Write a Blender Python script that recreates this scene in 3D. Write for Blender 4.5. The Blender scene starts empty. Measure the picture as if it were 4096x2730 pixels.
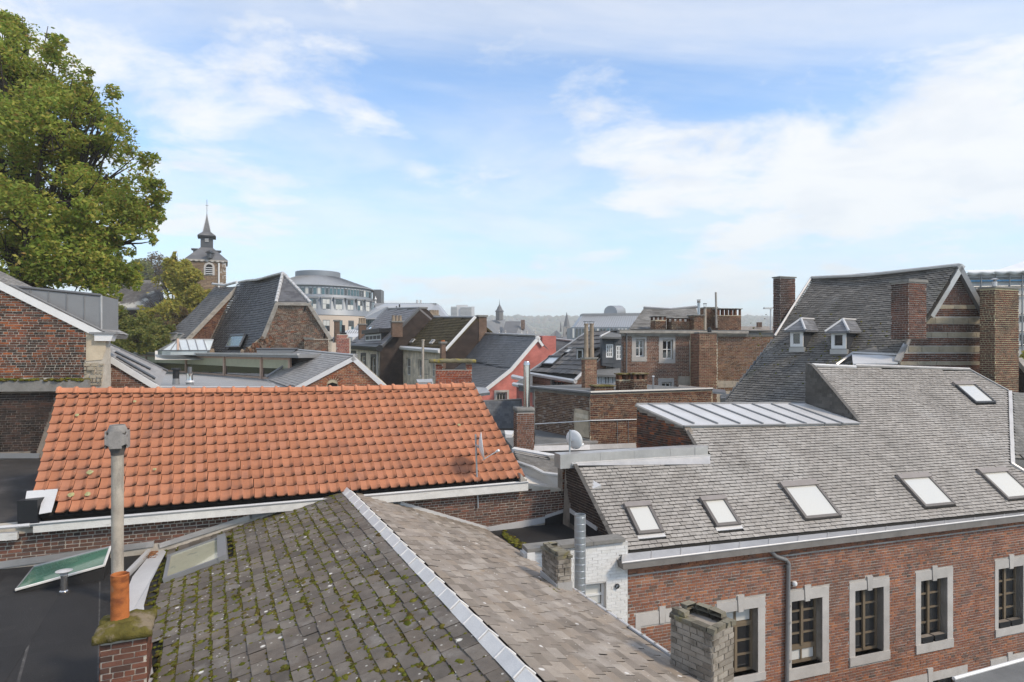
import bpy, bmesh, math, random
import numpy as np
from mathutils import Vector, Matrix, noise as mnoise

random.seed(7)
RNG = np.random.default_rng(11)
SC = bpy.context.scene
COL = SC.collection
R = math.radians

# ------------------------------------------------------------------ camera
FPX, CX, HY, HC = 2600.0, 2048.0, 1400.0, 12.0      # focal length and horizon of the photograph (4096 x 2730), eye height
cam_d = bpy.data.cameras.new('camera')
cam = bpy.data.objects.new('camera', cam_d)
COL.objects.link(cam)
cam.location = (0, 0, HC)
cam.rotation_euler = (R(90), 0, 0)
cam_d.sensor_width = 36.0
cam_d.lens = FPX / 4096 * 36
cam_d.shift_y = (HY - 1365) / 4096
cam_d.clip_start = 0.1
cam_d.clip_end = 20000
SC.camera = cam

# ------------------------------------------------------------------ sky, sun, exposure
SUN_EL, SUN_AZ = 42, 118          # degrees; azimuth from +Y (view direction) towards +X (right)
world = bpy.data.worlds.new('World')
SC.world = world
world.use_nodes = True
wt = world.node_tree
wt.nodes.clear()
def wn(t, **kw):
    n = wt.nodes.new(t)
    for k, v in kw.items(): setattr(n, k, v)
    return n
w_out = wn('ShaderNodeOutputWorld')
w_bg = wn('ShaderNodeBackground'); w_bg.inputs[1].default_value = 1.0
w_sky = wn('ShaderNodeTexSky', sky_type='NISHITA', sun_disc=False)
w_sky.sun_elevation = R(SUN_EL); w_sky.sun_rotation = R(SUN_AZ)
w_sky.air_density = 1.0; w_sky.dust_density = 0.2; w_sky.ozone_density = 2.2; w_sky.altitude = 60
w_gain = wn('ShaderNodeMix', data_type='RGBA', blend_type='MULTIPLY'); w_gain.inputs[0].default_value = 1
SKY_K = 0.105
CLOUD_ROT, CLOUD_OFF = -18, (0.6, 4.1, 0)
w_gain.inputs[7].default_value = (SKY_K * 0.78, SKY_K * 0.99, SKY_K * 1.12, 1)
wt.links.new(w_sky.outputs[0], w_gain.inputs[6])
# clouds: a noise layer on a flat deck above the town, seen through the view direction
w_tc = wn('ShaderNodeTexCoord')
w_sep = wn('ShaderNodeSeparateXYZ'); wt.links.new(w_tc.outputs['Generated'], w_sep.inputs[0])
def wmath(op, a, b=None, c=None, clamp=False):
    n = wn('ShaderNodeMath', operation=op, use_clamp=clamp)
    for i, v in enumerate((a, b, c)):
        if v is None: continue
        if isinstance(v, (int, float)): n.inputs[i].default_value = v
        else: wt.links.new(v, n.inputs[i])
    return n.outputs[0]
zz = wmath('ADD', wmath('MAXIMUM', w_sep.outputs[2], 0.0), 0.16)
ux = wmath('DIVIDE', w_sep.outputs[0], zz); uy = wmath('DIVIDE', w_sep.outputs[1], zz)
w_cmb = wn('ShaderNodeCombineXYZ'); wt.links.new(ux, w_cmb.inputs[0]); wt.links.new(uy, w_cmb.inputs[1])
def wnoise(scale, detail, rough, sx, sy, off, dist=0.0):
    m = wn('ShaderNodeMapping'); m.inputs['Scale'].default_value = (sx, sy, 1); m.inputs['Location'].default_value = off
    m.inputs['Rotation'].default_value = (0, 0, R(CLOUD_ROT))
    wt.links.new(w_cmb.outputs[0], m.inputs[0])
    n = wn('ShaderNodeTexNoise'); n.inputs['Scale'].default_value = scale; n.inputs['Detail'].default_value = detail
    n.inputs['Roughness'].default_value = rough; n.inputs['Distortion'].default_value = dist
    wt.links.new(m.outputs[0], n.inputs[0]); return n.outputs[0]
def wramp(v, lo, hi):
    n = wn('ShaderNodeMapRange', interpolation_type='SMOOTHSTEP'); n.inputs[1].default_value = lo; n.inputs[2].default_value = hi
    wt.links.new(v, n.inputs[0]); return n.outputs[0]
c_mass = wnoise(0.55, 3, 0.5, 1.0, 1.0, CLOUD_OFF, 0.2)            # where the cloud banks lie
c_puff = wnoise(2.3, 11, 0.64, 1.0, 1.15, (2.0, 9.4, 0), 0.25)      # their ragged, puffy edges
c_sum = wmath('ADD', wmath('MULTIPLY', c_mass, 0.62), wmath('MULTIPLY', c_puff, 0.38))
c_big = wramp(c_sum, 0.452, 0.575)
c_veil = wramp(wnoise(0.8, 9, 0.64, 0.8, 1.3, (7.7, 2.1, 0), 0.5), 0.30, 0.66)
mask = wmath('MAXIMUM', wmath('MULTIPLY', c_big, 0.88), wmath('MULTIPLY', c_veil, 0.56), clamp=True)
w_shade = wnoise(2.6, 8, 0.6, 1, 1.2, (1.2, 5.5, 0), 0.3)
w_cc = wn('ShaderNodeMix', data_type='RGBA'); w_cc.inputs[6].default_value = (0.43, 0.437, 0.445, 1); w_cc.inputs[7].default_value = (0.505, 0.497, 0.48, 1)
wt.links.new(wramp(w_shade, 0.32, 0.58), w_cc.inputs[0])
w_mix = wn('ShaderNodeMix', data_type='RGBA')
wt.links.new(mask, w_mix.inputs[0]); wt.links.new(w_gain.outputs[2], w_mix.inputs[6]); wt.links.new(w_cc.outputs[2], w_mix.inputs[7])
w_hz = wn('ShaderNodeMix', data_type='RGBA'); w_hz.inputs[7].default_value = (0.375, 0.43, 0.46, 1)       # pale air low over the horizon, all round
w_el = wmath('MULTIPLY', wmath('POWER', 2.718, wmath('MULTIPLY', wmath('ABSOLUTE', w_sep.outputs[2]), -9.0)), 0.92)
wt.links.new(w_el, w_hz.inputs[0]); wt.links.new(w_mix.outputs[2], w_hz.inputs[6]); w_mix = w_hz
wt.links.new(w_mix.outputs[2], w_bg.inputs[0]); wt.links.new(w_bg.outputs[0], w_out.inputs[0])

sun_d = bpy.data.lights.new('sun', 'SUN')
sun_d.energy = 1.5; sun_d.angle = R(10); sun_d.color = (1.0, 0.86, 0.68)
sun = bpy.data.objects.new('sun', sun_d); COL.objects.link(sun)
sd = Vector((math.sin(R(SUN_AZ)) * math.cos(R(SUN_EL)), math.cos(R(SUN_AZ)) * math.cos(R(SUN_EL)), math.sin(R(SUN_EL))))
sun.rotation_euler = sd.to_track_quat('Z', 'Y').to_euler()
sun.location = (30, -20, 60)
vs = SC.view_settings
vs.view_transform = 'Standard'; vs.look = 'None'; vs.gamma = 1.0; vs.use_curve_mapping = False
vs.exposure = 1.15
SC.cycles.volume_bounces = 2
SC.cycles.max_bounces = 6; SC.cycles.diffuse_bounces = 3; SC.cycles.glossy_bounces = 3; SC.cycles.transmission_bounces = 4
SC.cycles.caustics_reflective = False; SC.cycles.caustics_refractive = False

# ------------------------------------------------------------------ pixel helpers
def P(px, py, Y):
    """the point at depth Y metres behind photo pixel (px, py)"""
    return Vector(((px - CX) / FPX * Y, Y, HC - (py - HY) / FPX * Y))
def proj(p):
    return (CX + p[0] / p[1] * FPX, HY - (p[2] - HC) / p[1] * FPX)
class Fr:
    """a plane with axes e1 (along), e2 (up) and n (towards the viewer)"""
    def __init__(s, o, e1, e2):
        s.o = Vector(o); s.e1 = Vector(e1).normalized(); e2 = Vector(e2)
        s.e2 = (e2 - s.e1 * e2.dot(s.e1)).normalized(); s.n = s.e1.cross(s.e2)
        s.flip = s.n.dot(Vector((0, 0, HC)) - s.o) < 0
        if s.flip: s.n = -s.n
    @staticmethod
    def vert(px, py, Y, az):
        return Fr(P(px, py, Y), (math.sin(R(az)), math.cos(R(az)), 0), (0, 0, 1))
    @staticmethod
    def tri(a, b, c):
        """e1 from a to b, c on the up side"""
        return Fr(a, b - a, c - a)
    def uv(s, px, py):
        d = P(px, py, 1.0) - Vector((0, 0, HC)); c = Vector((0, 0, HC))
        t = (s.o - c).dot(s.n) / d.dot(s.n)
        q = c + d * t - s.o
        return (q.dot(s.e1), q.dot(s.e2))
    def uvp(s, p):
        q = Vector(p) - s.o
        return (q.dot(s.e1), q.dot(s.e2))
    def at(s, u, v, h=0.0): return s.o + s.e1 * u + s.e2 * v + s.n * h
    def hit(s, px, py, h=0.0):
        u, v = s.uv(px, py); return s.at(u, v, h)
    def poly(s, pts): return [s.uv(*p) for p in pts]
    def rect(s, x0, y0, x1, y1):
        """u0,u1,v0,v1 of a photo rectangle (measured at its middle lines)"""
        u0 = s.uv(x0, (y0 + y1) / 2)[0]; u1 = s.uv(x1, (y0 + y1) / 2)[0]
        va = s.uv((x0 + x1) / 2, y0)[1]; vb = s.uv((x0 + x1) / 2, y1)[1]
        return min(u0, u1), max(u0, u1), min(va, vb), max(va, vb)
    def off(s, h): 
        f = Fr(s.o + s.n * h, s.e1, s.e2); f.n = s.n.copy(); return f

# ------------------------------------------------------------------ mesh builder
class MB:
    def __init__(s): s.v = []; s.f = []
    def add(s, vs, fs):
        k = len(s.v); s.v += [tuple(v) for v in vs]; s.f += [tuple(i + k for i in f) for f in fs]; return s
    def box8(s, a):      # a: 8 corners, bottom ring 0-3, top ring 4-7
        return s.add(a, [(0, 3, 2, 1), (4, 5, 6, 7), (0, 1, 5, 4), (1, 2, 6, 5), (2, 3, 7, 6), (3, 0, 4, 7)])
    def box(s, fr, u0, u1, v0, v1, h0, h1):
        return s.box8([fr.at(u0, v0, h0), fr.at(u1, v0, h0), fr.at(u1, v0, h1), fr.at(u0, v0, h1),
                       fr.at(u0, v1, h0), fr.at(u1, v1, h0), fr.at(u1, v1, h1), fr.at(u0, v1, h1)])
    def prism(s, fr, poly, h0, h1):
        n = len(poly)
        s.add([fr.at(u, v, h0) for u, v in poly] + [fr.at(u, v, h1) for u, v in poly],
              [tuple(range(n))[::-1], tuple(range(n, 2 * n))] + [(i, (i + 1) % n, n + (i + 1) % n, n + i) for i in range(n)])
        return s
    def hull2(s, a, b):  # loft between two equal rings, capped
        n = len(a)
        return s.add(list(a) + list(b), [tuple(range(n))[::-1], tuple(range(n, 2 * n))] + [(i, (i + 1) % n, n + (i + 1) % n, n + i) for i in range(n)])
    def tube(s, pts, r, n=8, cap=True):
        pts = [Vector(p) for p in pts]; rs = r if isinstance(r, (list, tuple)) else [r] * len(pts)
        vs = []; prev = None
        for i, p in enumerate(pts):
            d = (pts[min(i + 1, len(pts) - 1)] - pts[max(i - 1, 0)]).normalized()
            if prev is None:
                a = d.orthogonal().normalized()
            else:
                a = (prev - d * prev.dot(d)).normalized()
            prev = a; b = d.cross(a)
            vs += [p + (a * math.cos(2 * math.pi * k / n) + b * math.sin(2 * math.pi * k / n)) * rs[i] for k in range(n)]
        fs = [(i * n + k, i * n + (k + 1) % n, (i + 1) * n + (k + 1) % n, (i + 1) * n + k) for i in range(len(pts) - 1) for k in range(n)]
        if cap: fs += [tuple(range(n))[::-1], tuple(range((len(pts) - 1) * n, len(pts) * n))]
        return s.add(vs, fs)
    def lathe(s, c, prof, n=20, ax=None, cap=True):
        """prof: (radius, height) list, around vertical (or ax) through c"""
        c = Vector(c); ax = Vector(ax).normalized() if ax is not None else Vector((0, 0, 1))
        a = ax.orthogonal().normalized(); b = ax.cross(a)
        vs = [c + ax * z + (a * math.cos(2 * math.pi * k / n) + b * math.sin(2 * math.pi * k / n)) * max(r, 1e-4) for r, z in prof for k in range(n)]
        fs = [(i * n + k, i * n + (k + 1) % n, (i + 1) * n + (k + 1) % n, (i + 1) * n + k) for i in range(len(prof) - 1) for k in range(n)]
        if cap: fs += [tuple(range(n))[::-1], tuple(range((len(prof) - 1) * n, len(prof) * n))]
        return s.add(vs, fs)
    def ob(s, name, mat, parent=None, smooth=False, label=None):
        return mesh_ob(name, s.v, s.f, mat, parent, smooth, label)

def mesh_ob(name, v, f, mat, parent=None, smooth=False, label=None):
    v = np.array([tuple(x) for x in v], dtype=np.float64)
    lo, hi = v.min(0), v.max(0)
    c = np.array([(lo[0] + hi[0]) / 2, (lo[1] + hi[1]) / 2, lo[2]])
    me = bpy.data.meshes.new(name)
    me.from_pydata((v - c).tolist(), [], f)
    bm = bmesh.new(); bm.from_mesh(me); bmesh.ops.recalc_face_normals(bm, faces=bm.faces); bm.to_mesh(me); bm.free()
    if smooth:
        me.polygons.foreach_set('use_smooth', [True] * len(me.polygons))
        if smooth != 'all':
            me.set_sharp_from_angle(angle=R(40))
    me.materials.append(mat)
    o = bpy.data.objects.new(name, me); COL.objects.link(o)
    setparent(o, Vector(c), parent)
    if label: o['label'] = label
    return o
def setparent(o, loc, parent):
    if parent is None: o.location = loc
    else:
        o.parent = parent
        q = parent
        w = Vector((0, 0, 0))
        while q is not None: w += q.location; q = q.parent
        o.location = loc - w
def wloc(o):
    w = Vector((0, 0, 0))
    while o is not None: w += o.location; o = o.parent
    return w
def thing(name, loc, label, cat, group=None):
    o = bpy.data.objects.new(name, None); COL.objects.link(o); o.location = loc; o.empty_display_size = 0.3
    return tag(o, label, cat, group)
def tag(o, label, cat, group=None, kind=None):
    o['label'] = label; o['category'] = cat
    if group: o['group'] = group
    o['kind'] = kind or 'thing'
    return o
def struct(o, label=None):
    o['kind'] = 'structure'
    if label: o['label'] = label
    return o

# ------------------------------------------------------------------ pieces (bricks, slates, tiles ...)
UNITS = {}
def unit_mesh(name, v, f, mat, smooth=False):
    me = bpy.data.meshes.new(name); me.from_pydata([tuple(x) for x in v], [], f)
    bm = bmesh.new(); bm.from_mesh(me); bmesh.ops.recalc_face_normals(bm, faces=bm.faces); bm.to_mesh(me); bm.free()
    if smooth: me.polygons.foreach_set('use_smooth', [True] * len(me.polygons)); me.set_sharp_from_angle(angle=R(35))
    me.materials.append(mat)
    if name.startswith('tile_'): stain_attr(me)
    return me
def stain_attr(me):
    n = len(me.vertices); co = np.empty(n * 3); me.vertices.foreach_get('co', co); co = co.reshape(-1, 3)
    return stain_set(me, tile_stain(co))
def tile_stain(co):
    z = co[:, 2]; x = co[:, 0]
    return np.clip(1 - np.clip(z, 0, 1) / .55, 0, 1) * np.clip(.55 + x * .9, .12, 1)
def stain_set(me, a):
    at = me.attributes.new('stain', 'FLOAT', 'POINT'); at.data.foreach_set('value', a.astype(np.float32))
def box_unit(jit, seed, ztop=False):
    rg = random.Random(seed)
    z0, z1 = (0.0, 1.0) if ztop else (-0.5, 0.5)
    a = [(-.5, 0, z0), (.5, 0, z0), (.5, 1, z0), (-.5, 1, z0), (-.5, 0, z1), (.5, 0, z1), (.5, 1, z1), (-.5, 1, z1)]
    a = [(x + rg.uniform(-jit, jit) * .5, y if y == 0 else y + rg.uniform(-.25, .25), z + rg.uniform(-jit, jit)) for x, y, z in a]
    return a, [(0, 3, 2, 1), (4, 5, 6, 7), (0, 4, 7, 3), (1, 2, 6, 5), (3, 7, 6, 2)]     # the back face is left out
def piece_units(kind, mat):
    key = (kind, mat.name)
    if key in UNITS: return UNITS[key]
    out = []
    if kind == 'brick':
        shapes = [box_unit(.06, k) for k in range(4)]
    elif kind == 'slate':
        shapes = [box_unit(.035, 40 + k, True) for k in range(4)]
    elif kind == 'block':
        shapes = [box_unit(.01, 90 + k) for k in range(2)]
    elif kind == 'tile':
        prof = [(-.5, .30), (-.45, .10), (-.36, .0), (-.1, -.10), (.12, .0), (.26, .45), (.36, .85), (.44, .95), (.5, .55)]
        v = []; f = []; n = len(prof)
        for x, h in prof: v.append((x, h * .55, 1.06))
        for x, h in prof: v.append((x, h * .55 + .04, .5))
        for x, h in prof: v.append((x, h * .9 + .30, .16))
        for x, h in prof: v.append((x, h + .55, .0))
        for x, h in prof: v.append((x, h + .02, -.005))
        for r_ in range(4):
            for i in range(n - 1): f.append((r_ * n + i, r_ * n + i + 1, (r_ + 1) * n + i + 1, (r_ + 1) * n + i))
        shapes = [(v, f)]
    elif kind == 'ridge':
        v = []; f = []; m = 9
        rings = [(-.5, .95), (.26, 1.0), (.28, 1.22), (.38, 1.34), (.48, 1.22), (.5, .9)]
        for x, r_ in rings:
            for k in range(m):
                a = math.pi * k / (m - 1)
                v.append((x, math.sin(a) * r_, -math.cos(a) * r_))
        for i in range(len(rings) - 1):
            for k in range(m - 1): f.append((i * m + k, i * m + k + 1, (i + 1) * m + k + 1, (i + 1) * m + k))
        shapes = [(v, f)]
    for k, (v, f) in enumerate(shapes):
        out.append((unit_mesh(f'{kind}_{mat.name}_{k}', v, f, mat, kind in ('tile', 'ridge')), np.array(v), f))
    UNITS[key] = out
    return out
def mat4(o, x, y, z):
    return Matrix(((x[0], y[0], z[0], o[0]), (x[1], y[1], z[1], o[1]), (x[2], y[2], z[2], o[2]), (0, 0, 0, 1)))
def scatter(parent, name, kind, mat, mats, limit=300, margin=0.06, rest=None):
    """mats: list of Matrix; the pieces that show largest become objects, the rest one joined part"""
    units = piece_units(kind, mat); pw = wloc(parent)
    keep = []
    for m in mats:
        c = m.to_translation()
        if c.y < 1: continue
        px, py = proj(c)
        if not (-margin * 4096 < px < (1 + margin) * 4096 and -margin * 2730 < py < (1 + margin) * 2730): continue
        infr = 0 <= px <= 4096 and 0 <= py <= 2730
        keep.append(((0 if infr else 1, c.y), m))
    keep.sort(key=lambda t: t[0])
    mats = [m for _, m in keep]
    # pieces under about 9 photo pixels across are not picked apart
    big = sum(1 for m in mats if max(m.col[0].xyz.length, m.col[2].xyz.length) * FPX / m.translation.y >= 9)
    limit = min(limit, big)
    T = Matrix.Translation(-pw)
    for m in mats[:limit]:
        me = random.choice(units)[0]
        o = bpy.data.objects.new(name, me); COL.objects.link(o); o.parent = parent
        o.matrix_basis = T @ m
    if len(mats) > limit:
        V = []; F = []; k = 0; ST = []
        for m in mats[limit:]:
            _, uv_, uf = random.choice(units)
            A = np.array(m)
            V.append(uv_ @ A[:3, :3].T + A[:3, 3]); F += [tuple(i + k for i in f) for f in uf]; k += len(uv_)
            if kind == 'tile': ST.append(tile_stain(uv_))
        V = np.concatenate(V)
        me = bpy.data.meshes.new(rest or name + '_field')
        c = V.mean(0)
        me.from_pydata((V - c).tolist(), [], F)
        bm = bmesh.new(); bm.from_mesh(me); bmesh.ops.recalc_face_normals(bm, faces=bm.faces); bm.to_mesh(me); bm.free()
        if kind in ('tile', 'ridge'): me.polygons.foreach_set('use_smooth', [True] * len(me.polygons)); me.set_sharp_from_angle(angle=R(35))
        me.materials.append(mat)
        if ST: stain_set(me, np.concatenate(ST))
        o = bpy.data.objects.new(rest or name + '_field', me); COL.objects.link(o); o['kind'] = 'stuff'
        setparent(o, Vector(c), parent)
def spans(poly, v):
    xs = []
    n = len(poly)
    for i in range(n):
        (x0, y0), (x1, y1) = poly[i], poly[(i + 1) % n]
        if (y0 <= v) != (y1 <= v): xs.append(x0 + (v - y0) / (y1 - y0) * (x1 - x0))
    xs.sort()
    return [(xs[i], xs[i + 1]) for i in range(0, len(xs) - 1, 2)]
def row_spans(poly, va, vb, holes):
    A = spans(poly, va + 1e-4); B = spans(poly, vb - 1e-4); out = []
    for a0, a1 in A:
        for b0, b1 in B:
            lo, hi = max(a0, b0), min(a1, b1)
            if hi > lo: out.append((lo, hi))
    for (h0, h1, g0, g1) in holes:
        if vb <= g0 + 1e-3 or va >= g1 - 1e-3: continue
        nw = []
        for a, b in out:
            if h1 <= a or h0 >= b: nw.append((a, b)); continue
            if h0 > a: nw.append((a, h0))
            if h1 < b: nw.append((h1, b))
        out = nw
    return out
def lay(poly, holes, course, length, joint, bond=0.5, hdr=0.0, mind=0.03, vstart=None, jit=0.0):
    v0 = min(p[1] for p in poly) if vstart is None else vstart; v1 = max(p[1] for p in poly)
    out = []; k = 0; v = v0
    while v < v1:
        va, vb = v + joint / 2, v + course - joint / 2
        head = random.random() < hdr
        L = length * (0.52 if head else 1.0)
        for a, b in row_spans(poly, va, vb, holes):
            x = math.floor((a) / L) * L + (k * bond % 1.0) * L - L + random.uniform(-jit, jit)
            while x < b:
                s, e = max(x + joint / 2, a), min(x + L - joint / 2, b)
                if e - s > mind: out.append((s, e, va, vb))
                x += L
        v += course; k += 1
    return out
def bricks(parent, fr, poly, mat, course=0.065, length=0.215, joint=0.011, proud=0.008, holes=(), limit=300, hdr=0.3, name='brick', skip=0.0, jit=0.02):
    ms = []
    for s, e, a, b in lay(poly, holes, course, length, joint, 0.5, hdr, jit=jit):
        if random.random() < skip: continue
        ms.append(mat4(fr.at((s + e) / 2, (a + b) / 2, -0.004), fr.e1 * (e - s), fr.n * (proud * random.uniform(.7, 1.5) + .004), fr.e2 * (b - a)))
    scatter(parent, name, 'brick', mat, ms, limit)
def slates(parent, fr, poly, mat, expo=0.12, width=0.20, thick=0.006, lift=0.012, gap=0.004, holes=(), limit=300, name='slate', warp=None, bond=0.5, jit=0.1, kind='slate', vstart=None, over=1.06):
    ms = []
    for s, e, a, b in lay(poly, holes, expo, width, 0.0, bond, 0, mind=width * .2, vstart=vstart):
        s += gap / 2; e -= gap / 2
        u, v = (s + e) / 2, a
        h = warp(u, v) if warp else 0.0
        o = fr.at(u + random.uniform(-1, 1) * gap * .4, v + random.uniform(-1, 1) * expo * .04 * jit * 10, h + lift * random.uniform(.8, 1.25))
        hh = warp(u, v + expo) if warp else 0.0
        up = fr.e2 * ((b - a) * over) + fr.n * (hh - h - lift * .85)  # low over shortens slates, baring dark backing as painted shadow lines
        nn = fr.e1.cross(up).normalized()
        if nn.dot(fr.n) < 0: nn = -nn
        tw = random.gauss(0, .008) * jit * 10
        ms.append(mat4(o, (fr.e1 + up.normalized() * tw).normalized() * (e - s), nn * thick, up - fr.e1 * tw * up.length))
    scatter(parent, name, kind, mat, ms, limit)
def sheet(name, fr, poly, mat, parent, h0=-0.12, h1=0.0, label=None):
    return MB().prism(fr, poly, h0, h1).ob(name, mat, parent, label=label)
def wall_holes(name, fr, poly, holes, mat, parent, thick=0.25):
    """flat wall with rectangular openings: strips between the openings' edges"""
    if not holes: return sheet(name, fr, poly, mat, parent, -thick, 0)
    vs_ = sorted({p[1] for p in poly} | {h[2] for h in holes} | {h[3] for h in holes})
    m = MB()
    for a, b in zip(vs_, vs_[1:]):
        if b - a < 1e-5: continue
        A = spans(poly, a + 1e-6); B = spans(poly, b - 1e-6)
        for (a0, a1), (b0, b1) in zip(A, B):
            cuts = sorted((h[0], h[1]) for h in holes if h[2] < (a + b) / 2 < h[3])
            l0, l1 = a0, b0
            for c0, c1 in cuts:
                m.prism(fr, [(l0, a), (c0, a), (c0, b), (l1, b)], -thick, 0); l0 = l1 = c1
            m.prism(fr, [(l0, a), (a1, a), (b1, b), (l1, b)], -thick, 0)
    return m.ob(name, mat, parent)
# ------------------------------------------------------------------ materials
def M(name, cols, rough=0.85, noise=(6.0, 0.25), over=(), bump=(60.0, 0.3), metallic=0.0, spec=0.3, fine=(90.0, 0.12), coat=0.0, trans=None, stain=None):
    """cols: colours picked per piece; over: stains (colour, scale, lo, hi, strength, (sx,sy,sz), 'n'|'v')"""
    m = bpy.data.materials.new(name); m.use_nodes = True
    t = m.node_tree; t.nodes.clear()
    def N(ty, **kw):
        n = t.nodes.new(ty)
        for k, v in kw.items(): setattr(n, k, v)
        return n
    L = t.links.new
    out = N('ShaderNodeOutputMaterial'); b = N('ShaderNodeBsdfPrincipled'); L(b.outputs[0], out.inputs[0])
    geo = N('ShaderNodeNewGeometry')
    cols = [tuple(c) + (1,) for c in cols]
    if len(cols) > 1:
        oi = N('ShaderNodeObjectInfo'); ad = N('ShaderNodeMath', operation='ADD'); fr = N('ShaderNodeMath', operation='FRACT')
        L(oi.outputs['Random'], ad.inputs[0]); L(geo.outputs['Random Per Island'], ad.inputs[1]); L(ad.outputs[0], fr.inputs[0])
        ra = N('ShaderNodeValToRGB'); e = ra.color_ramp.elements
        e[0].position = 0; e[0].color = cols[0]; e[1].position = 1; e[1].color = cols[-1]
        for i in range(1, len(cols) - 1):
            x = e.new(i / (len(cols) - 1)); x.color = cols[i]
        L(fr.outputs[0], ra.inputs[0]); c = ra.outputs[0]
    else:
        rg = N('ShaderNodeRGB'); rg.outputs[0].default_value = cols[0]; c = rg.outputs[0]
    def nz(scale, st=(1, 1, 1), detail=5, typ='n'):
        v = geo.outputs['Position']
        if tuple(st) != (1, 1, 1):
            mp = N('ShaderNodeMapping'); mp.inputs['Scale'].default_value = st; L(v, mp.inputs[0]); v = mp.outputs[0]
        if typ == 'v':
            n = N('ShaderNodeTexVoronoi'); n.inputs['Scale'].default_value = scale; n.inputs['Randomness'].default_value = 1.0
            L(v, n.inputs['Vector']); return n.outputs['Distance']
        n = N('ShaderNodeTexNoise'); n.inputs['Scale'].default_value = scale; n.inputs['Detail'].default_value = detail; n.inputs['Roughness'].default_value = 0.62
        L(v, n.inputs['Vector']); return n.outputs[0]
    def mod(c, src, amt):
        mr = N('ShaderNodeMapRange'); mr.inputs[1].default_value = 0.25; mr.inputs[2].default_value = 0.75
        mr.inputs[3].default_value = 1 - amt; mr.inputs[4].default_value = 1 + amt; L(src, mr.inputs[0])
        mx = N('ShaderNodeMix', data_type='RGBA', blend_type='MULTIPLY'); mx.inputs[0].default_value = 1
        L(c, mx.inputs[6]); L(mr.outputs[0], mx.inputs[7]); return mx.outputs[2]
    if noise: c = mod(c, nz(noise[0]), noise[1])
    if fine: c = mod(c, nz(fine[0], detail=3), fine[1])
    for o in over:
        col, sc, lo, hi, st = o[:5]; stc = o[5] if len(o) > 5 else (1, 1, 1); ty = o[6] if len(o) > 6 else 'n'
        mr = N('ShaderNodeMapRange', interpolation_type='SMOOTHSTEP'); mr.inputs[1].default_value = lo; mr.inputs[2].default_value = hi
        mr.inputs[3].default_value = 0.0; mr.inputs[4].default_value = st
        if ty == 'v': mr.inputs[3].default_value = st; mr.inputs[4].default_value = 0.0
        L(nz(sc, stc, 6, ty), mr.inputs[0])
        mx = N('ShaderNodeMix', data_type='RGBA'); L(mr.outputs[0], mx.inputs[0]); L(c, mx.inputs[6]); mx.inputs[7].default_value = tuple(col) + (1,)
        c = mx.outputs[2]
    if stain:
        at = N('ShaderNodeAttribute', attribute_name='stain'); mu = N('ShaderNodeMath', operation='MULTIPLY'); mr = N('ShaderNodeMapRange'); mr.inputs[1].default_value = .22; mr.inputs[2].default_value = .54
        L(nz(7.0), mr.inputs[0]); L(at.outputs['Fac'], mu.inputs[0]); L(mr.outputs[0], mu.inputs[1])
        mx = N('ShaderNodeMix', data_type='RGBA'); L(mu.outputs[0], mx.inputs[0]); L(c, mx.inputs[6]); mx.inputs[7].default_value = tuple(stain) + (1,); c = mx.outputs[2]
    L(c, b.inputs['Base Color'])
    b.inputs['Roughness'].default_value = rough; b.inputs['Metallic'].default_value = metallic
    b.inputs['Specular IOR Level'].default_value = spec
    if coat: b.inputs['Coat Weight'].default_value = coat; b.inputs['Coat Roughness'].default_value = 0.03
    if trans:
        tr = N('ShaderNodeBsdfTranslucent'); L(c, tr.inputs[0]); ms = N('ShaderNodeMixShader'); ms.inputs[0].default_value = trans
        L(b.outputs[0], ms.inputs[1]); L(tr.outputs[0], ms.inputs[2]); L(ms.outputs[0], out.inputs[0])
    if bump:
        bp = N('ShaderNodeBump'); bp.inputs['Strength'].default_value = bump[1]; bp.inputs['Distance'].default_value = 0.02
        L(nz(bump[0], detail=4), bp.inputs['Height']); L(bp.outputs[0], b.inputs['Normal'])
    return m
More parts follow.
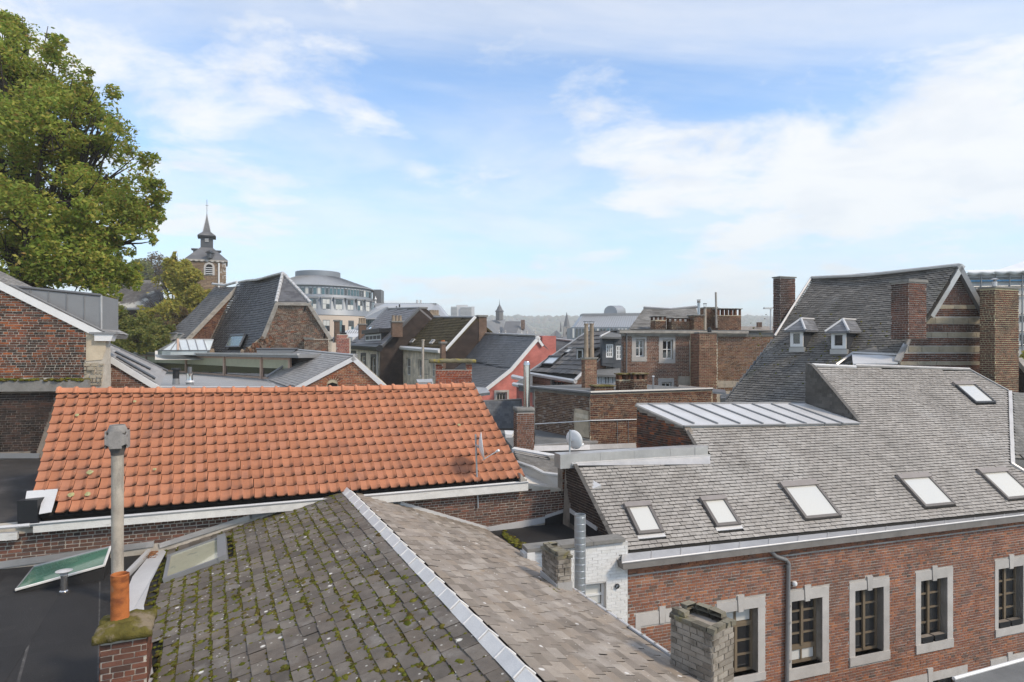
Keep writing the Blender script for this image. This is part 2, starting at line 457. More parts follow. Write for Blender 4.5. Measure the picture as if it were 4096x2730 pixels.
def grate(name, c_brick, c_mort, scale=(1, 1), rough=0.9):
    """brickwork too far away to build: brick texture on the wall's own generated axes"""
    m = bpy.data.materials.new(name); m.use_nodes = True; t = m.node_tree; b = t.nodes['Principled BSDF']
    tc = t.nodes.new('ShaderNodeNewGeometry'); sp = t.nodes.new('ShaderNodeSeparateXYZ'); t.links.new(tc.outputs['Position'], sp.inputs[0])
    a = t.nodes.new('ShaderNodeMath'); a.operation = 'MULTIPLY_ADD'; a.inputs[1].default_value = 0.55
    t.links.new(sp.outputs[1], a.inputs[0]); t.links.new(sp.outputs[0], a.inputs[2])
    cb = t.nodes.new('ShaderNodeCombineXYZ'); t.links.new(a.outputs[0], cb.inputs[0]); t.links.new(sp.outputs[2], cb.inputs[1])
    br = t.nodes.new('ShaderNodeTexBrick'); br.inputs['Scale'].default_value = 1.0
    br.inputs['Brick Width'].default_value = 0.22; br.inputs['Row Height'].default_value = 0.07; br.inputs['Mortar Size'].default_value = 0.008
    br.inputs['Color1'].default_value = c_brick[0] + (1,); br.inputs['Color2'].default_value = c_brick[1] + (1,); br.inputs['Mortar'].default_value = c_mort + (1,)
    t.links.new(cb.outputs[0], br.inputs['Vector'])
    n = t.nodes.new('ShaderNodeTexNoise'); n.inputs['Scale'].default_value = 1.3; n.inputs['Detail'].default_value = 6; t.links.new(tc.outputs['Position'], n.inputs['Vector'])
    mr = t.nodes.new('ShaderNodeMapRange'); mr.inputs[1].default_value = .3; mr.inputs[2].default_value = .7; mr.inputs[3].default_value = .65; mr.inputs[4].default_value = 1.35
    t.links.new(n.outputs[0], mr.inputs[0])
    mx = t.nodes.new('ShaderNodeMix'); mx.data_type = 'RGBA'; mx.blend_type = 'MULTIPLY'; mx.inputs[0].default_value = 1
    t.links.new(br.outputs[0], mx.inputs[6]); t.links.new(mr.outputs[0], mx.inputs[7]); t.links.new(mx.outputs[2], b.inputs['Base Color'])
    b.inputs['Roughness'].default_value = rough; b.inputs['Specular IOR Level'].default_value = 0.2
    return m
def G(name, col, rough=0.04, spec=0.8, coat=0.6):
    m = bpy.data.materials.new(name); m.use_nodes = True; b = m.node_tree.nodes['Principled BSDF']
    b.inputs['Base Color'].default_value = tuple(col) + (1,); b.inputs['Roughness'].default_value = rough; b.inputs['Specular IOR Level'].default_value = spec
    b.inputs['Coat Weight'].default_value = coat; b.inputs['Coat Roughness'].default_value = 0.02
    return m
BLK = (0.012, 0.011, 0.010)
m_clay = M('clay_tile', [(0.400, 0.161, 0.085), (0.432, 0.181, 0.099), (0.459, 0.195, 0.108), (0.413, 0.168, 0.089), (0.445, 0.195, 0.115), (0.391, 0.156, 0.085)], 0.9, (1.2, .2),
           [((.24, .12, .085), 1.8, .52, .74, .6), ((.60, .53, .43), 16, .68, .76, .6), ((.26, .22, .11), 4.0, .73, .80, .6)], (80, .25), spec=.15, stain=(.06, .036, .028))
m_clay_ridge = M('clay_ridge', [(.46, .18, .095), (.54, .23, .125), (.5, .205, .11)], 0.75, (4, .25), [((.35, .28, .2), 12, .64, .76, .5), ((.1, .05, .035), 7, .62, .8, .6)], (60, .25))
m_shade_back = M('shade_backing', [(.022, .02, .017)], .95, None, (), None, fine=None)  # near-black roof backing; shade in the joints is put into its colour
m_slate_fg = M('slate_mossy', [(0.097, 0.082, 0.066), (0.130, 0.109, 0.089), (0.162, 0.139, 0.114), (0.113, 0.096, 0.078), (0.149, 0.121, 0.094), (0.185, 0.163, 0.135)], 0.62, (4, .3),
            [((.27, .25, .225), 3.0, .52, .72, .55), ((.06, .052, .042), 9, .58, .76, .55), ((.74, .71, .64), 3.0, .07, .11, .9, (1, 1, 1), 'v'), ((.6, .58, .52), 9, .09, .14, .75, (1, 1, 1), 'v')], (70, .35), spec=.3)
m_slate_warm = M('slate_weathered', [(0.200, 0.165, 0.130), (0.264, 0.223, 0.179), (0.319, 0.271, 0.225), (0.228, 0.191, 0.155), (0.292, 0.236, 0.181), (0.365, 0.316, 0.264)], 0.7, (2.0, .25),
            [((.44, .395, .345), 1.4, .52, .70, .55), ((.12, .10, .078), 5, .58, .76, .5), ((.42, .26, .09), 1.6, .66, .78, .4), ((.74, .71, .66), 2.6, .06, .10, .85, (1, 1, 1), 'v'), ((.66, .63, .58), 9, .07, .11, .6, (1, 1, 1), 'v')], (70, .35))
m_slate_light = M('slate_pale', [(0.290, 0.265, 0.237), (0.330, 0.303, 0.270), (0.370, 0.338, 0.303), (0.314, 0.286, 0.255), (0.404, 0.371, 0.332), (0.273, 0.247, 0.218)], 0.62, (.9, .16),
            [((.17, .155, .135), .8, .54, .74, .5), ((.43, .41, .38), .45, .5, .70, .45), ((.30, .29, .14), 6, .66, .8, .45), ((.08, .07, .055), 5.5, .66, .75, .7), ((.72, .7, .65), 4.2, .68, .76, .5)], (60, .3), spec=.35)
m_slate_dark = M('slate_dark', [(0.111, 0.103, 0.091), (0.148, 0.137, 0.121), (0.185, 0.171, 0.152), (0.127, 0.118, 0.104), (0.217, 0.200, 0.177)], 0.55, (.7, .3),
            [((.075, .078, .045), .8, .54, .72, .5), ((.32, .315, .30), .5, .56, .74, .5, (1, 1, .35)), ((.07, .10, .025), 7, .72, .78, .5)], (50, .3), spec=.35)
m_slate_vdark = M('slate_blackish', [(0.064, 0.058, 0.050), (0.085, 0.077, 0.067), (0.111, 0.101, 0.088)], 0.5, (1.5, .3), [((.03, .028, .022), 2.2, .5, .75, .6), ((.13, .13, .13), 1.2, .6, .8, .35)], (50, .3), spec=.4)
m_slate_blue = M('slate_new', [(0.228, 0.215, 0.203), (0.276, 0.260, 0.245), (0.323, 0.304, 0.284)], 0.5, (1.5, .12), [], (50, .2), spec=.45)
m_mossroof = M('tile_mossy', [(.060, .044, .016), (.075, .056, .022), (.09, .07, .03), (.055, .04, .015)], 0.95, (1.2, .3), [((.32, .31, .28), 6, .70, .76, .7), ((.11, .085, .02), 1.4, .55, .75, .5)], (40, .5))
m_tile_grey = M('concrete_tile', [(0.117, 0.108, 0.102), (0.148, 0.136, 0.126), (0.175, 0.158, 0.144)], 0.6, (1.2, .2), [((.16, .13, .085), 1.6, .56, .74, .5), ((.045, .042, .04), 3, .6, .8, .4)], (50, .2))
m_tile_h1 = M('tile_bluegrey', [(0.154, 0.140, 0.140), (0.180, 0.165, 0.164), (0.207, 0.190, 0.186)], 0.5, (1, .12), [], (40, .2), spec=.45)
def brickmat(name, cols, **kw):
    return M(name, cols, 0.92, (2.2, .3), kw.get('over', [((.03, .025, .022), 1.3, .55, .75, .7)]), (70, .6), spec=.15)
m_br_fac = brickmat('brick_facade', [(0.334, 0.140, 0.074), (0.293, 0.123, 0.073), (0.253, 0.112, 0.072), (0.385, 0.162, 0.081), (0.223, 0.110, 0.076), (0.313, 0.135, 0.081), (0.127, 0.092, 0.075), (0.354, 0.168, 0.101), (0.273, 0.129, 0.090), (0.182, 0.104, 0.081)], over=[((.15, .10, .078), .45, .5, .66, .6), ((.40, .16, .075), .6, .58, .72, .45)])
m_br_facd = m_br_fac
m_br_wall = brickmat('brick_old', [(.13, .075, .055), (.18, .088, .06), (.09, .06, .048), (.24, .105, .07), (.07, .05, .042), (.16, .095, .072), (.14, .08, .06)], over=[((.04, .034, .03), 1.3, .6, .78, .5)])
m_br_left = brickmat('brick_sooty', [(.30, .09, .038), (.085, .05, .038), (.36, .115, .045), (.06, .045, .038), (.2, .085, .055), (.10, .07, .055), (.05, .04, .034), (.26, .10, .06), (.075, .055, .045)], over=[((.035, .03, .024), .75, .5, .66, .75), ((.36, .28, .22), 2.4, .7, .78, .4)])
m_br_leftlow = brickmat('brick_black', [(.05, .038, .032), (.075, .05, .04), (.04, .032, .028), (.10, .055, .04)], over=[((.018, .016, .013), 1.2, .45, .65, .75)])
m_br_new = brickmat('brick_new', [(.36, .12, .06), (.42, .15, .075), (.31, .10, .055), (.46, .2, .10), (.2, .09, .06), (.38, .14, .08)], over=[])
m_br_pink = brickmat('brick_pink', [(.36, .14, .10), (.4, .17, .125), (.3, .11, .085), (.22, .09, .075)], over=[])
m_br_brown = brickmat('brick_brown', [(.22, .115, .075), (.27, .14, .09), (.18, .09, .06), (.31, .16, .11), (.13, .075, .055), (.24, .12, .075)], over=[((.08, .05, .035), .9, .58, .75, .5)])
m_br_dk = brickmat('brick_darkred', [(.15, .058, .036), (.10, .046, .034), (.2, .085, .045), (.075, .04, .034), (.23, .115, .065), (.13, .07, .05)], over=[((.03, .025, .022), .7, .52, .7, .65)])
m_br_gable = brickmat('brick_gable', [(.17, .075, .05), (.12, .06, .045), (.21, .09, .058), (.09, .052, .044), (.19, .10, .07)], over=[((.035, .029, .026), .55, .46, .62, .8)])
m_br_m1 = brickmat('brick_mottled', [(.15, .085, .055), (.22, .12, .075), (.10, .07, .05), (.28, .15, .09), (.32, .26, .2), (.12, .075, .055), (.34, .12, .06)], over=[((.05, .042, .03), .7, .5, .68, .7), ((.42, .38, .32), 1.3, .62, .74, .55), ((.3, .10, .05), .8, .62, .75, .5)])
m_br_white = brickmat('brick_whitewashed', [(.38, .335, .28), (.32, .285, .24), (.44, .395, .335), (.27, .24, .2), (.22, .19, .155)], over=[((.10, .085, .062), 3.2, .5, .7, .75)])
m_br_painted = M('brick_white_paint', [(.74, .73, .70), (.78, .77, .75), (.71, .70, .67)], 0.7, (3, .06), [((.46, .36, .26), 1.9, .66, .70, .9), ((.4, .36, .3), 7, .68, .8, .4)], (60, .3))
m_br_fg = brickmat('brick_chimney', [(.17, .08, .056), (.12, .06, .045), (.23, .095, .06), (.08, .048, .038), (.2, .095, .065)], over=[((.03, .025, .02), 2.0, .55, .72, .6)])
m_br_red = M('brick_red_paint', [(.52, .18, .15), (.56, .2, .165), (.49, .165, .14)], 0.75, (1.0, .1), [((.32, .09, .075), 1.1, .58, .75, .4)], (40, .4))
m_br_soot = brickmat('brick_soot', [(.050, .036, .03), (.065, .045, .036), (.042, .032, .027), (.085, .055, .042)], over=[((.16, .10, .065), 1.2, .64, .78, .35)])
m_br_beige = M('brick_beige', [(.50, .42, .32), (.54, .455, .355), (.46, .385, .295)], 0.9, (1.0, .12), [((.36, .30, .23), .8, .58, .76, .4)], (50, .4))
m_mort_l = M('mortar_light', [(.50, .45, .375)], 0.95, (3, .25), [((.14, .12, .10), 1.2, .54, .74, .6)], (60, .5))
m_mort_g = M('mortar_grey', [(.44, .41, .37)], 0.95, (3, .25), [((.10, .09, .08), 1.0, .55, .75, .6)], (60, .5))
m_mort_d = M('mortar_dark', [(.26, .22, .18)], 0.95, (3, .3), [((.03, .027, .024), .9, .5, .72, .7)], (60, .5))
m_mort_y = M('mortar_ochre', [(.52, .45, .31)], 0.95, (2, .25), [((.12, .1, .08), .8, .55, .72, .6)], (60, .5))
m_mort_w = M('mortar_white', [(.62, .60, .57)], 0.9, (3, .1), [], (60, .4))
m_zinc = M('zinc', [(0.445, 0.435, 0.419), (0.498, 0.480, 0.460), (0.530, 0.510, 0.484)], 0.42, (2.5, .16), [((.55, .58, .62), 4, .6, .8, .35), ((.2, .2, .2), 6, .66, .85, .4)], (20, .12), 0.5, .5)
m_zinc_pale = M('zinc_pale', [(0.583, 0.570, 0.558), (0.636, 0.620, 0.600)], 0.45, (1.2, .12), [((.42, .43, .46), 2, .6, .8, .35)], (15, .1), 0.25, .5)
m_zinc_dark = M('zinc_dark', [(0.138, 0.140, 0.144), (0.159, 0.160, 0.163)], 0.5, (1.5, .12), [], (15, .1), 0.3, .5)
m_zinc_mid = M('zinc_grey', [(0.244, 0.245, 0.246), (0.270, 0.270, 0.270)], 0.5, (1.2, .1), [], (15, .1), 0.3, .5)
m_ridge_w = M('zinc_ridge', [(0.657, 0.640, 0.614), (0.700, 0.675, 0.642), (0.625, 0.610, 0.591)], 0.45, (3, .1), [], (15, .1), 0.1, .5)
m_steel = M('steel', [(.62, .60, .58)], 0.16, (3, .1), [], None, 0.95, .5)
m_galv = M('galvanised', [(.40, .43, .45), (.44, .47, .49)], 0.38, (6, .14), [((.56, .58, .6), 10, .6, .8, .4)], None, 0.7, .5)
m_felt = M('roofing_felt', [(.017, .0158, .0152), (.021, .0195, .0185), (.026, .0242, .023), (.019, .0178, .0172)], 0.72, (.9, .35), [((.055, .052, .05), 1.4, .56, .8, .55), ((.22, .21, .19), 22, .70, .74, .45), ((.05, .045, .04), .5, .5, .6, .5), ((.03, .04, .012), 2.3, .74, .8, .6)], (40, .35), spec=.35)
m_felt_g = M('roofing_felt_grey', [(.16, .16, .155)], 0.85, (.9, .3), [((.08, .08, .075), 1.2, .52, .75, .6), ((.10, .11, .03), 1.1, .66, .8, .5)], (50, .4))
m_white = M('white_paint', [(.76, .75, .73)], 0.5, (4, .06), [((.5, .47, .42), 5, .66, .82, .4)], (60, .1))
m_white_old = M('white_paint_peeling', [(.66, .64, .60)], 0.7, (4, .15), [((.30, .24, .18), 9, .60, .74, .65, (.4, .4, 3)), ((.02, .02, .02), 3, .70, .78, .85)], (50, .3))
m_white_clean = M('white_frame', [(.74, .74, .73)], 0.45, (4, .05), [], None)
m_stone = M('limestone', [(.46, .43, .40), (.50, .47, .435), (.43, .405, .375)], 0.85, (2.5, .14), [((.28, .25, .22), 3, .64, .8, .4)], (50, .3))
m_stone_y = M('sandstone', [(0.368, 0.320, 0.240), (0.400, 0.344, 0.256), (0.320, 0.276, 0.204)], 0.9, (2, .25), [((.16, .14, .115), 2, .58, .75, .6)], (30, .6))
m_concrete = M('concrete', [(.44, .385, .315)], 0.9, (3, .22), [((.17, .16, .145), 5, .5, .7, .6, (1, 1, .35)), ((.6, .57, .52), 14, .66, .76, .4)], (90, .5))
m_conc_d = M('concrete_dark', [(.24, .23, .21)], 0.9, (3, .25), [((.09, .085, .075), 3, .5, .72, .6), ((.14, .14, .05), 3, .68, .8, .5)], (60, .5))
m_plaster = M('plaster', [(.56, .47, .34)], 0.9, (3, .15), [((.30, .24, .175), 1.6, .5, .68, .6), ((.18, .14, .11), 2.8, .62, .78, .6)], (40, .4))
m_plaster_w = M('render_white', [(.70, .66, .60)], 0.85, (2, .06), [((.55, .5, .43), 1.2, .55, .8, .4)], (40, .2))
m_wood = M('wood_brown', [(.17, .13, .085), (.19, .145, .095)], 0.6, (4, .12), [], (40, .2))
m_wood_pink = M('wood_pale', [(.52, .36, .27)], 0.6, (4, .12), [], (40, .1))
m_wood_grey = M('wood_weathered', [(.36, .33, .29)], 0.85, (3, .3), [((.12, .11, .10), 4, .52, .7, .6, (.6, .6, 2))], (60, .5))
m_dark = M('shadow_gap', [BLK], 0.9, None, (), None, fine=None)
m_black = M('black_paint', [(.02, .021, .023)], 0.45, (3, .15), [], None)
m_glass = G('window_glass', (.018, .02, .022))
m_glass_b = G('window_glass_teal', (.04, .10, .12))
m_blind = G('window_blind', (.62, .61, .57), .25, .5, .3)
m_glass_w = G('skylight_glass', (.60, .58, .52), .06, .5, 1.0)
m_glass_g = M('glass_green', [(.085, .19, .13)], 0.12, (2, .2), [((.2, .27, .2), 3, .5, .75, .5), ((.3, .28, .12), 5, .74, .8, .6)], None, spec=.7, coat=.6)
m_glass_y = M('glass_cream', [(.50, .48, .34)], 0.1, (1.5, .1), [((.2, .22, .2), 4.0, .58, .7, .6, (1, 1, 2.0))], None, spec=.6, coat=.7)
m_glass_mossy = M('glass_mossy', [(.13, .16, .085)], 0.2, (2, .3), [((.25, .29, .18), 5, .5, .7, .6, (3, 3, .4))], None, spec=.6, coat=.4)
m_glass_cl = M('glass_clear_pale', [(.62, .66, .66)], 0.08, (1.5, .1), [], None, spec=.6, coat=.8)
m_vel = M('skylight_frame', [(.135, .12, .108), (.16, .142, .128)], 0.5, (4, .1), [], None, spec=.4)
m_vel_d = M('skylight_frame_dark', [(.05, .052, .055)], 0.45, (4, .1), [], None)
m_vel_top = M('skylight_hood', [(.27, .24, .22)], 0.45, (4, .1), [], None, 0.3)
m_moss = M('moss', [(.075, .085, .012), (.12, .12, .018), (.13, .10, .024), (.06, .046, .015), (.10, .115, .015), (.17, .16, .028), (.08, .055, .02)], 1.0, (20, .3), (), (90, .8), spec=.1)
m_moss_cap = M('moss_cap', [(.13, .11, .03)], 1.0, (5, .4), [((.27, .215, .15), 2.6, .46, .58, .9), ((.05, .035, .018), 8, .55, .72, .7), ((.5, .46, .4), 9, .66, .74, .8)], (45, 1.0), spec=.1)
m_cap_yel = M('lichen_cap', [(.20, .18, .11)], 1.0, (5, .3), [((.34, .27, .02), 3.5, .5, .66, .8), ((.05, .045, .035), 6, .6, .74, .7)], (40, .9), spec=.1)
m_pot = M('clay_pot', [(.44, .14, .038)], 0.6, (3, .3), [((.13, .036, .015), 2.6, .46, .66, .8, (1, 1, 2.2)), ((.30, .2, .12), 9, .62, .74, .5), ((.62, .24, .06), 3.5, .6, .8, .4)], (40, .3), spec=.3)
m_pot2 = M('clay_pot_old', [(.33, .26, .19)], 0.9, (4, .25), [((.09, .08, .065), 3, .55, .75, .6)], (60, .4))
m_leaf_dead = M('dead_leaves', [(.28, .11, .045), (.20, .09, .04), (.33, .17, .08), (.14, .07, .04)], 0.9, (20, .3), (), None)
# ------------------------------------------------------------------ ground
struct(MB().add([(-2650, -60, 0), (2650, -60, 0), (2650, 3150, 0), (-2650, 3150, 0)], [(0, 1, 2, 3)]).ob('ground', M('ground', [(.11, .105, .09)], .95, (.05, .3), [((.06, .08, .03), .02, .45, .6, .8)], None)))

# ================================================================== parts shared by many buildings
def panes_grid(win, fr, u0, u1, v0, v1, nu, nv, bar, mat, h=-0.03, top=None):
    du = (u1 - u0) / nu; dv = (v1 - v0) / nv
    for i in range(nu):
        for j in range(nv):
            MB().box(fr, u0 + i * du + bar / 2, u0 + (i + 1) * du - bar / 2, v0 + j * dv + bar / 2, v0 + (j + 1) * dv - bar / 2, h - .012, h).ob('pane', mat, win)
def window(parent, fr, u0, u1, v0, v1, nu=2, nv=2, fmat=None, gmat=None, depth=0.10, fw=0.05, bar=0.03, each=True, room=True, label=None):
    """a window set back in its opening: frame bars, one mesh for each pane"""
    fmat = fmat or m_white_clean; gmat = gmat or m_glass
    b = MB(); d0, d1 = -depth - .05, -depth
    b.box(fr, u0, u1, v0, v0 + fw, d0, d1); b.box(fr, u0, u1, v1 - fw, v1, d0, d1)
    b.box(fr, u0, u0 + fw, v0 + fw, v1 - fw, d0, d1); b.box(fr, u1 - fw, u1, v0 + fw, v1 - fw, d0, d1)
    a0, a1, c0, c1 = u0 + fw, u1 - fw, v0 + fw, v1 - fw
    for i in range(1, nu):
        x = a0 + (a1 - a0) * i / nu; b.box(fr, x - bar / 2, x + bar / 2, c0, c1, d0 + .004, d1 - .004)
    for j in range(1, nv):
        y = c0 + (c1 - c0) * j / nv; b.box(fr, a0, a1, y - bar * .4, y + bar * .4, d0 + .008, d1 - .008)
    w = b.ob('window', fmat, parent, label=label)
    if each: panes_grid(w, fr, a0, a1, c0, c1, nu, nv, bar * .6, gmat, d0 + .02)
    else: MB().box(fr, a0, a1, c0, c1, d0 + .008, d0 + .02).ob('pane', gmat, w)
    return w
def skylight(parent, fr, quad, gmat, fmat, hood=None, h=0.09, rim=0.07, apron=None, name='skylight'):
    """roof window lying on a slope: quad = four photo pixels (top-left, top-right, bottom-right, bottom-left)"""
    q = fr.poly(quad)
    u0 = (q[0][0] + q[3][0]) / 2; u1 = (q[1][0] + q[2][0]) / 2; v1 = (q[0][1] + q[1][1]) / 2; v0 = (q[2][1] + q[3][1]) / 2
    if u0 > u1: u0, u1 = u1, u0
    b = MB(); b.box(fr, u0, u0 + rim, v0, v1, -.02, h); b.box(fr, u1 - rim, u1, v0, v1, -.02, h)
    b.box(fr, u0 + rim, u1 - rim, v0, v0 + rim, -.02, h * .9)
    s = b.ob(name, fmat, parent)
    hv = (v1 - v0) * .13
    MB().box(fr, u0 - .015, u1 + .015, v1 - hv, v1 + .02, -.02, h + .025).ob('hood', hood or fmat, s)
    MB().box(fr, u0 + rim, u1 - rim, v0 + rim, v1 - hv, h * .4, h * .72).ob('pane', gmat, s)
    if apron: MB().box(fr, u0 - .02, u1 + .02, v0 - apron, v0, -.01, .02).ob('apron', m_zinc_pale, s)
    return (u0 - .01, u1 + .01, v0 - (apron or 0), v1)
def chimney(name, label, c, e1, w, d, ztop, zbase, mat, mort, cap=None, course=0.065, length=0.215, group=None, cat='chimney', limit=300, capmat=None, proud=0.008, cover=0.10, capover=0.05, hdr=.3, sides=2, joint=.014):
    """brick stack: c = near corner (x, y); e1 = direction of one face, the other at right angles behind it"""
    e1 = Vector((e1[0], e1[1], 0)).normalized(); e2 = Vector((-e1.y, e1.x, 0))
    o = Vector((c[0], c[1], zbase)); H = ztop - zbase
    t = thing(name, o + e1 * w / 2 + e2 * d / 2, label, cat, group)
    F1 = Fr(o, e1, (0, 0, 1)); F2 = Fr(o, e2, (0, 0, 1))
    b = MB(); cc = [o, o + e1 * w, o + e1 * w + e2 * d, o + e2 * d]
    b.hull2(cc, [p + Vector((0, 0, H)) for p in cc])
    core = b.ob('stack', mort, t)
    F1.n = -e2; F2.n = -e1
    bricks(core, F1, [(0, 0), (w, 0), (w, H), (0, H)], mat, course, length, joint, proud, limit=limit, hdr=hdr)
    if sides > 1: bricks(core, F2, [(0, 0), (d, 0), (d, H), (0, H)], mat, course, length, joint, proud, limit=limit, hdr=hdr)
    if sides > 2:
        F3 = Fr(o + e1 * w, e2, (0, 0, 1)); F3.n = e1
        bricks(core, F3, [(0, 0), (d, 0), (d, H), (0, H)], mat, course, length, joint, proud, limit=limit, hdr=hdr)
    if cap:
        k = capover
        q = [o + Vector((0, 0, H)) - e1 * k - e2 * k, o + Vector((0, 0, H)) + e1 * (w + k) - e2 * k, o + Vector((0, 0, H)) + e1 * (w + k) + e2 * (d + k), o + Vector((0, 0, H)) - e1 * k + e2 * (d + k)]
        MB().hull2(q, [p + Vector((0, 0, cap)) for p in q]).ob('cap', capmat or m_conc_d, t)
    return t
def rough_slab(fr_o, e1, e2, w, d, h, mat, name, parent, amp=.02, nx=14, ny=10, dome=.0):
    """stone or concrete slab with an uneven, weathered top and edges"""
    o = Vector(fr_o); e1 = Vector(e1).normalized(); e2 = Vector(e2).normalized(); V = []; F = []
    for j in range(ny + 1):
        for i in range(nx + 1):
            x, y = i / nx, j / ny
            p = o + e1 * w * x + e2 * d * y
            z = h + dome * (1 - abs(2 * x - 1) ** 2) * (1 - abs(2 * y - 1) ** 2) + amp * mnoise.noise(p * 9) + amp * .6 * mnoise.noise(p * 27)
            ed = (i in (0, nx)) + (j in (0, ny))
            p = p + (e1 * mnoise.noise(p * 11) + e2 * mnoise.noise(p * 11 + Vector((5, 5, 5)))) * amp * .8
            V.append(p + Vector((0, 0, z - (.015 if ed else 0))))
    n = len(V); W = nx + 1
    for j in range(ny):
        for i in range(nx): F.append((j * W + i, j * W + i + 1, (j + 1) * W + i + 1, (j + 1) * W + i))
    rim = [i for i in range(nx)] + [nx + j * W for j in range(ny)] + [ny * W + nx - i for i in range(nx)] + [(ny - j) * W for j in range(ny)]
    for k in rim:
        q = V[k].copy(); q.z = o.z + amp * .4 * mnoise.noise(q * 8); V.append(q)
    m = len(rim)
    for k in range(m): F.append((rim[k], n + k, n + (k + 1) % m, rim[(k + 1) % m]))
    F.append(tuple(range(n, n + m)))
    return mesh_ob(name, V, F, mat, parent, 'all')
def blobs(parent, name, pts, mat, flat=0.6):
    """moss cushions: many small uneven lumps in one mesh"""
    t = (1 + 5 ** .5) / 2
    iv = np.array([(-1, t, 0), (1, t, 0), (-1, -t, 0), (1, -t, 0), (0, -1, t), (0, 1, t), (0, -1, -t), (0, 1, -t), (t, 0, -1), (t, 0, 1), (-t, 0, -1), (-t, 0, 1)]) / math.sqrt(1 + t * t)
    fi = [(0, 11, 5), (0, 5, 1), (0, 1, 7), (0, 7, 10), (0, 10, 11), (1, 5, 9), (5, 11, 4), (11, 10, 2), (10, 7, 6), (7, 1, 8), (3, 9, 4), (3, 4, 2), (3, 2, 6), (3, 6, 8), (3, 8, 9), (4, 9, 5), (2, 4, 11), (6, 2, 10), (8, 6, 7), (9, 8, 1)]
    V = []; F = []
    for k, (p, e1, e2, n, r) in enumerate(pts):
        B = np.array([tuple(e1 * r * random.uniform(.7, 1.4)), tuple(e2 * r * random.uniform(.7, 1.3)), tuple(n * r * flat * random.uniform(.6, 1.2))])
        V.append((iv * RNG.uniform(.75, 1.2, (12, 1))) @ B + np.array(tuple(p))); F += [tuple(i + 12 * k for i in f) for f in fi]
    V = np.concatenate(V); c = V.mean(0)
    me = bpy.data.meshes.new(name); me.from_pydata((V - c).tolist(), [], F); me.polygons.foreach_set('use_smooth', [True] * len(F)); me.materials.append(mat)
    o = bpy.data.objects.new(name, me); COL.objects.link(o); o['kind'] = 'stuff'; setparent(o, Vector(c), parent); return o

# ================================================================== the orange tiled house
V1 = 8600.0
D_ = P(110, 2060, 12.0); C_ = P(2100, 1910, 12.0 * (V1 - 110) / (V1 - 2100))
YA = 14.47; A_ = P(230, 1562, YA); B_ = P(1893, 1540, YA * (V1 - 230) / (V1 - 1893))
AZ1 = math.degrees(math.atan2((C_ - D_).x, (C_ - D_).y))
U1 = Vector((math.sin(R(AZ1)), math.cos(R(AZ1)), 0)); N1 = Vector((U1.y, -U1.x, 0))    # N1 points to the viewer
f_or = Fr.tri(D_, C_, (A_ + B_) / 2)
orange = thing('tiled_house', P(1100, 2700, 14.5), 'low brick house under a long roof of bright orange clay tiles', 'house')
po = f_or.poly([(110, 2062), (2100, 1912), (1895, 1548), (230, 1562)])
Lr = max(p[1] for p in po); Wd = (po[1][0] - po[0][0])
roof_o = sheet('roof', f_or, po, m_dark, orange, -.2, -.075)
tw_ = Wd / 46; gauge = Lr / 13
ms = []
for j in range(13):
    v = j * gauge
    uL = po[0][0] + (po[3][0] - po[0][0]) * v / Lr; uR = po[1][0] + (po[2][0] - po[1][0]) * v / Lr
    tw = (uR - uL) / 46
    for i in range(46):
        u = uL + (i + .5) * tw
        if j == 0 and i < 2: continue
        sag = -.05 * math.sin(math.pi * (i + .5) / 46) * (v / Lr)
        ms.append(mat4(f_or.at(u + random.gauss(0, .003), v - .02 + random.gauss(0, .006), .004 + sag), f_or.e1 * tw * .985, f_or.n * (.05 * random.uniform(.93, 1.07)), f_or.e2 * gauge))
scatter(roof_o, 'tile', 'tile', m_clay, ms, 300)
ms = []; nr = 30
for i in range(nr):
    t0 = (i + .5) / nr; p = A_.lerp(B_, t0) + Vector((0, 0, -.055 * math.sin(math.pi * t0) - .045))
    L = (B_ - A_).length / nr
    ms.append(mat4(p, -f_or.e1 * L * 1.04, Vector((0, 0, 1)) * .105, -N1 * .12))
scatter(roof_o, 'ridge_tile', 'ridge', m_clay_ridge, ms, 300)
bk = [A_, B_, B_ - N1 * 2.0 + Vector((0, 0, -1.5)), A_ - N1 * 2.0 + Vector((0, 0, -1.5))]
MB().hull2([p + Vector((0, 0, -.06)) for p in bk], [p + Vector((0, 0, -.16)) for p in bk]).ob('rear_slope', m_clay_ridge, orange)
f_gut = Fr(D_ + N1 * .10 + Vector((0, 0, -.3)), U1, (0, 0, 1)); f_w1 = Fr(D_ - N1 * .12, U1, (0, 0, 1))
f_gut.n = N1.copy(); f_w1.n = N1.copy()
wall_o = sheet('wall', f_w1, f_w1.poly([(-120, 2120), (140, 2092), (2110, 1940), (2290, 1962), (2300, 2200), (1385, 2200), (640, 2300), (-120, 2420)]), m_mort_l, orange, -.3, 0)
bricks(wall_o, f_w1, f_w1.poly([(-100, 2142), (140, 2120), (1085, 2045), (1040, 2062), (640, 2182), (-100, 2276)]), m_br_wall, .072, .225, .018, .012, limit=200)
bricks(wall_o, f_w1, f_w1.poly([(1500, 2000), (2110, 1955), (2268, 1962), (2278, 2036), (2180, 2082), (1955, 2122), (1930, 2116)]), m_br_wall, .0605, .2, .015, .010, limit=300)
b = MB(); g = f_gut.poly([(132, 2102), (2113, 1933), (2113, 1963), (132, 2133)]); b.prism(f_gut, g, -.03, 0); b.ob('fascia_board', m_white_old, orange)
gl = f_gut.hit(110, 2103, -.06); gr = f_gut.hit(2113, 1931, -.06)
b = MB()
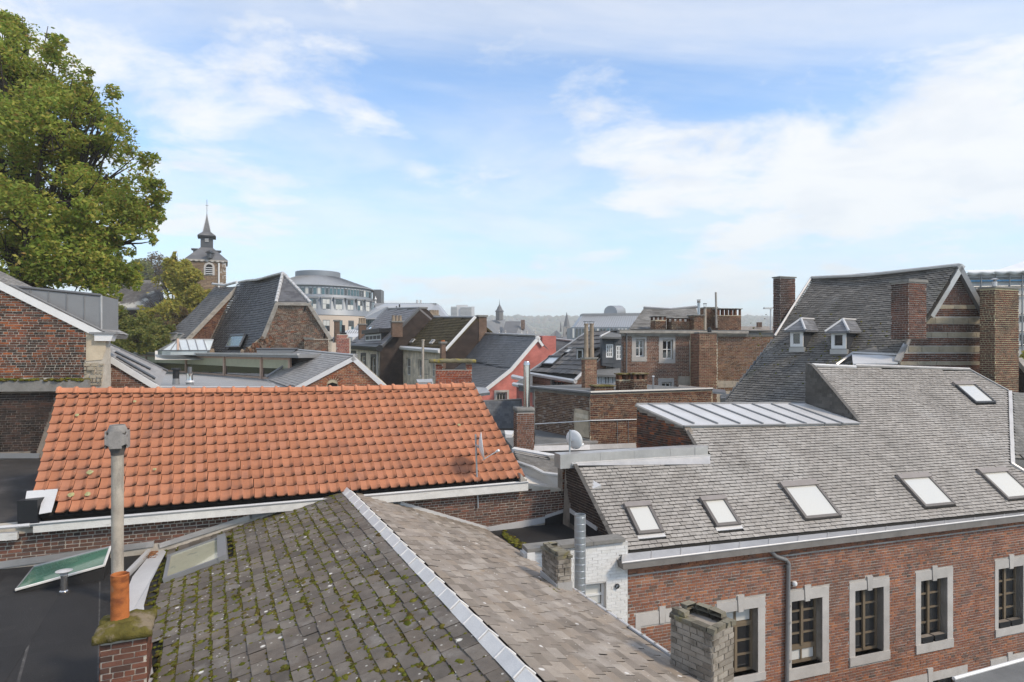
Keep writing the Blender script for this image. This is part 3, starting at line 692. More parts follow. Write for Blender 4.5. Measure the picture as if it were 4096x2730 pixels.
for k in range(9):            # half-round zinc gutter in lengths
    a_, c_ = gl.lerp(gr, k / 9), gl.lerp(gr, (k + 1) / 9)
    V = []
    for q in (a_, c_):
        for j in range(9):
            an = math.pi * (j / 8); V.append(q + N1 * (.075 * math.cos(an)) + Vector((0, 0, -.07 * math.sin(an) + .02)))
    b.add(V, [(j, j + 1, j + 10, j + 9) for j in range(8)])
b.tube([gl + N1 * .08 + Vector((0, 0, .022)), gr + N1 * .08 + Vector((0, 0, .022))], .013, 6)
b.ob('gutter', m_zinc_pale, orange, True)
MB().tube([f_gut.hit(-80, 2118, .02), f_gut.hit(120, 2100, .02)], .035, 8).ob('drain_pipe', m_zinc_pale, orange, True)
MB().prism(f_w1, f_w1.poly([(118, 2068), (2105, 1918), (2105, 1950), (118, 2110)]), .0, .03).ob('eave_gap_shade', m_dark, orange)  # black sheet put in as the shade between tile edge and gutter
MB().prism(f_gut, f_gut.poly([(2085, 1896), (2113, 1931), (2085, 1935)]), -.2, -.03).ob('verge_board', m_wood_grey, orange)
q = [f_or.hit(110, 1975, .06), f_or.hit(235, 1966, .06), f_or.hit(208, 2058, .055), f_or.hit(158, 2066, .05), f_or.hit(170, 2012, .06), f_or.hit(104, 2010, .06)]
MB().hull2(q, [p + f_or.n * .012 for p in q]).ob('zinc_patch', m_zinc_pale, orange)
q0 = P(70, 2090, 12.0); q1 = P(152, 2085, 12.05)
f_bx = Fr(q0, q1 - q0, (0, 0, 1)); u_, v_ = f_bx.uv(152, 2000)
b = MB().box(f_bx, 0, (q1 - q0).length, -.1, v_, -.6, 0)
b.ob('parapet_end', m_black, orange); 
m_lich = M('lichen', [(.34, .32, .15)], .95, (20, .3), [((.5, .47, .36), 30, .5, .7, .6)], None)
for (x, y, r_) in ((361, 1897, .085), (352, 1985, .075), (285, 1987, .08), (310, 1668, .06), (540, 1613, .05), (620, 1885, .05), (1835, 1706, .06)):
    b = MB(); c_ = f_or.hit(x, y, .05); b.add([c_ + f_or.n * .022] + [c_ + (f_or.e1 * math.cos(a) + f_or.e2 * math.sin(a)) * r_ * .72 * random.uniform(.8, 1.1) + f_or.n * .006 for a in [2 * math.pi * q / 12 for q in range(12)]], [(0, 1 + q, 1 + (q + 1) % 12) for q in range(12)])
    b.ob('lichen_patch', m_lich, orange)

# flashing strips where the flat and slate roofs meet this wall
MB().prism(f_w1, f_w1.poly([(-120, 2262), (616, 2163), (616, 2186), (-120, 2290)]), .0, .025).ob('flashing', m_zinc, orange)
MB().prism(f_w1, f_w1.poly([(1945, 2108), (2178, 2068), (2180, 2090), (1957, 2138)]), .0, .03).ob('flashing', m_zinc_pale, orange)
MB().prism(f_w1, f_w1.poly([(2178, 2062), (2279, 2028), (2279, 2046), (2180, 2084)]), .0, .02).ob('flashing', m_zinc_pale, orange)
ct = f_w1.hit(1900, 2060)

# ================================================================== mossy slate roof in front
slatehouse = thing('slate_roofed_outbuilding', P(1500, 2730, 9.5) + Vector((0, 0, -2)), 'outbuilding with a mossy slate roof split by a pale zinc ridge', 'house')
P0 = f_w1.hit(1385, 1962); zr_ = P0.z - HC; P1 = P(2127, 2732, -zr_ * FPX / (2732 - HY)); RD = (P1 - P0)
P1x = P1 + RD.normalized() * 1.6
E0 = f_w1.hit(664, 2206); E1 = f_w1.hit(1962, 2124)
f_sl = Fr(E0, RD, P0 - E0); f_sr = Fr(E1, RD, P0 - E1)
pl = f_sl.poly([(1385, 1962), (2127, 2732)]) + [f_sl.uvp(P1x)] + f_sl.poly([(650, 2900), (612, 2700), (588, 2560), (575, 2420), (600, 2330), (664, 2206)])
pr = f_sr.poly([(1385, 1962), (2127, 2732)]) + [f_sr.uvp(P1x)] + f_sr.poly([(3010, 2860), (2722, 2654), (2300, 2362), (1962, 2124)])
sl = sheet('mossy_slope', f_sl, pl, m_shade_back, slatehouse, -.10, -.02)
sr = sheet('bare_slope', f_sr, pr, m_shade_back, slatehouse, -.10, -.02)
sw = skylight(sl, f_sl, [(898, 2160), (914, 2238), (668, 2335), (664, 2239)], m_glass_y, m_zinc_mid, m_zinc_mid, .09, .06)
VS = min(p[1] for p in pl)
EXL, WDL = .205, .29
slates(sl, f_sl, pl, m_slate_fg, EXL, WDL, .008, .017, .012, holes=[sw], limit=300, jit=.1, vstart=VS)
slates(sr, f_sr, pr, m_slate_warm, .170, .28, .008, .020, .012, limit=300, jit=.12, over=.90)
# moss cushions in the joints of the mossy slope
pts = []
vmax = max(p[1] for p in pl); um = [p[0] for p in pl]
k = 0
while len(pts) < 13000 and k < 200000:
    k += 1
    row = random.randint(0, int((vmax - VS) / EXL)); v = VS + row * EXL
    if random.random() < .42:
        u = math.floor(random.uniform(min(um), max(um)) / WDL) * WDL + (row % 2) * .5 * WDL; u += random.gauss(0, .01); v += random.uniform(0, EXL); nj = 1
    else:
        u = random.uniform(min(um), max(um)); v += random.gauss(-.01, .012); nj = 0
    w = f_sl.at(u, v)
    if w.y < 3: continue
    x, y = proj(w)
    if not (-50 < x < 2250 and 1900 < y < 2850): continue
    ins = any(a < u < b_ for a, b_ in spans(pl, v))
    if not ins or (sw[0] - .02 < u < sw[1] + .02 and sw[2] - .03 < v < sw[3] + .03): continue
    dens = mnoise.noise(Vector((u * .55, v * .8, 2.0))) * .5 + .5 + .35 * mnoise.noise(Vector((u * 2.2, v * 2.2, 7)))
    dens *= 1.0 - max(0, (v / vmax - .62)) * 1.9
    if random.random() > dens * 1.7 - .2: continue
    pts.append((w + f_sl.n * .008, f_sl.e1, f_sl.e2, f_sl.n, random.choice((.012, .016, .02, .027, .036)) * random.uniform(.7, 1.25)))
for q in range(260):                      # larger cushions where the moss is thickest
    p0_ = random.choice(pts)
    for z_ in range(random.randint(2, 5)):
        pts.append((p0_[0] + f_sl.e1 * random.gauss(0, .035) + f_sl.e2 * random.gauss(0, .02), f_sl.e1, f_sl.e2, f_sl.n, random.uniform(.028, .055)))
blobs(sl, 'moss', pts, m_moss)
# ridge: white zinc caps with rolls at the joints
nseg = 24
for k in range(nseg):
    a_ = P0 + RD.normalized() * (RD.length + 1.6) * k / nseg; b_ = P0 + RD.normalized() * ((RD.length + 1.6) * (k + 1) / nseg + .03)
    hl = (E0 - P0); hl = (hl - RD.normalized() * hl.dot(RD.normalized())).normalized(); hr = (E1 - P0); hr = (hr - RD.normalized() * hr.dot(RD.normalized())).normalized()
    V = []
    lift = .03 + .006 * (k % 2)
    for q in (a_, b_):
        V += [q + hl * .125 + Vector((0, 0, lift - .01)), q + hl * .05 + Vector((0, 0, lift + .025)), q + Vector((0, 0, lift + .05)), q + hr * .05 + Vector((0, 0, lift + .025)), q + hr * .12 + Vector((0, 0, lift - .01))]
    m = MB().add(V, [(0, 1, 6, 5), (1, 2, 7, 6), (2, 3, 8, 7), (3, 4, 9, 8)])
    c_ = [x + Vector((0, 0, .008)) for x in V[5:10]]; m.tube(c_, .012, 5)
    m.ob('ridge_cap', m_ridge_w, slatehouse)
MB().tube([f_w1.hit(1375, 1957, .02), f_w1.hit(1385, 1954, .02), f_w1.hit(1396, 1958, .02)], .05, 6).ob('ridge_end_cap', m_zinc, slatehouse)
def strip(fr, a, b, w0, w1, mat, name, parent, h=.03):
    pa, pb = fr.uv(*a), fr.uv(*b)
    d = Vector((pb[0] - pa[0], pb[1] - pa[1])).normalized(); n = Vector((-d.y, d.x))
    if n.y < 0: n = -n
    return MB().prism(fr, [(pa[0] + n.x * w0, pa[1] + n.y * w0), (pb[0] + n.x * w0, pb[1] + n.y * w0), (pb[0] + n.x * w1, pb[1] + n.y * w1), (pa[0] + n.x * w1, pa[1] + n.y * w1)], 0, h).ob(name, mat, parent)
strip(f_w1, (640, 2188), (1010, 2070), -.02, .075, m_zinc, 'flashing', slatehouse)
strip(f_w1, (1000, 2073), (1388, 1958), -.02, .075, m_zinc_mid, 'flashing', slatehouse)
strip(f_w1, (1384, 1958), (1600, 2018), -.03, .05, m_zinc_mid, 'flashing', slatehouse)
strip(f_w1, (1598, 2016), (1957, 2120), -.03, .06, m_zinc_pale, 'flashing', slatehouse)
# right eave gutter with brackets
ga = f_sr.hit(2296, 2364, .02); gb = f_sr.hit(2722, 2656, .02); gb = gb + (gb - ga) * .3
MB().tube([ga, gb], .032, 8).ob('gutter', m_zinc_pale, slatehouse, True)
for k in range(12):
    q = ga.lerp(gb, (k + .5) / 12); MB().tube([q - f_sr.e2 * -.05 + f_sr.n * .03, q - f_sr.e2 * .04 + f_sr.n * .034], .008, 5).ob('gutter_bracket', m_wood_grey, slatehouse)
# body of the building below the slopes
zb = 0.0
MB().hull2([Vector((p.x, p.y, zb)) for p in (E0, E1, E1 + RD * 1.15, E0 + RD * 1.15)], [p + Vector((0, 0, -.12)) for p in (E0, E1, E1 + RD * 1.15, E0 + RD * 1.15)]).ob('wall', m_mort_g, slatehouse)

# ================================================================== black flat roof at the left
zF = f_w1.hit(100, 2268).z
def hz(px, py, z): return P(px, py, -(z - HC) * FPX / (py - HY))
flat = thing('flat_roofed_annex', P(200, 2700, 10) + Vector((0, 0, -2)), 'annex with a black felt flat roof below the old brick wall', 'building')
q = [f_w1.hit(-900, 2330), f_w1.hit(660, 2190), E0 + RD * .2, E0 + RD * 1.2, E0 + RD * 1.2 - Vector((7, 0, 0))]
q = [Vector((p.x, p.y, zF)) for p in q]
MB().hull2([p - Vector((0, 0, .3)) for p in q], q).ob('flat_roof', m_felt, flat)
MB().hull2([Vector((p.x, p.y, 0)) for p in q], [p - Vector((0, 0, .3)) for p in q]).ob('wall', m_mort_g, flat)
for (a_, b_, w) in (((165, 2390), (70, 2740), .022), ((400, 2300), (392, 2730), .012)):     # welded seams of the felt
    pa, pb = hz(*a_, zF), hz(*b_, zF); s_ = Vector((1, .15, 0)).normalized() * w
    MB().hull2([pa - s_, pa + s_, pb + s_, pb - s_], [p + Vector((0, 0, .006)) for p in (pa - s_ * .8, pa + s_ * .8, pb + s_ * .8, pb - s_ * .8)]).ob('felt_seam', M('felt_seam' + str(a_[0]), [(.07, .066, .062)], .8, (8, .6), [((.3, .29, .27), 9, .6, .75, .6)], None), flat)
# lapped felt sheets on the flat roof, each a few millimetres proud of the next
lw = Vector((RD.x, RD.y, 0)).normalized(); lx = Vector((-lw.y, lw.x, 0)) * (1 if lw.y > 0 else -1); lx = lx if lx.x < 0 else -lx
st_ = Vector((E0.x, E0.y, zF)) + lw * .35 + lx * .45
for q_ in range(7):
    a0_ = st_ + lx * q_ * 1.0; L0 = random.uniform(.9, 2.2); pos_ = 0.0
    while pos_ < 7.5:
        a_ = a0_ + lw * pos_; hh = .004 + .004 * (q_ % 2) + .002 * random.random()
        qd = [a_, a_ + lx * 1.04, a_ + lx * 1.04 + lw * L0, a_ + lw * L0]
        MB().hull2([p - Vector((0, 0, .01)) for p in qd], [p + Vector((0, 0, hh)) for p in qd]).ob('felt_sheet', m_felt, flat)
        pos_ += L0 - .02; L0 = random.uniform(2.0, 4.0)
# zinc valley between the flat roof and the mossy slope
q = [hz(628, 2186, zF + .02), hz(664, 2210, zF + .06), hz(600, 2335, zF + .06), hz(575, 2425, zF + .06), hz(590, 2570, zF + .06), hz(625, 2760, zF + .06), hz(520, 2760, zF + .02), hz(500, 2500, zF + .02), hz(486, 2420, zF + .02), hz(530, 2310, zF + .02)]
MB().hull2(q, [p + Vector((0, 0, .012)) for p in q]).ob('valley_gutter', m_zinc_pale, flat)
a_, b_ = hz(617, 2196, zF), hz(470, 2350, zF)
dn = Vector((b_.y - a_.y, -(b_.x - a_.x), 0)).normalized() * .035
MB().hull2([a_ - dn, a_ + dn, b_ + dn, b_ - dn], [p + Vector((0, 0, .10)) for p in (a_ - dn, a_ + dn, b_ + dn, b_ - dn)]).ob('upstand', m_zinc_pale, flat)
lv = []
for k in range(70):
    p = hz(590 + random.gauss(12, 14), 2205 + abs(random.gauss(6, 12)), zF + .05); lv.append((p, Vector((1, .3, .2)).normalized(), Vector((-.3, 1, 0)).normalized(), Vector((0, 0, 1)), random.uniform(.015, .03)))
blobs(flat, 'dead_leaves', lv, m_leaf_dead, .4)
# glazed rooflight
gq = [P(61, 2361, (HC - zF - .06) * FPX / 961), P(136, 2267, (HC - zF - .16) * FPX / 867), P(442, 2188, (HC - zF - .36) * FPX / 788), P(416, 2263, (HC - zF - .26) * FPX / 863)]
rl = thing('rooflight', hz(250, 2330, zF), 'tilted green glass rooflight in a white frame on the black flat roof', 'rooflight')
MB().hull2([Vector((p.x, p.y, zF - .02)) for p in gq], [p - Vector((0, 0, .04)) for p in gq]).ob('kerb', m_felt, rl)
MB().hull2([p - Vector((0, 0, .015)) for p in gq], gq).ob('pane', m_glass_g, rl)
for i in range(4):
    MB().tube([gq[i], gq[(i + 1) % 4]], .022 if i != 0 else .014, 5).ob('frame', m_white_old if i in (2, 3) else m_zinc_mid, rl)
# mushroom vent
vb = hz(256, 2374, zF)
t = thing('roof_vent', vb, 'small steel mushroom vent on the black flat roof before the green rooflight', 'vent')
rv = .052; hv_ = (2374 - 2282) / FPX * vb.y
MB().lathe(vb, [(rv * 1.6, 0), (rv * 1.25, .05), (rv, .06), (rv, hv_ - .05)], 16).ob('pipe', m_steel, t, True)
MB().lathe(vb + Vector((0, 0, hv_ - .05)), [(.055, -.03), (.06, 0), (.12, .035), (.125, .042), (.02, .06), (.0, .062)], 20).ob('cap', m_zinc_pale, t, True)
MB().lathe(vb, [(.11, -.01), (.09, .02), (.06, .05)], 12).ob('collar', m_felt, t)
# tall concrete flue with a cowl
pb = hz(470, 2405, zF); rr = 22 / FPX * pb.y; zt = HC - (1815 - HY) / FPX * pb.y
t = thing('concrete_flue', pb, 'tall grey concrete flue pipe with a four-plate cowl before the orange tiles', 'flue pipe')
MB().lathe(pb, [(rr, 0), (rr * 1.0, 1.0), (rr * 1.0, zt - pb.z)], 24).ob('pipe', m_concrete, t, True)
ctop = Vector((pb.x, pb.y, zt)); k_ = pb.y / FPX
m_cowl = M('cowl_asbestos', [(.30, .28, .26)], .85, (6, .25), [((.10, .09, .085), 6, .5, .7, .7)], (60, .4))
m_cowld = M('cowl_dark', [(.10, .09, .082)], .85, (6, .3), [((.25, .23, .2), 8, .6, .75, .5)], (60, .4))
MB().lathe(ctop, [(rr * 1.08, -.02), (rr * 1.1, .02), (30 * k_, 22 * k_), (32 * k_, 40 * k_), (rr, 52 * k_)], 20).ob('lower_cone', m_cowld, t, True)
MB().lathe(ctop, [(rr * .6, 30 * k_), (rr * .6, 85 * k_)], 12).ob('throat', m_dark, t)
MB().lathe(ctop, [(35 * k_, 82 * k_), (37 * k_, 90 * k_), (27 * k_, 115 * k_), (24 * k_, 114 * k_), (30 * k_, 92 * k_)], 20, cap=False).ob('upper_cone', m_cowl, t, True)
for ang in (-70, 20, 110, 200):
    a0 = R(ang); d = Vector((math.cos(a0), math.sin(a0), 0)); e = Vector((-d.y, d.x, 0)); c = ctop + d * 40 * k_
    V = []
    for (x, z) in ((-38, 42), (-22, 34), (-22, 24), (22, 24), (22, 34), (38, 42), (38, 74), (22, 82), (22, 92), (-22, 92), (-22, 82), (-38, 74)):
        V.append(c + e * x * k_ - d * abs(x) * .25 * k_ + Vector((0, 0, z * k_)))
    MB().hull2(V, [p + d * 6 * k_ for p in V]).ob('plate', m_cowl, t)
# chimney with the tall clay pot
e1 = Vector((math.sin(R(66)), math.cos(R(66)), 0)); e2 = Vector((-e1.y, e1.x, 0))
YC = 7.5; c0 = P(402, 2600, YC); c1 = c0 + e1 * .53; zt = HC - (2560 - HY) / FPX * (YC + .05)
t = chimney('pot_chimney', 'brown brick chimney with a mossy slab carrying one tall orange clay pot', (c0.x, c0.y), e1, .465, .54, zt, zF - .6, m_br_fg, m_mort_l, course=.068, length=.215, proud=.01, hdr=.25, sides=3)
o = Vector((c0.x, c0.y, zt)) - e1 * .075 - e2 * .08
rough_slab(o, e1, e2, .60, .69, .085, m_moss_cap, 'slab', t, .03, 22, 26, .07)
pc = P(480, 2498, 7.82); pc.z = zt + .13
MB().lathe(pc, [(0.1015, -0.0470), (0.1015, 0.0000), (0.0987, 0.0188), (0.0987, 0.1880), (0.1006, 0.2068), (0.0978, 0.2256), (0.0968, 0.4700), (0.1006, 0.4982), (0.1006, 0.5405), (0.0921, 0.5452), (0.0846, 0.5264), (0.0827, 0.0940)], 28, cap=False).ob('pot', m_pot, t, True)
# ================================================================== brick town house at the right: facade, gutter, pale slate roof
AZF = 70.8; YF = 13.64
f_f = Fr.vert(2510, 2255, YF, AZF); UF = f_f.e1.copy(); NF = f_f.n.copy()
fac = thing('brick_town_house', f_f.hit(3500, 2900) - Vector((0, 0, 1)), 'red brick town house with pale stone window surrounds and a long pale slate roof', 'house')
fp = f_f.poly([(2510, 2275), (4300, 2050)]); zlow = -HC + .02 - (f_f.o.z - HC)
fp = [fp[0], fp[1], (fp[1][0], zlow), (fp[0][0], zlow)]
def fo(l, r, tx, ty, bx, by):
    m = (ty + by) / 2
    u0 = f_f.uv(l, m)[0]; u1 = f_f.uv(r, m)[0]; return (u0, u1, f_f.uv(bx, by)[1], f_f.uv(tx, ty)[1])
WIN = [  # outer surround, opening
    (fo(2865, 3059, 2963, 2399, 2985, 2730), fo(2889, 3031, 2959, 2441, 2983, 2700)),
    (fo(3149, 3314, 3230, 2357, 3230, 2707), fo(3165, 3288, 3225, 2398, 3225, 2663)),
    (fo(3396, 3556, 3477, 2321, 3468, 2652), fo(3419, 3533, 3472, 2356, 3468, 2617)),
    (fo(3661, 3810, 3736, 2279, 3729, 2603), fo(3682, 3788, 3733, 2317, 3729, 2568)),
    (fo(3978, 4110, 4038, 2235, 4034, 2537), fo(3992, 4092, 4038, 2270, 4036, 2507)),
]
LOW = [(fo(3560, 3868, 3724, 2690, 3724, 2725), None), (fo(3961, 4110, 4030, 2628, 4030, 2665), None)]
holes = [w[1] for w in WIN]
low_open = []
for (o_, _), (xa, xb) in zip(LOW, ((3600, 3845), (3985, 4100))):
    u0, u1 = f_f.uv(xa, 2720)[0], f_f.uv(xb, 2720)[0]; low_open.append((u0, u1, o_[2] - 1.5, o_[2]))
wall_f = wall_holes('wall', f_f, fp, holes + low_open, m_mort_g, fac, .3)
sur = [w[0] for w in WIN] + [(o_[0][0], o_[0][1], o_[0][2] - 1.5, o_[0][3]) for o_ in LOW]
blk = fo(2541, 2750, 2646, 2443, 2646, 2492); sur2 = sur + [blk]
keyst = []
for o_ in [w[0] for w in WIN] + [o[0] for o in LOW] + [blk]:
    c = (o_[0] + o_[1]) / 2; keyst.append((c - .1, c + .1, o_[3], o_[3] + .1))
vtop = f_f.uv(2512, 2297)[1]; bp_ = [(.01, vtop), (fp[1][0] - .3, vtop), (fp[1][0] - .3, vtop - 5.2), (.01, vtop - 5.2)]
bricks(wall_f, f_f, bp_, m_br_fac, .066, .21, .015, .008, holes=sur2 + keyst, limit=300)
for k in range(3):                       # corbelled courses under the gutter
    va, vb = f_f.uv(2512, 2278 + k * 7)[1], f_f.uv(2512, 2285 + k * 7)[1]
    fk = f_f.off(.05 - .016 * k); ms = []
    u = fp[0][0]; 
    while u < fp[1][0]:
        L = random.choice((.2, .11)); ms.append(mat4(fk.at(u + L / 2, (va + vb) / 2 , -.06), UF * (L - .01), NF * .062, Vector((0, 0, .05)))); u += L
    scatter(wall_f, 'brick', 'brick', m_br_fac, ms, 0, rest='corbel_course_%d' % k if False else 'corbel_course')
JW = .11
for idx, (o_, p_) in enumerate(WIN):
    ou0, ou1, ov0, ov1 = o_; u0, u1, v0, v1 = p_; c = (u0 + u1) / 2
    MB().box(f_f, ou0, c - .09, v1, ov1, -.28, .018).ob('lintel_stone', m_stone, fac); MB().box(f_f, c + .09, ou1, v1, ov1, -.28, .018).ob('lintel_stone', m_stone, fac)
    kb = [(c - .065, v1 - .035), (c + .065, v1 - .035), (c + .09, ov1 + .1), (c - .09, ov1 + .1)]
    MB().prism(f_f, kb, -.28, .035).ob('keystone', m_stone, fac)
    MB().box(f_f, ou0, u0, v0, v1, -.28, .016).ob('jamb_stone', m_stone, fac); MB().box(f_f, u1, ou1, v0, v1, -.28, .016).ob('jamb_stone', m_stone, fac)
    MB().box(f_f, ou0, ou1, ov0, v0, -.28, .04).ob('sill', m_stone, fac)
    H = v1 - v0
    vb = v0 + (H * .24 if idx == 1 else .0)
    tr = v1 - H * (.27 if idx == 0 else 0)
    w = window(fac, f_f, u0 + .004, u1 - .004, vb, tr, 2, 4 if idx else 3, m_wood, m_glass, .17, .06, .055)
    MB().box(f_f, c - .035, c + .035, vb + .04, tr - .04, -.17, -.145).ob('meeting_stile', m_wood, w)
    if idx == 1:
        w = window(fac, f_f, u0 + .004, u1 - .004, v0, vb, 2, 1, m_wood, m_blind, .17, .06, .04)
    if idx == 0:
        w = window(fac, f_f, u0 + .004, u1 - .004, tr, v1, 2, 1, m_wood, m_blind, .17, .05, .05)
    if idx in (2, 1): pass
    if idx in (3, 4):
        for s_ in (0, 1):
            a_ = u0 + .03 + s_ * (u1 - u0 - .06) / 2; e_ = a_ + (u1 - u0 - .06) / 2 - .02
            pt = tag(MB().prism(f_f, [(a_ + .03, v0 + .004), (e_ - .03, v0 + .004), (e_, v0 + .15), (a_, v0 + .15)], -.14, .02).ob('planter', m_black), ('black plastic planter on the stone sill of the window with lace curtains' if idx == 3 else 'black plastic planter on the window sill at the end of the brick facade'), 'planter', 'planters on the window sills')
            MB().box(f_f, a_ + .02, e_ - .02, v0 + .12, v0 + .153, -.125, .005).ob('soil', m_mort_d, pt)
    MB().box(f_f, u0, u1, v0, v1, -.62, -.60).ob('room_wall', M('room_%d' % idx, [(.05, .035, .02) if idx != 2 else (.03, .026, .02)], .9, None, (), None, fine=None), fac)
for (o_, _), lo in zip(LOW, low_open):
    u0, u1, v0, v1 = o_; c = (u0 + u1) / 2
    MB().box(f_f, u0, c - .09, v0, v1, -.28, .018).ob('lintel_stone', m_stone, fac); MB().box(f_f, c + .09, u1, v0, v1, -.28, .018).ob('lintel_stone', m_stone, fac)
    MB().prism(f_f, [(c - .065, v0 - .03), (c + .065, v0 - .03), (c + .09, v1 + .12), (c - .09, v1 + .12)], -.28, .035).ob('keystone', m_stone, fac)
    window(fac, f_f, lo[0] + .004, lo[1] - .004, lo[2], lo[3], 4, 2, m_wood, m_glass, .17, .06, .05)
u0, u1, v0, v1 = blk; c = (u0 + u1) / 2
MB().box(f_f, u0, c - .08, v0, v1, -.1, .016).ob('lintel_stone', m_stone, fac); MB().box(f_f, c + .08, u1, v0, v1, -.1, .016).ob('lintel_stone', m_stone, fac)
MB().prism(f_f, [(c - .06, v0), (c + .06, v0), (c + .075, v1 + .1), (c - .075, v1 + .1)], -.1, .03).ob('keystone', m_stone, fac)
MB().box(f_f, u0, u0 + .13, v0 - .2, v0, -.1, .014).ob('jamb_stone', m_stone, fac)
# gutter and zinc apron
ge = f_f.off(.24)
gt = ge.poly([(2490, 2253), (4250, 2043), (4250, 2068), (2494, 2281)])
MB().prism(ge, gt, -.24, 0).ob('cornice', M('cornice_grey', [(.20, .185, .17)], .6, (3, .2), [((.09, .08, .075), 3, .55, .75, .5, (1, 1, .3))], (40, .1)), fac)
MB().tube([ge.hit(2488, 2252, .0), ge.hit(4250, 2042, .0)], .02, 6).ob('gutter_rim', m_zinc_pale, fac, True)
EL = P(2485, 2222, YF - .02); ER = P(4096, 2052, 17.6)
PIT = 38.0
f_r = Fr(EL, ER - EL, Vector((-NF.x * math.cos(R(PIT)), -NF.y * math.cos(R(PIT)), math.sin(R(PIT)))))
na = 15
for k in range(na):                      # zinc apron sheets between slates and gutter
    x0 = 2488 + (4250 - 2488) * k / na; x1 = 2488 + (4250 - 2488) * (k + 1) / na
    ya = lambda x: 2219 + (2046 - 2219) * (x - 2488) / (4150 - 2488); yb = lambda x: 2253 + (2043 - 2253) * (x - 2490) / (4250 - 2490)
    q = [f_r.hit(x0, ya(x0), .02), f_r.hit(x1, ya(x1), .02), ge.hit(x1, yb(x1) - 3, -.01), ge.hit(x0, yb(x0) - 3, -.01)]
    MB().hull2(q, [p + Vector((0, 0, -.015)) for p in q]).ob('zinc_apron', m_zinc, fac)
    MB().tube([q[0] + f_r.n * .004, q[3] + f_r.n * .004], .011, 5).ob('apron_roll', m_zinc, fac)
# downpipe
dp = [ge.hit(3082, 2200, -.05), f_f.hit(3086, 2218, .12), f_f.hit(3110, 2228, .09), f_f.hit(3135, 2236, .075), f_f.hit(3145, 2250, .07), f_f.hit(3142, 2500, .07), f_f.hit(3136, 2900, .07)]
MB().tube(dp, .048, 10).ob('downpipe', m_zinc_mid, fac, True)
for yy in (2262, 2420, 2486, 2640): MB().lathe(f_f.hit(3144, yy, .07), [(.056, -.02), (.056, .02)], 10).ob('pipe_clip', m_zinc_mid, fac)
tag(MB().lathe(f_f.hit(3171, 2332, .06), [(.0, -.06), (.05, -.04), (.062, 0), (.05, .04), (.0, .06)], 12).ob('wall_lamp', m_white_clean, None, True), 'small round white lamp on the brick facade beside the downpipe', 'lamp')
# ---- the slate slope
HIPX = [(4032, 1566), (4042, 1856)]
rp = f_r.poly([(2485, 2222), (4250, 2036), (4250, 1985), (4042, 1858), (4032, 1566), (3955, 1522), (3875, 1482), (3245, 1464), (3340, 1572), (3440, 1694), (2738, 1707), (2792, 1797), (2832, 1800), (2832, 1850), (2302, 1860)])
rf = sheet('roof', f_r, rp, m_shade_back, fac, -.12, -.012)
SK = [[(2491, 2025), (2595, 2018), (2651, 2135), (2552, 2145)], [(2794, 2002), (2894, 1992), (2957, 2102), (2866, 2115)], [(3110, 1941), (3256, 1932), (3360, 2069), (3223, 2084)],
      [(3576, 1911), (3699, 1902), (3820, 2020), (3706, 2038)], [(3902, 1890), (4017, 1879), (4127, 1991), (4036, 2008)], [(3813, 1538), (3895, 1536), (3969, 1615), (3895, 1620)]]
hs = []
for k, q in enumerate(SK): hs.append(skylight(rf, f_r, q, m_glass_w, m_vel if k < 5 else m_vel_d, m_vel_top, .09, .075, .09 if k < 2 else None))
slates(rf, f_r, rp, m_slate_light, .098, .160, .007, .018, .010, holes=hs, limit=300, jit=.1, over=.90)
q = [f_r.hit(2362, 1960, .0), f_r.hit(2405, 1958, .0), f_r.hit(2400, 1952, .10), f_r.hit(2370, 1922, .01)]
MB().add(q, [(0, 1, 2), (0, 2, 3), (1, 2, 3), (0, 1, 3)]).ob('roof_vent', m_zinc_pale, fac)
# top edge, hip and verge metal
def edge(fr, a, b, r, mat, name, parent, h=.03): return MB().tube([fr.hit(*a, h), fr.hit(*b, h)], r, 6).ob(name, mat, parent, True)
edge(f_r, (3245, 1464), (3420, 1472), .06, m_zinc_pale, 'ridge_flashing', fac); edge(f_r, (3418, 1466), (3875, 1481), .06, m_zinc, 'ridge_flashing', fac)
edge(f_r, (3875, 1481), (4032, 1566), .035, m_zinc_mid, 'ridge_flashing', fac)
for a_, b_ in zip([(4033, 1566), (4035, 1640), (4037, 1712), (4040, 1785)], [(4035, 1640), (4037, 1712), (4040, 1785), (4042, 1858)]):
    u0, v0 = f_r.uv(*a_); u1, v1 = f_r.uv(*b_)
    MB().prism(f_r, [(u0 - .02, v0), (u0 + .16, v0), (u1 + .16, v1 - .01), (u1 - .02, v1 - .01)], .0, .035).ob('hip_cap', m_zinc, fac)
edge(f_r, (4042, 1858), (4250, 1985), .06, m_zinc, 'hip_flashing', fac)
for (a_, b_) in (((2302, 1860), (2485, 2222)), ((2738, 1707), (2792, 1797))):
    n_ = 16 if a_[1] > 1800 else 5
    for k in range(n_):
        p = f_r.hit(a_[0] + (b_[0] - a_[0]) * (k + .5) / n_ - 3, a_[1] + (b_[1] - a_[1]) * (k + .5) / n_, .006); d = (f_r.hit(*b_) - f_r.hit(*a_)); L = d.length / n_; d.normalize()
        s_ = f_r.n.cross(d).normalized()
        V = [p - d * L * .55 - s_ * .05, p + d * L * .55 - s_ * .05, p + d * L * .55 + s_ * .05, p - d * L * .55 + s_ * .05]
        MB().hull2([x + f_r.n * .012 * (1 + i // 2 * 0) for i, x in enumerate(V)], [x + f_r.n * .028 for x in V]).ob('verge_slate', m_slate_vdark, fac)
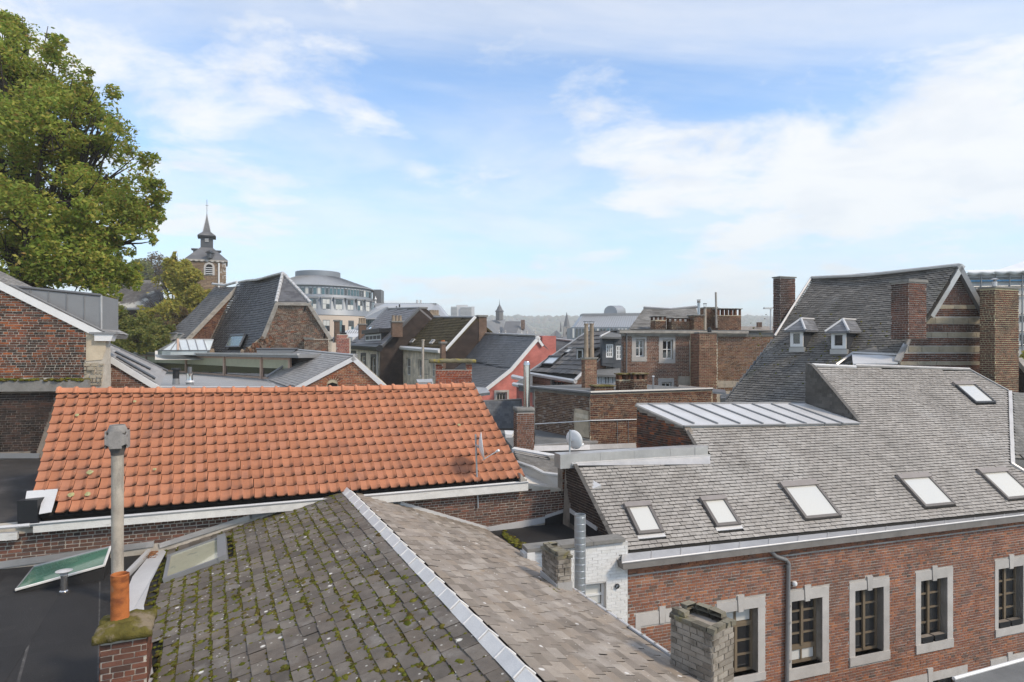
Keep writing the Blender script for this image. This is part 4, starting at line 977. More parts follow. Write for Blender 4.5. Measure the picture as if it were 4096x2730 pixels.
# gable side wall at the left end of the slope
A1, A2 = f_r.hit(2302, 1860, -.03), f_r.hit(2485, 2222, -.03)
f_g = Fr(A1, Vector((A2.x - A1.x, A2.y - A1.y, 0)), (0, 0, 1))
gp = f_g.poly([(2302, 1862), (2484, 2222), (2475, 2300), (2250, 2120), (2262, 1846)])
gw = sheet('gable_wall', f_g, gp, m_mort_d, fac, -.2, -.0)
bricks(gw, f_g, f_g.poly([(2300, 1866), (2470, 2205), (2400, 2150), (2286, 2048), (2268, 1960), (2262, 1850)]), m_br_soot, .062, .21, .011, .008, limit=150)
f_pr = Fr.vert(2262, 1900, 16.1, AZF)
pp = f_pr.poly([(2250, 1838), (2302, 1836), (2300, 1975), (2262, 1972), (2250, 1966)])
pw_ = sheet('end_pier', f_pr, pp, m_mort_d, fac, -.3, 0); bricks(pw_, f_pr, pp, m_br_dk, .062, .21, .011, .008, limit=80)
# zinc-clad parapet box
f_p = Fr(f_r.hit(2302, 1852), UF, (0, 0, 1)); f_p.n = NF.copy()
xs = [2240, 2400, 2535, 2680, 2778, 2830]
for a_, b_ in zip(xs, xs[1:]):
    ua, ub = f_p.uv(a_, 1838)[0], f_p.uv(b_, 1838)[0]
    MB().box(f_p, ua, ub - .006, -.12, .215, -.34, .02 if a_ < 2778 else .03).ob('parapet_cladding', m_zinc, fac)
MB().box(f_p, f_p.uv(2285, 1850)[0], f_p.uv(2838, 1850)[0], -.06, .0, -.05, .06).ob('flashing', m_zinc_pale, fac)
MB().prism(f_r, f_r.poly([(2300, 1838), (2838, 1822), (2840, 1860), (2300, 1866)]), .0, .028).ob('flashing', m_zinc, fac)
# slate-clad cheek and the standing-seam lean-to roof
K0 = f_r.hit(3436, 1692)
f_k = Fr(K0, Vector((-NF.x, -NF.y, 0)), (0, 0, 1)); f_k.n = -UF
kp = f_k.poly([(3222, 1452), (3243, 1459), (3436, 1690), (3400, 1688), (3222, 1614)])
ck = sheet('slate_cheek', f_k, kp, m_slate_vdark, fac, -.15, -.012)
slates(ck, f_k, kp, m_slate_vdark, .115, .2, .006, .012, .004, limit=150)
Z0, Z1 = f_r.hit(2736, 1703, .03), f_r.hit(3442, 1692, .03); Z2 = f_k.hit(3222, 1614, .02)
f_z = Fr.tri(Z0, Z1, Z2)
zp = f_z.poly([(2736, 1703), (3442, 1692), (3222, 1613), (2545, 1618)])
sheet('zinc_lean_to', f_z, zp, m_zinc_pale, fac, -.08, .0)
for a_, b_ in zip((2593, 2677, 2761, 2848, 2929, 3008, 3085, 3156), (2776, 2871, 2960, 3052, 3141, 3225, 3302, 3373)):
    pa, pb = f_z.hit(a_, 1618, .02), f_z.hit(b_, 1697, .02)
    MB().tube([pa, pb], .028, 4).ob('seam', m_zinc_mid, fac)
edge(f_z, (2545, 1618), (3222, 1613), .03, m_zinc_mid, 'edge_trim', fac, .01); edge(f_z, (2545, 1618), (2736, 1703), .045, m_wood_grey, 'verge_board', fac, -.04)
edge(f_z, (2736, 1704), (3442, 1693), .03, m_zinc_mid, 'edge_trim', fac, -.01)
L0, L1 = f_z.hit(2552, 1624), f_z.hit(2736, 1704)
f_lw = Fr(L1, Vector((L0.x - L1.x, L0.y - L1.y, 0)), (0, 0, 1))
lw = f_lw.poly([(2548, 1632), (2738, 1712), (2792, 1797), (2792, 1850), (2548, 1850)])
lw_ = sheet('side_wall', f_lw, lw, m_mort_d, fac, -.2, 0); bricks(lw_, f_lw, f_lw.poly([(2548, 1638), (2738, 1716), (2788, 1797), (2788, 1812), (2548, 1815)]), m_br_left, .065, .21, .011, .009, limit=200)
# darker slate slope beyond the hip
h0 = f_r.hit(4040, 1566); h1 = f_r.hit(4046, 1858)
f_h = Fr.tri(h1, P(4400, 1838, h1.y + 2.5), h0)
hp = f_h.poly([(4046, 1566), (4250, 1590), (4250, 1850), (4150, 1836), (4052, 1830)])
hb = sheet('rear_slope', f_h, hp, m_slate_dark, fac, -.1, -.018); slates(hb, f_h, hp, m_slate_dark, .115, .2, limit=60)
# the body of the house behind
bb = [f_f.at(fp[0][0], 0, -.3), f_f.at(fp[1][0], 0, -.3), f_f.at(fp[1][0], 0, -5), f_f.at(fp[0][0], 0, -5)]
MB().hull2([Vector((p.x, p.y, 0)) for p in [f_f.at(fp[0][0] + .02, 0, -.7), f_f.at(fp[1][0], 0, -.7), f_f.at(fp[1][0], 0, -5), f_f.at(fp[0][0] + .02, 0, -5)]], [Vector((p.x, p.y, HC - 4.6)) for p in [f_f.at(fp[0][0] + .02, 0, -.7), f_f.at(fp[1][0], 0, -.7), f_f.at(fp[1][0], 0, -5), f_f.at(fp[0][0] + .02, 0, -5)]]).ob('core', m_dark, fac)

# ================================================================== white painted wing with the black valley roof
wing = thing('white_wing', f_f.hit(2400, 2700), 'white painted brick wing with a grey coping and black felt roof', 'building')
f_ww = Fr.vert(2500, 2190, YF - .02, 73.5)
wpoly = f_ww.poly([(2095, 2216), (2512, 2168), (2512, 2275), (2508, 2700), (2095, 2700)])
hole = f_ww.rect(2335, 2335, 2425, 2440)
ww = wall_holes('wall', f_ww, wpoly, [hole], m_mort_w, wing, .25)
bricks(ww, f_ww, f_ww.poly([(2100, 2220), (2508, 2174), (2508, 2560), (2100, 2560)]), m_br_painted, .064, .21, .008, .005, holes=[hole], limit=300, hdr=.1)
window(wing, f_ww, *hole, 1, 2, m_white_clean, m_blind, .10, .06, .06)
MB().lathe(f_ww.hit(2467, 2344, .0), [(.05, 0), (.055, .03), (.04, .05), (.035, -.05)], 12, ax=f_ww.n, cap=False).ob('vent_stub', m_vel_d, wing)
cp = f_ww.poly([(2100, 2196), (2502, 2150), (2502, 2166), (2100, 2216)])
a_, b_ = f_ww.hit(2106, 2209, .06), f_ww.hit(2498, 2165, .06); back = -f_ww.n * .36
ms_ = 3
for k in range(ms_):
    p, q = a_.lerp(b_, k / ms_), a_.lerp(b_, (k + 1) / ms_ - .004)
    MB().hull2([p, q, q + back, p + back], [x + Vector((0, 0, .075)) for x in (p, q, q + back, p + back)]).ob('coping_stone', m_conc_d if k else m_conc_d, wing)
zV = f_w1.hit(2200, 2098).z
q = [Vector((p.x, p.y, zV)) for p in (f_w1.hit(1957, 2140), f_w1.hit(2300, 2060), A2, f_ww.hit(2502, 2170, -.2), f_ww.hit(2106, 2200, -.2))]
MB().hull2([p - Vector((0, 0, .2)) for p in q], q).ob('flat_roof', m_felt, wing)
for (a2, b2, w2) in (((2178, 2074), (2284, 2040), .14),):
    pa, pb = f_w1.hit(*a2, .03), f_w1.hit(*b2, .03)
    MB().hull2([pa, pb, Vector((pb.x, pb.y, zV)), Vector((pa.x, pa.y, zV))], [x + N1 * .03 for x in (pa, pb, Vector((pb.x, pb.y, zV)), Vector((pa.x, pa.y, zV)))]).ob('felt_upstand', m_felt, wing)
fl = f_g.poly([(2282, 2034), (2392, 2110), (2390, 2124), (2282, 2050)]); MB().prism(f_g, fl, .0, .03).ob('flashing', m_zinc_pale, wing)
fl = f_g.poly([(2282, 2048), (2400, 2128), (2470, 2200), (2400, 2180), (2282, 2090)]); MB().prism(f_g, fl, .0, .02).ob('felt_upstand', m_felt, wing)
mp_ = []
for k in range(260):
    x = random.uniform(2010, 2110); y = 2118 + (x - 1985) * .62 + random.gauss(0, 7); p = hz(x, y, zV + .015)
    mp_.append((p, Vector((1, 0, 0)), Vector((0, 1, 0)), Vector((0, 0, 1)), random.uniform(.02, .05)))
blobs(wing, 'moss', mp_, m_moss, .5)
# parapet stub at the left of the wing
b = MB().hull2([a_ + Vector((0, 0, -.7)), a_ + f_ww.e1 * .16 + Vector((0, 0, -.7)), a_ + f_ww.e1 * .16 + back + Vector((0, 0, -.7)), a_ + back + Vector((0, 0, -.7))], [x for x in (a_, a_ + f_ww.e1 * .16, a_ + f_ww.e1 * .16 + back, a_ + back)])
b.ob('parapet_stub', m_br_painted, wing)

# ================================================================== chimneys and pipes between them
pB = f_sr.hit(2231, 2356)
eB = Vector((math.sin(R(68)), math.cos(R(68)), 0))
zt = HC - (2240 - HY) / FPX * pB.y
hB = chimney('cracked_chimney', 'short pale brick chimney with a broken top and lead apron on bare slates', (pB.x, pB.y), eB, 56 / FPX * pB.y / math.sin(R(70)), .62, zt, pB.z - .15, m_br_white, m_mort_d, course=.070, length=.21, proud=.014, hdr=.3)
def broken_top(t, o, e1, w, d, z, mat, n, seed, r=.1, course=.06):
    rg = random.Random(seed); e2 = Vector((-e1.y, e1.x, 0)); ms = []
    def row(a, dirv, L, nrm, zz, miss):
        x = 0
        while x < L - .03:
            l = min(rg.choice((.2, .1, .2)), L - x)
            if rg.random() > miss: ms.append(mat4(a + dirv * (x + l / 2) + Vector((0, 0, zz + course / 2)) + nrm * rg.uniform(-.012, .012) + nrm * r, (dirv + nrm * rg.gauss(0, .05)).normalized() * (l - .012), -nrm * r, Vector((rg.gauss(0, .02), rg.gauss(0, .02), 1)) * (course - .008)))
            x += l
    for k in range(n):
        zz = z + k * course; miss = .08 + .25 * k; ov = .025 if k == 0 else 0.0
        oo = o - e1 * ov - e2 * ov; ww, dd = w + 2 * ov, d + 2 * ov
        row(oo, e1, ww, e2, zz, miss); row(oo + e2 * dd, e1, ww, -e2, zz, miss)
        row(oo + e2 * r, e2, dd - 2 * r, e1, zz, miss); row(oo + e1 * ww + e2 * r, e2, dd - 2 * r, -e1, zz, miss)
    scatter(t, 'brick', 'brick', mat, ms, 300)
m_br_mossy = brickmat('brick_lichened', [(.24, .22, .165), (.19, .17, .13), (.29, .26, .19), (.13, .115, .09)], over=[((.25, .21, .05), 6, .55, .7, .5), ((.05, .042, .034), 4, .52, .7, .6)])
o = Vector((pB.x, pB.y, zt)); eB2 = Vector((-eB.y, eB.x, 0)); wB = 56 / FPX * pB.y / math.sin(R(70))
broken_top(hB, o, eB, wB, .62, 0, m_br_mossy, 2, 5)
MB().hull2([o + eB * .1 + eB2 * .1 + Vector((0, 0, -.02)), o + eB * (wB - .1) + eB2 * .1 + Vector((0, 0, -.02)), o + eB * (wB - .1) + eB2 * .52 + Vector((0, 0, -.02)), o + eB * .1 + eB2 * .52 + Vector((0, 0, -.02))], [p + Vector((0, 0, .025)) for p in [o + eB * .1 + eB2 * .1 + Vector((0, 0, -.02)), o + eB * (wB - .1) + eB2 * .1 + Vector((0, 0, -.02)), o + eB * (wB - .1) + eB2 * .52 + Vector((0, 0, -.02)), o + eB * .1 + eB2 * .52 + Vector((0, 0, -.02))]]).ob('flue', m_dark, hB)
bq = Vector((pB.x, pB.y, pB.z)) - eB * .02 - eB2 * .02
ap = [bq + Vector((0, 0, -.12)), bq + eB * (wB + .03) + Vector((0, 0, -.2)), bq + eB * (wB + .03) + Vector((0, 0, .1)), bq + Vector((0, 0, .1))]
MB().hull2(ap, [p - eB2 * .015 for p in ap]).ob('lead_apron', m_zinc, hB)
ap = [bq + Vector((0, 0, -.1)), bq + eB2 * .66 + Vector((0, 0, -.02)), bq + eB2 * .66 + Vector((0, 0, .12)), bq + Vector((0, 0, .08))]
MB().hull2(ap, [p - eB * .015 for p in ap]).ob('lead_apron', m_zinc_pale, hB)
mp_ = [(f_sr.hit(2160 + k * 1.5 + random.gauss(0, 4), 2318 + k * 1.05 + random.gauss(0, 5), .01), f_sr.e1, f_sr.e2, f_sr.n, random.uniform(.015, .03)) for k in range(50)]
blobs(hB, 'moss', mp_, m_moss)
# big whitewashed chimney at the front
eC = Vector((math.sin(R(52)), math.cos(R(52)), 0)); eC2 = Vector((-eC.y, eC.x, 0)); YCc = 7.9
pC = P(2850, 2600, YCc); ztC = HC - (2538 - HY) / FPX * YCc
wC, dC = .43, .62
hC = chimney('whitewashed_chimney', 'big flaking whitewashed brick chimney with a crumbling mossy top before the facade', (pC.x, pC.y), eC, wC, dC, ztC, HC - 6.2, m_br_white, M('mortar_stack', [(.34, .30, .25)], .95, (4, .3), [((.06, .05, .042), 3, .5, .7, .7)], (60, .5)), course=.074, length=.215, proud=.012, hdr=.25)
broken_top(hC, Vector((pC.x, pC.y, ztC)), eC, wC, dC, 0, m_br_mossy, 2, 9, course=.068)
MB().hull2([Vector((pC.x, pC.y, 0)) + eC * .02 + eC2 * .02, Vector((pC.x, pC.y, 0)) + eC * (wC - .02) + eC2 * .02, Vector((pC.x, pC.y, 0)) + eC * (wC - .02) + eC2 * (dC - .02), Vector((pC.x, pC.y, 0)) + eC * .02 + eC2 * (dC - .02)],
           [Vector((pC.x, pC.y, HC - 6.2)) + x for x in (eC * .02 + eC2 * .02, eC * (wC - .02) + eC2 * .02, eC * (wC - .02) + eC2 * (dC - .02), eC * .02 + eC2 * (dC - .02))]).ob('shaft', m_mort_g, hC)
# spiral steel duct
pd = P(2320, 2058, 12.7); rd_ = 22.5 / FPX * pd.y; zt = pd.z
t = thing('spiral_duct', Vector((pd.x, pd.y, zt - 1.9)), 'galvanised spiral steel duct standing before the white wing', 'duct')
MB().lathe(Vector((pd.x, pd.y, zt - 1.9)), [(rd_, 0), (rd_, 1.9), (rd_ * .93, 1.9), (rd_ * .93, 1.3)], 28, cap=False).ob('pipe', m_galv, t, True)
for k in range(14): MB().lathe(Vector((pd.x, pd.y, zt - .05 - k * .13)), [(rd_ * 1.0, -.008), (rd_ * 1.035, 0), (rd_ * 1.0, .008)], 28, cap=False).ob('seam_ring', m_galv, t, True)
# satellite dishes
def dish(name, label, base, top, centre, rad, face, mat_pole, arm):
    t = thing(name, base, label, 'satellite dish')
    MB().tube([base, top], .022, 8).ob('mast', mat_pole, t, True)
    f = Vector(face).normalized()
    prof = [(0.001, -.09 * rad / .33), (rad * .35, -.075 * rad / .33), (rad * .7, -.04 * rad / .33), (rad, 0.0), (rad * 1.02, .012), (rad * .7, -.03 * rad / .33), (rad * .35, -.062 * rad / .33), (.001, -.075 * rad / .33)]
    MB().lathe(centre, prof, 32, ax=f, cap=False).ob('reflector', m_white_clean, t, 'all')
    near = base + (top - base) * max(0, min(1, (centre.z - base.z) / (top.z - base.z)))
    back = centre - f * .1
    MB().tube([near, back], .03, 6).ob('bracket', m_galv, t)
    low = centre + Vector((0, 0, -rad * .98))
    MB().tube([low, arm], .012, 6).ob('feed_arm', m_white_clean, t)
    MB().lathe(arm, [(.0, -.05), (.028, -.05), (.03, .02), (.022, .06), (0, .06)], 10, ax=(low - arm)).ob('feed_horn', m_white_clean, t)
    return t
YD1 = f_w1.hit(1908, 2030).y
mb_, mt_ = f_w1.hit(1909, 2030, .06), P(1902, 1738, YD1)
dish('satellite_dish', 'white satellite dish seen edge-on with its feed arm before the orange tiles', mb_, mt_, P(1930, 1786, YD1 - .15), 56 / FPX * YD1, (.985, .06, .12), m_galv, P(1990, 1805, YD1 - .55))
YD2 = 15.85
dish('satellite_dish', 'white satellite dish on a pole beside the zinc parapet, seen from behind', P(2276, 1998, YD2), P(2280, 1720, YD2), P(2296, 1760, YD2 + .18), 39 / FPX * YD2, (.62, .75, .15), m_galv, P(2328, 1780, YD2 + .35))
# low shed roof in the yard, bottom right
zs = HC - 6.4
q = [hz(3815, 2718, zs), hz(4200, 2612, zs), hz(4300, 2800, zs), hz(3900, 2860, zs)]
t = thing('yard_shed', Vector((q[0].x + 1, q[0].y - 1, 0)), 'low yard shed with a worn grey felt roof and white edge beside the facade', 'shed')
MB().hull2([p - Vector((0, 0, .12)) for p in q], q).ob('roof', m_felt_g, t)
MB().hull2([Vector((p.x, p.y, 0)) for p in q], [p - Vector((0, 0, .12)) for p in q]).ob('wall', m_mort_g, t)
MB().tube([q[0] + Vector((0, 0, .01)), q[1] + Vector((0, 0, .01))], .04, 6).ob('edge_trim', m_white, t)
# ================================================================== old brick gable house at the far left
def hull_px(pts, thick, mat, name, parent, dirv=(0, 0, -1)):
    q = [P(*p) if not isinstance(p, Vector) else p for p in pts]; d = Vector(dirv) * thick
    return MB().hull2([p + d for p in q], q).ob(name, mat, parent)
def board(fr, a, b, w, mat, name, parent, h0=-.03, h1=.05, down=True):
    """straight board along a-b (photo pixels) of width w, hanging below the line"""
    pa, pb = fr.uv(*a), fr.uv(*b); d = Vector((pb[0] - pa[0], pb[1] - pa[1])).normalized(); n = Vector((-d.y, d.x))
    if (n.y > 0) == down: n = -n
    n *= w
    return MB().prism(fr, [pa, pb, (pb[0] + n.x, pb[1] + n.y), (pa[0] + n.x, pa[1] + n.y)], h0, h1).ob(name, mat, parent)
f_l1 = Fr.vert(200, 1450, 18.0, 74); UL = f_l1.e1.copy(); BL = -f_l1.n
l1 = thing('brick_gable_house', f_l1.hit(150, 1900) - Vector((0, 0, 4)), 'old sooty orange and black brick gable house with a grey zinc dormer', 'house')
wp = f_l1.poly([(-160, 1075), (345, 1322), (372, 1338), (424, 1365), (426, 1560), (-160, 1560)])
w1 = sheet('wall', f_l1, wp, m_mort_l, l1, -.4, 0)
bricks(w1, f_l1, f_l1.poly([(-150, 1082), (340, 1325), (344, 1345), (344, 1490), (330, 1520), (-150, 1520)]), m_br_left, .070, .23, .018, .012, limit=300, hdr=.35, jit=.05)
MB().prism(f_l1, f_l1.poly([(345, 1326), (372, 1340), (424, 1362), (422, 1400), (408, 1440), (345, 1445)]), .0, .02).ob('plaster_patch', m_plaster, l1)
rg = random.Random(3); ms = []
for s, e, a, b in lay(f_l1.poly([(338, 1440), (420, 1440), (408, 1545), (338, 1545)]), (), .11, .2, .02, .37, .3, jit=.05):
    ms.append(mat4(f_l1.at((s + e) / 2, (a + b) / 2, -.02), f_l1.e1 * (e - s) * rg.uniform(.6, 1), f_l1.n * rg.uniform(.03, .09), f_l1.e2 * (b - a) * rg.uniform(.6, 1.1)))
scatter(w1, 'rubble_stone', 'brick', m_stone_y, ms, 100)
lg = f_l1.poly([(-160, 1518), (365, 1518), (365, 1563), (-160, 1566)])
MB().prism(f_l1, lg, .0, .28).ob('ledge', m_conc_d, l1)
mp_ = [(f_l1.hit(random.uniform(-60, 360), 1520 + random.gauss(0, 2), random.uniform(.02, .28)), Vector((1, 0, 0)), Vector((0, 1, 0)), Vector((0, 0, 1)), random.uniform(.03, .09)) for k in range(420)]
blobs(l1, 'moss', mp_, m_moss, .45)
lwp = f_l1.poly([(-160, 1560), (300, 1560), (300, 1900), (-160, 1900)])
w2 = sheet('lower_wall', f_l1, lwp, m_mort_d, l1, -.4, .06)
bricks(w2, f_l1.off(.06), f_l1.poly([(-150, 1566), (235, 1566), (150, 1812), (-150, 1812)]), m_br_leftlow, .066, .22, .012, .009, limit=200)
MB().prism(f_l1, f_l1.poly([(-160, 1812), (165, 1812), (160, 1832), (-160, 1832)]), .06, .10).ob('flashing', m_zinc_mid, l1)
board(f_l1, (-160, 1047), (416, 1332), .19, m_white, 'verge_board', l1, .0, .07)
u0, u1, v0, v1 = f_l1.rect(383, 1337, 448, 1365)
MB().prism(f_l1, [(u0, v0), (u1, v0), (u1 + .05, v1 - .06), (u1 + .09, v1), (u0, v1)], -.25, .12).ob('cornice_end', m_white, l1)
MB().box(f_l1, u0 - .12, u1 + .13, v1, v1 + .05, -.25, .16).ob('cornice_cap', m_zinc_mid, l1)
# roof plane running back from the verge
a_, b_ = f_l1.hit(-160, 1047), f_l1.hit(425, 1335)
f_lr = Fr(b_, BL, a_ - b_)
rpoly = [(-.05, 0), (2.2, 0), (2.2, (a_ - b_).length), (-.05, (a_ - b_).length)]
rf = sheet('roof', f_lr, rpoly, m_slate_blue, l1, -.15, -.02); slates(rf, f_lr, rpoly, m_slate_blue, .14, .25, limit=100)
# zinc dormer cheek with standing seams
f_ld = Fr(f_l1.o + BL * .35, UL, (0, 0, 1)); f_ld.n = -BL
cp = f_ld.poly([(52, 1147), (405, 1183), (405, 1324), (60, 1152)])
dm = sheet('dormer', f_ld, cp, m_zinc_mid, l1, -1.6, 0)
for x in (121, 195, 267, 337):
    t_ = (x - 52) / (405 - 52); yt = 1147 + 36 * t_ + 3; yb = 1150 + 174 * t_ - 2
    pa, pb = f_ld.hit(x, yt, .01), f_ld.hit(x, yb, .01); MB().tube([pa, pb], .014, 4).ob('seam', m_zinc_mid, dm)
MB().tube([f_ld.hit(46, 1146, .0), f_ld.hit(405, 1182, .0)], .045, 5).ob('edge_trim', m_zinc_dark, dm)
MB().tube([f_ld.hit(405, 1182, .0), f_ld.hit(405, 1326, .0)], .03, 5).ob('edge_trim', m_zinc, dm)
edge(f_l1, (40, 1140), (418, 1328), .04, m_zinc_dark, 'verge_trim', l1, .0)
# flat dark roof between this house and the orange one
zq = [P(-300, 2112, 11.75), P(128, 2080, 12.35), P(250, 1832, 17.9), P(-300, 1832, 17.9)]
lf = thing('felt_roofed_yard_room', zq[0] * .5 + zq[2] * .5 - Vector((0, 0, 3)), 'low flat felt roof squeezed between the sooty brick gable and the orange roof', 'building')
MB().hull2([p - Vector((0, 0, .2)) for p in zq], zq).ob('flat_roof', M('felt_dirty', [(.045, .04, .036)], .7, (.7, .5), [((.11, .10, .092), 1.0, .5, .68, .7), ((.015, .013, .012), 1.5, .55, .7, .7)], (40, .4), spec=.4), lf)
MB().hull2([Vector((p.x, p.y, 0)) for p in zq], [p - Vector((0, 0, .2)) for p in zq]).ob('wall', m_mort_g, lf)
MB().prism(f_gut, f_gut.poly([(-100, 2145), (68, 2132), (68, 2160), (-100, 2172)]), -.1, 0).ob('fascia_board', m_white_old, lf)

# ================================================================== lower wing with two roof windows
f_l2 = Fr.vert(500, 1470, 20.5, 74)
l2 = thing('side_wing', f_l2.hit(520, 1700) - Vector((0, 0, 4)), 'small brick wing with a white sloping verge and grey slates beside the sooty gable', 'house')
wp = f_l2.poly([(405, 1420), (425, 1425), (640, 1552), (640, 1640), (405, 1640)])
w_ = sheet('wall', f_l2, wp, m_mort_l, l2, -.3, 0)
bricks(w_, f_l2, f_l2.poly([(425, 1432), (612, 1545), (612, 1580), (425, 1580)]), m_br_brown, .072, .24, .016, .01, limit=140)
board(f_l2, (404, 1402), (640, 1546), .17, m_white, 'verge_board', l2, .0, .07)
a_, b_ = f_l2.hit(404, 1402), f_l2.hit(640, 1546)
f_l2r = Fr.tri(b_, P(668, 1485, 23.6), a_)
rp2 = f_l2r.poly([(640, 1544), (668, 1485), (426, 1374), (404, 1402)])
r2 = sheet('roof', f_l2r, rp2, m_slate_blue, l2, -.1, -.02); slates(r2, f_l2r, rp2, m_slate_blue, .16, .3, limit=80)
for (x0, y0, x1, y1) in ((458, 1411, 600, 1481), (463, 1430, 618, 1519)):
    pa, pb = f_l2r.hit(x0, y0, .06), f_l2r.hit(x1, y1, .06)
    s_ = f_l2r.e1 * .12
    MB().hull2([pa - s_, pa + s_, pb + s_, pb - s_], [q - f_l2r.n * .08 for q in (pa - s_, pa + s_, pb + s_, pb - s_)]).ob('skylight', m_vel_d, l2)
MB().tube([f_l2r.hit(426, 1374, .02), f_l2r.hit(668, 1485, .02)], .04, 5).ob('edge_trim', m_zinc_dark, l2)
t = f_l2.hit(418, 1452, .1)
MB().tube([f_l2.hit(422, 1466, .1), f_l2.hit(418, 1552, .1)], .09, 6).ob('downpipe', m_black, l2)

# ================================================================== glazed studio: ribbed metal roof, long windows
zS = HC - 1.4
studio = thing('glazed_studio', P(900, 1600, 30) - Vector((0, 0, 4)), 'flat-roofed glass studio with pale wooden mullions and a ribbed metal roof', 'building')
ma, mb2, mc, md = hz(633, 1484, zS), hz(1068, 1518, zS), hz(1120, 1548, zS), hz(632, 1548, zS)
mr_ = MB().hull2([p - Vector((0, 0, .1)) for p in (ma, mb2, mc, md)], [ma, mb2, mc, md]).ob('ribbed_roof', m_zinc_pale, studio)
nb = 15
for k in range(nb):
    y_ = 1546 - 60 * (k + .5) / nb
    pl_ = hz(634, y_, zS); xr = 1118 - (1118 - 1068) * min(1.0, (1546 - y_) / 29); pr_ = hz(xr, y_ if y_ > 1518 else 1518, zS)
    if y_ <= 1518: pr_ = ma.lerp(mb2, max(.05, (y_ - 1484) / 34))
    MB().tube([pl_ + Vector((0, 0, .004)), pr_ + Vector((0, 0, .004))], .016, 4).ob('rib', m_zinc_dark, mr_)
f_st = Fr(mb2, (ma - mb2), (0, 0, 1))
us = f_st.uv(1224, 1450)[0]; ul = f_st.uv(500, 1450)[0]
ua = [f_st.uv(x, 1460)[0] for x in (520, 583, 743, 896, 1044, 1158)]
vt = f_st.uv(1068, 1431)[1]; vf = f_st.uv(1068, 1415)[1]
MB().box(f_st, min(us, ul), max(us, ul), vt + .02, vf, -2.5, .35).ob('flat_roof', m_zinc_mid, studio)
MB().box(f_st, min(us, ul), max(us, ul), vf - .06, vf + .02, .3, .40).ob('roof_edge', m_zinc, studio)
MB().box(f_st, min(us, ul), max(us, ul), -.3, vt, -.35, -.30).ob('interior', M('studio_interior', [(.05, .045, .04)], .9, (.5, .3), (), None), studio)
for i, (x0, x1) in enumerate(zip(ua, ua[1:])):
    x0, x1 = max(x0, x1), min(x0, x1)
    g_ = window(studio, f_st, x1 + .02, x0 - .02, .0, vt, 1, 1, m_wood_pink, m_glass, .02, .10, .05)
    MB().box(f_st, x1 + .14, x0 - .14, vt * .52, vt - .1, -.045, -.035).ob('blind', M('blind_%d' % i, [(.40, .40, .27)], .4, (2, .15), (), None, spec=.5, coat=.5), g_)
for x in ua: MB().box(f_st, x - .09, x + .09, 0, vt, -.06, .03).ob('mullion', m_wood_pink, studio)
f_bx = Fr.vert(1027, 1410, 33, 86)
MB().prism(f_bx, f_bx.poly([(1027, 1396), (1190, 1396), (1158, 1421), (1027, 1421)]), -1.5, 0).ob('upper_box', m_zinc_mid, studio)
MB().tube([f_bx.hit(1025, 1396), f_bx.hit(1190, 1396)], .05, 5).ob('box_edge', m_zinc_dark, studio)
# two flue terminals on the ribbed roof
for (x, yt, label, k) in ((704, 1473, 'black capped flue terminal on the ribbed metal roof', 0), (759, 1468, 'steel banded flue terminal on the ribbed metal roof', 1)):
    Yv = 26.2; kk = Yv / FPX; bz = P(x, 1546, Yv)
    t = thing('flue_terminal', bz, label, 'flue', 'flues on the ribbed roof')
    if k == 0:
        MB().lathe(bz, [(15 * kk, -.1), (12 * kk, 31 * kk)], 16).ob('collar', m_zinc_mid, t, True); MB().lathe(bz, [(12 * kk, 31 * kk), (12 * kk, 64 * kk)], 16).ob('pipe', m_black, t, True)
        MB().lathe(bz, [(17 * kk, 64 * kk), (18 * kk, 67 * kk), (16 * kk, 73 * kk)], 16).ob('cap', m_black, t, True)
    else:
        MB().lathe(bz, [(15 * kk, -.1), (14 * kk, 15 * kk)], 16).ob('collar', m_zinc_mid, t, True); MB().lathe(bz, [(18 * kk, 16 * kk), (13 * kk, 24 * kk)], 16).ob('storm_collar', m_zinc_pale, t, True)
        MB().lathe(bz, [(12 * kk, 24 * kk), (11 * kk, 30 * kk), (11 * kk, 46 * kk)], 16).ob('pipe', m_steel, t, True); MB().lathe(bz, [(14 * kk, 45 * kk), (14 * kk, 51 * kk)], 16).ob('band', m_steel, t, True)
        MB().lathe(bz, [(8 * kk, 51 * kk), (8 * kk, 77 * kk)], 16).ob('tip', m_zinc_dark, t, True)
# ---- slate roof with the new brick gable
f_rg = Fr.vert(1417, 1424, 24.6, 84)
rgb = thing('new_brick_gable_house', f_rg.hit(1380, 1800) - Vector((0, 0, 3)), 'house with a fresh orange brick gable, pale verge boards and fine grey slates', 'house')
gpoly = f_rg.poly([(1417, 1426), (1547, 1545), (1560, 1640), (1170, 1640), (1185, 1546)])
gw = sheet('gable_wall', f_rg, gpoly, m_mort_y, rgb, -.3, 0)
u_, v_ = f_rg.uv(1330, 1537)
bricks(gw, f_rg, f_rg.poly([(1417, 1438), (1530, 1545), (1545, 1570), (1205, 1570), (1210, 1545)]), m_br_new, .062, .2, .016, .008, limit=260, holes=[(u_ - .22, u_ + .22, v_ - .4, v_ + .2)])
for k in range(11):
    an = R(180 - 18 * (k)); c = f_rg.at(u_, v_ - .02); rr_ = .20
    d = (f_rg.e1 * math.cos(an) + f_rg.e2 * math.sin(an)); e = (f_rg.e1 * -math.sin(an) + f_rg.e2 * math.cos(an))
    q = c + d * rr_; V = [q - e * .022, q + e * .022, q + d * .17 + e * .034, q + d * .17 - e * .034]
    MB().hull2([x - f_rg.n * .01 for x in V], [x + f_rg.n * .015 for x in V]).ob('arch_brick', m_br_new, gw)
MB().prism(f_rg, [(u_ - .2, v_ - .4), (u_ + .2, v_ - .4), (u_ + .18, v_), (u_, v_ + .06), (u_ - .18, v_)], -.02, .004).ob('arch_recess', m_dark, gw)
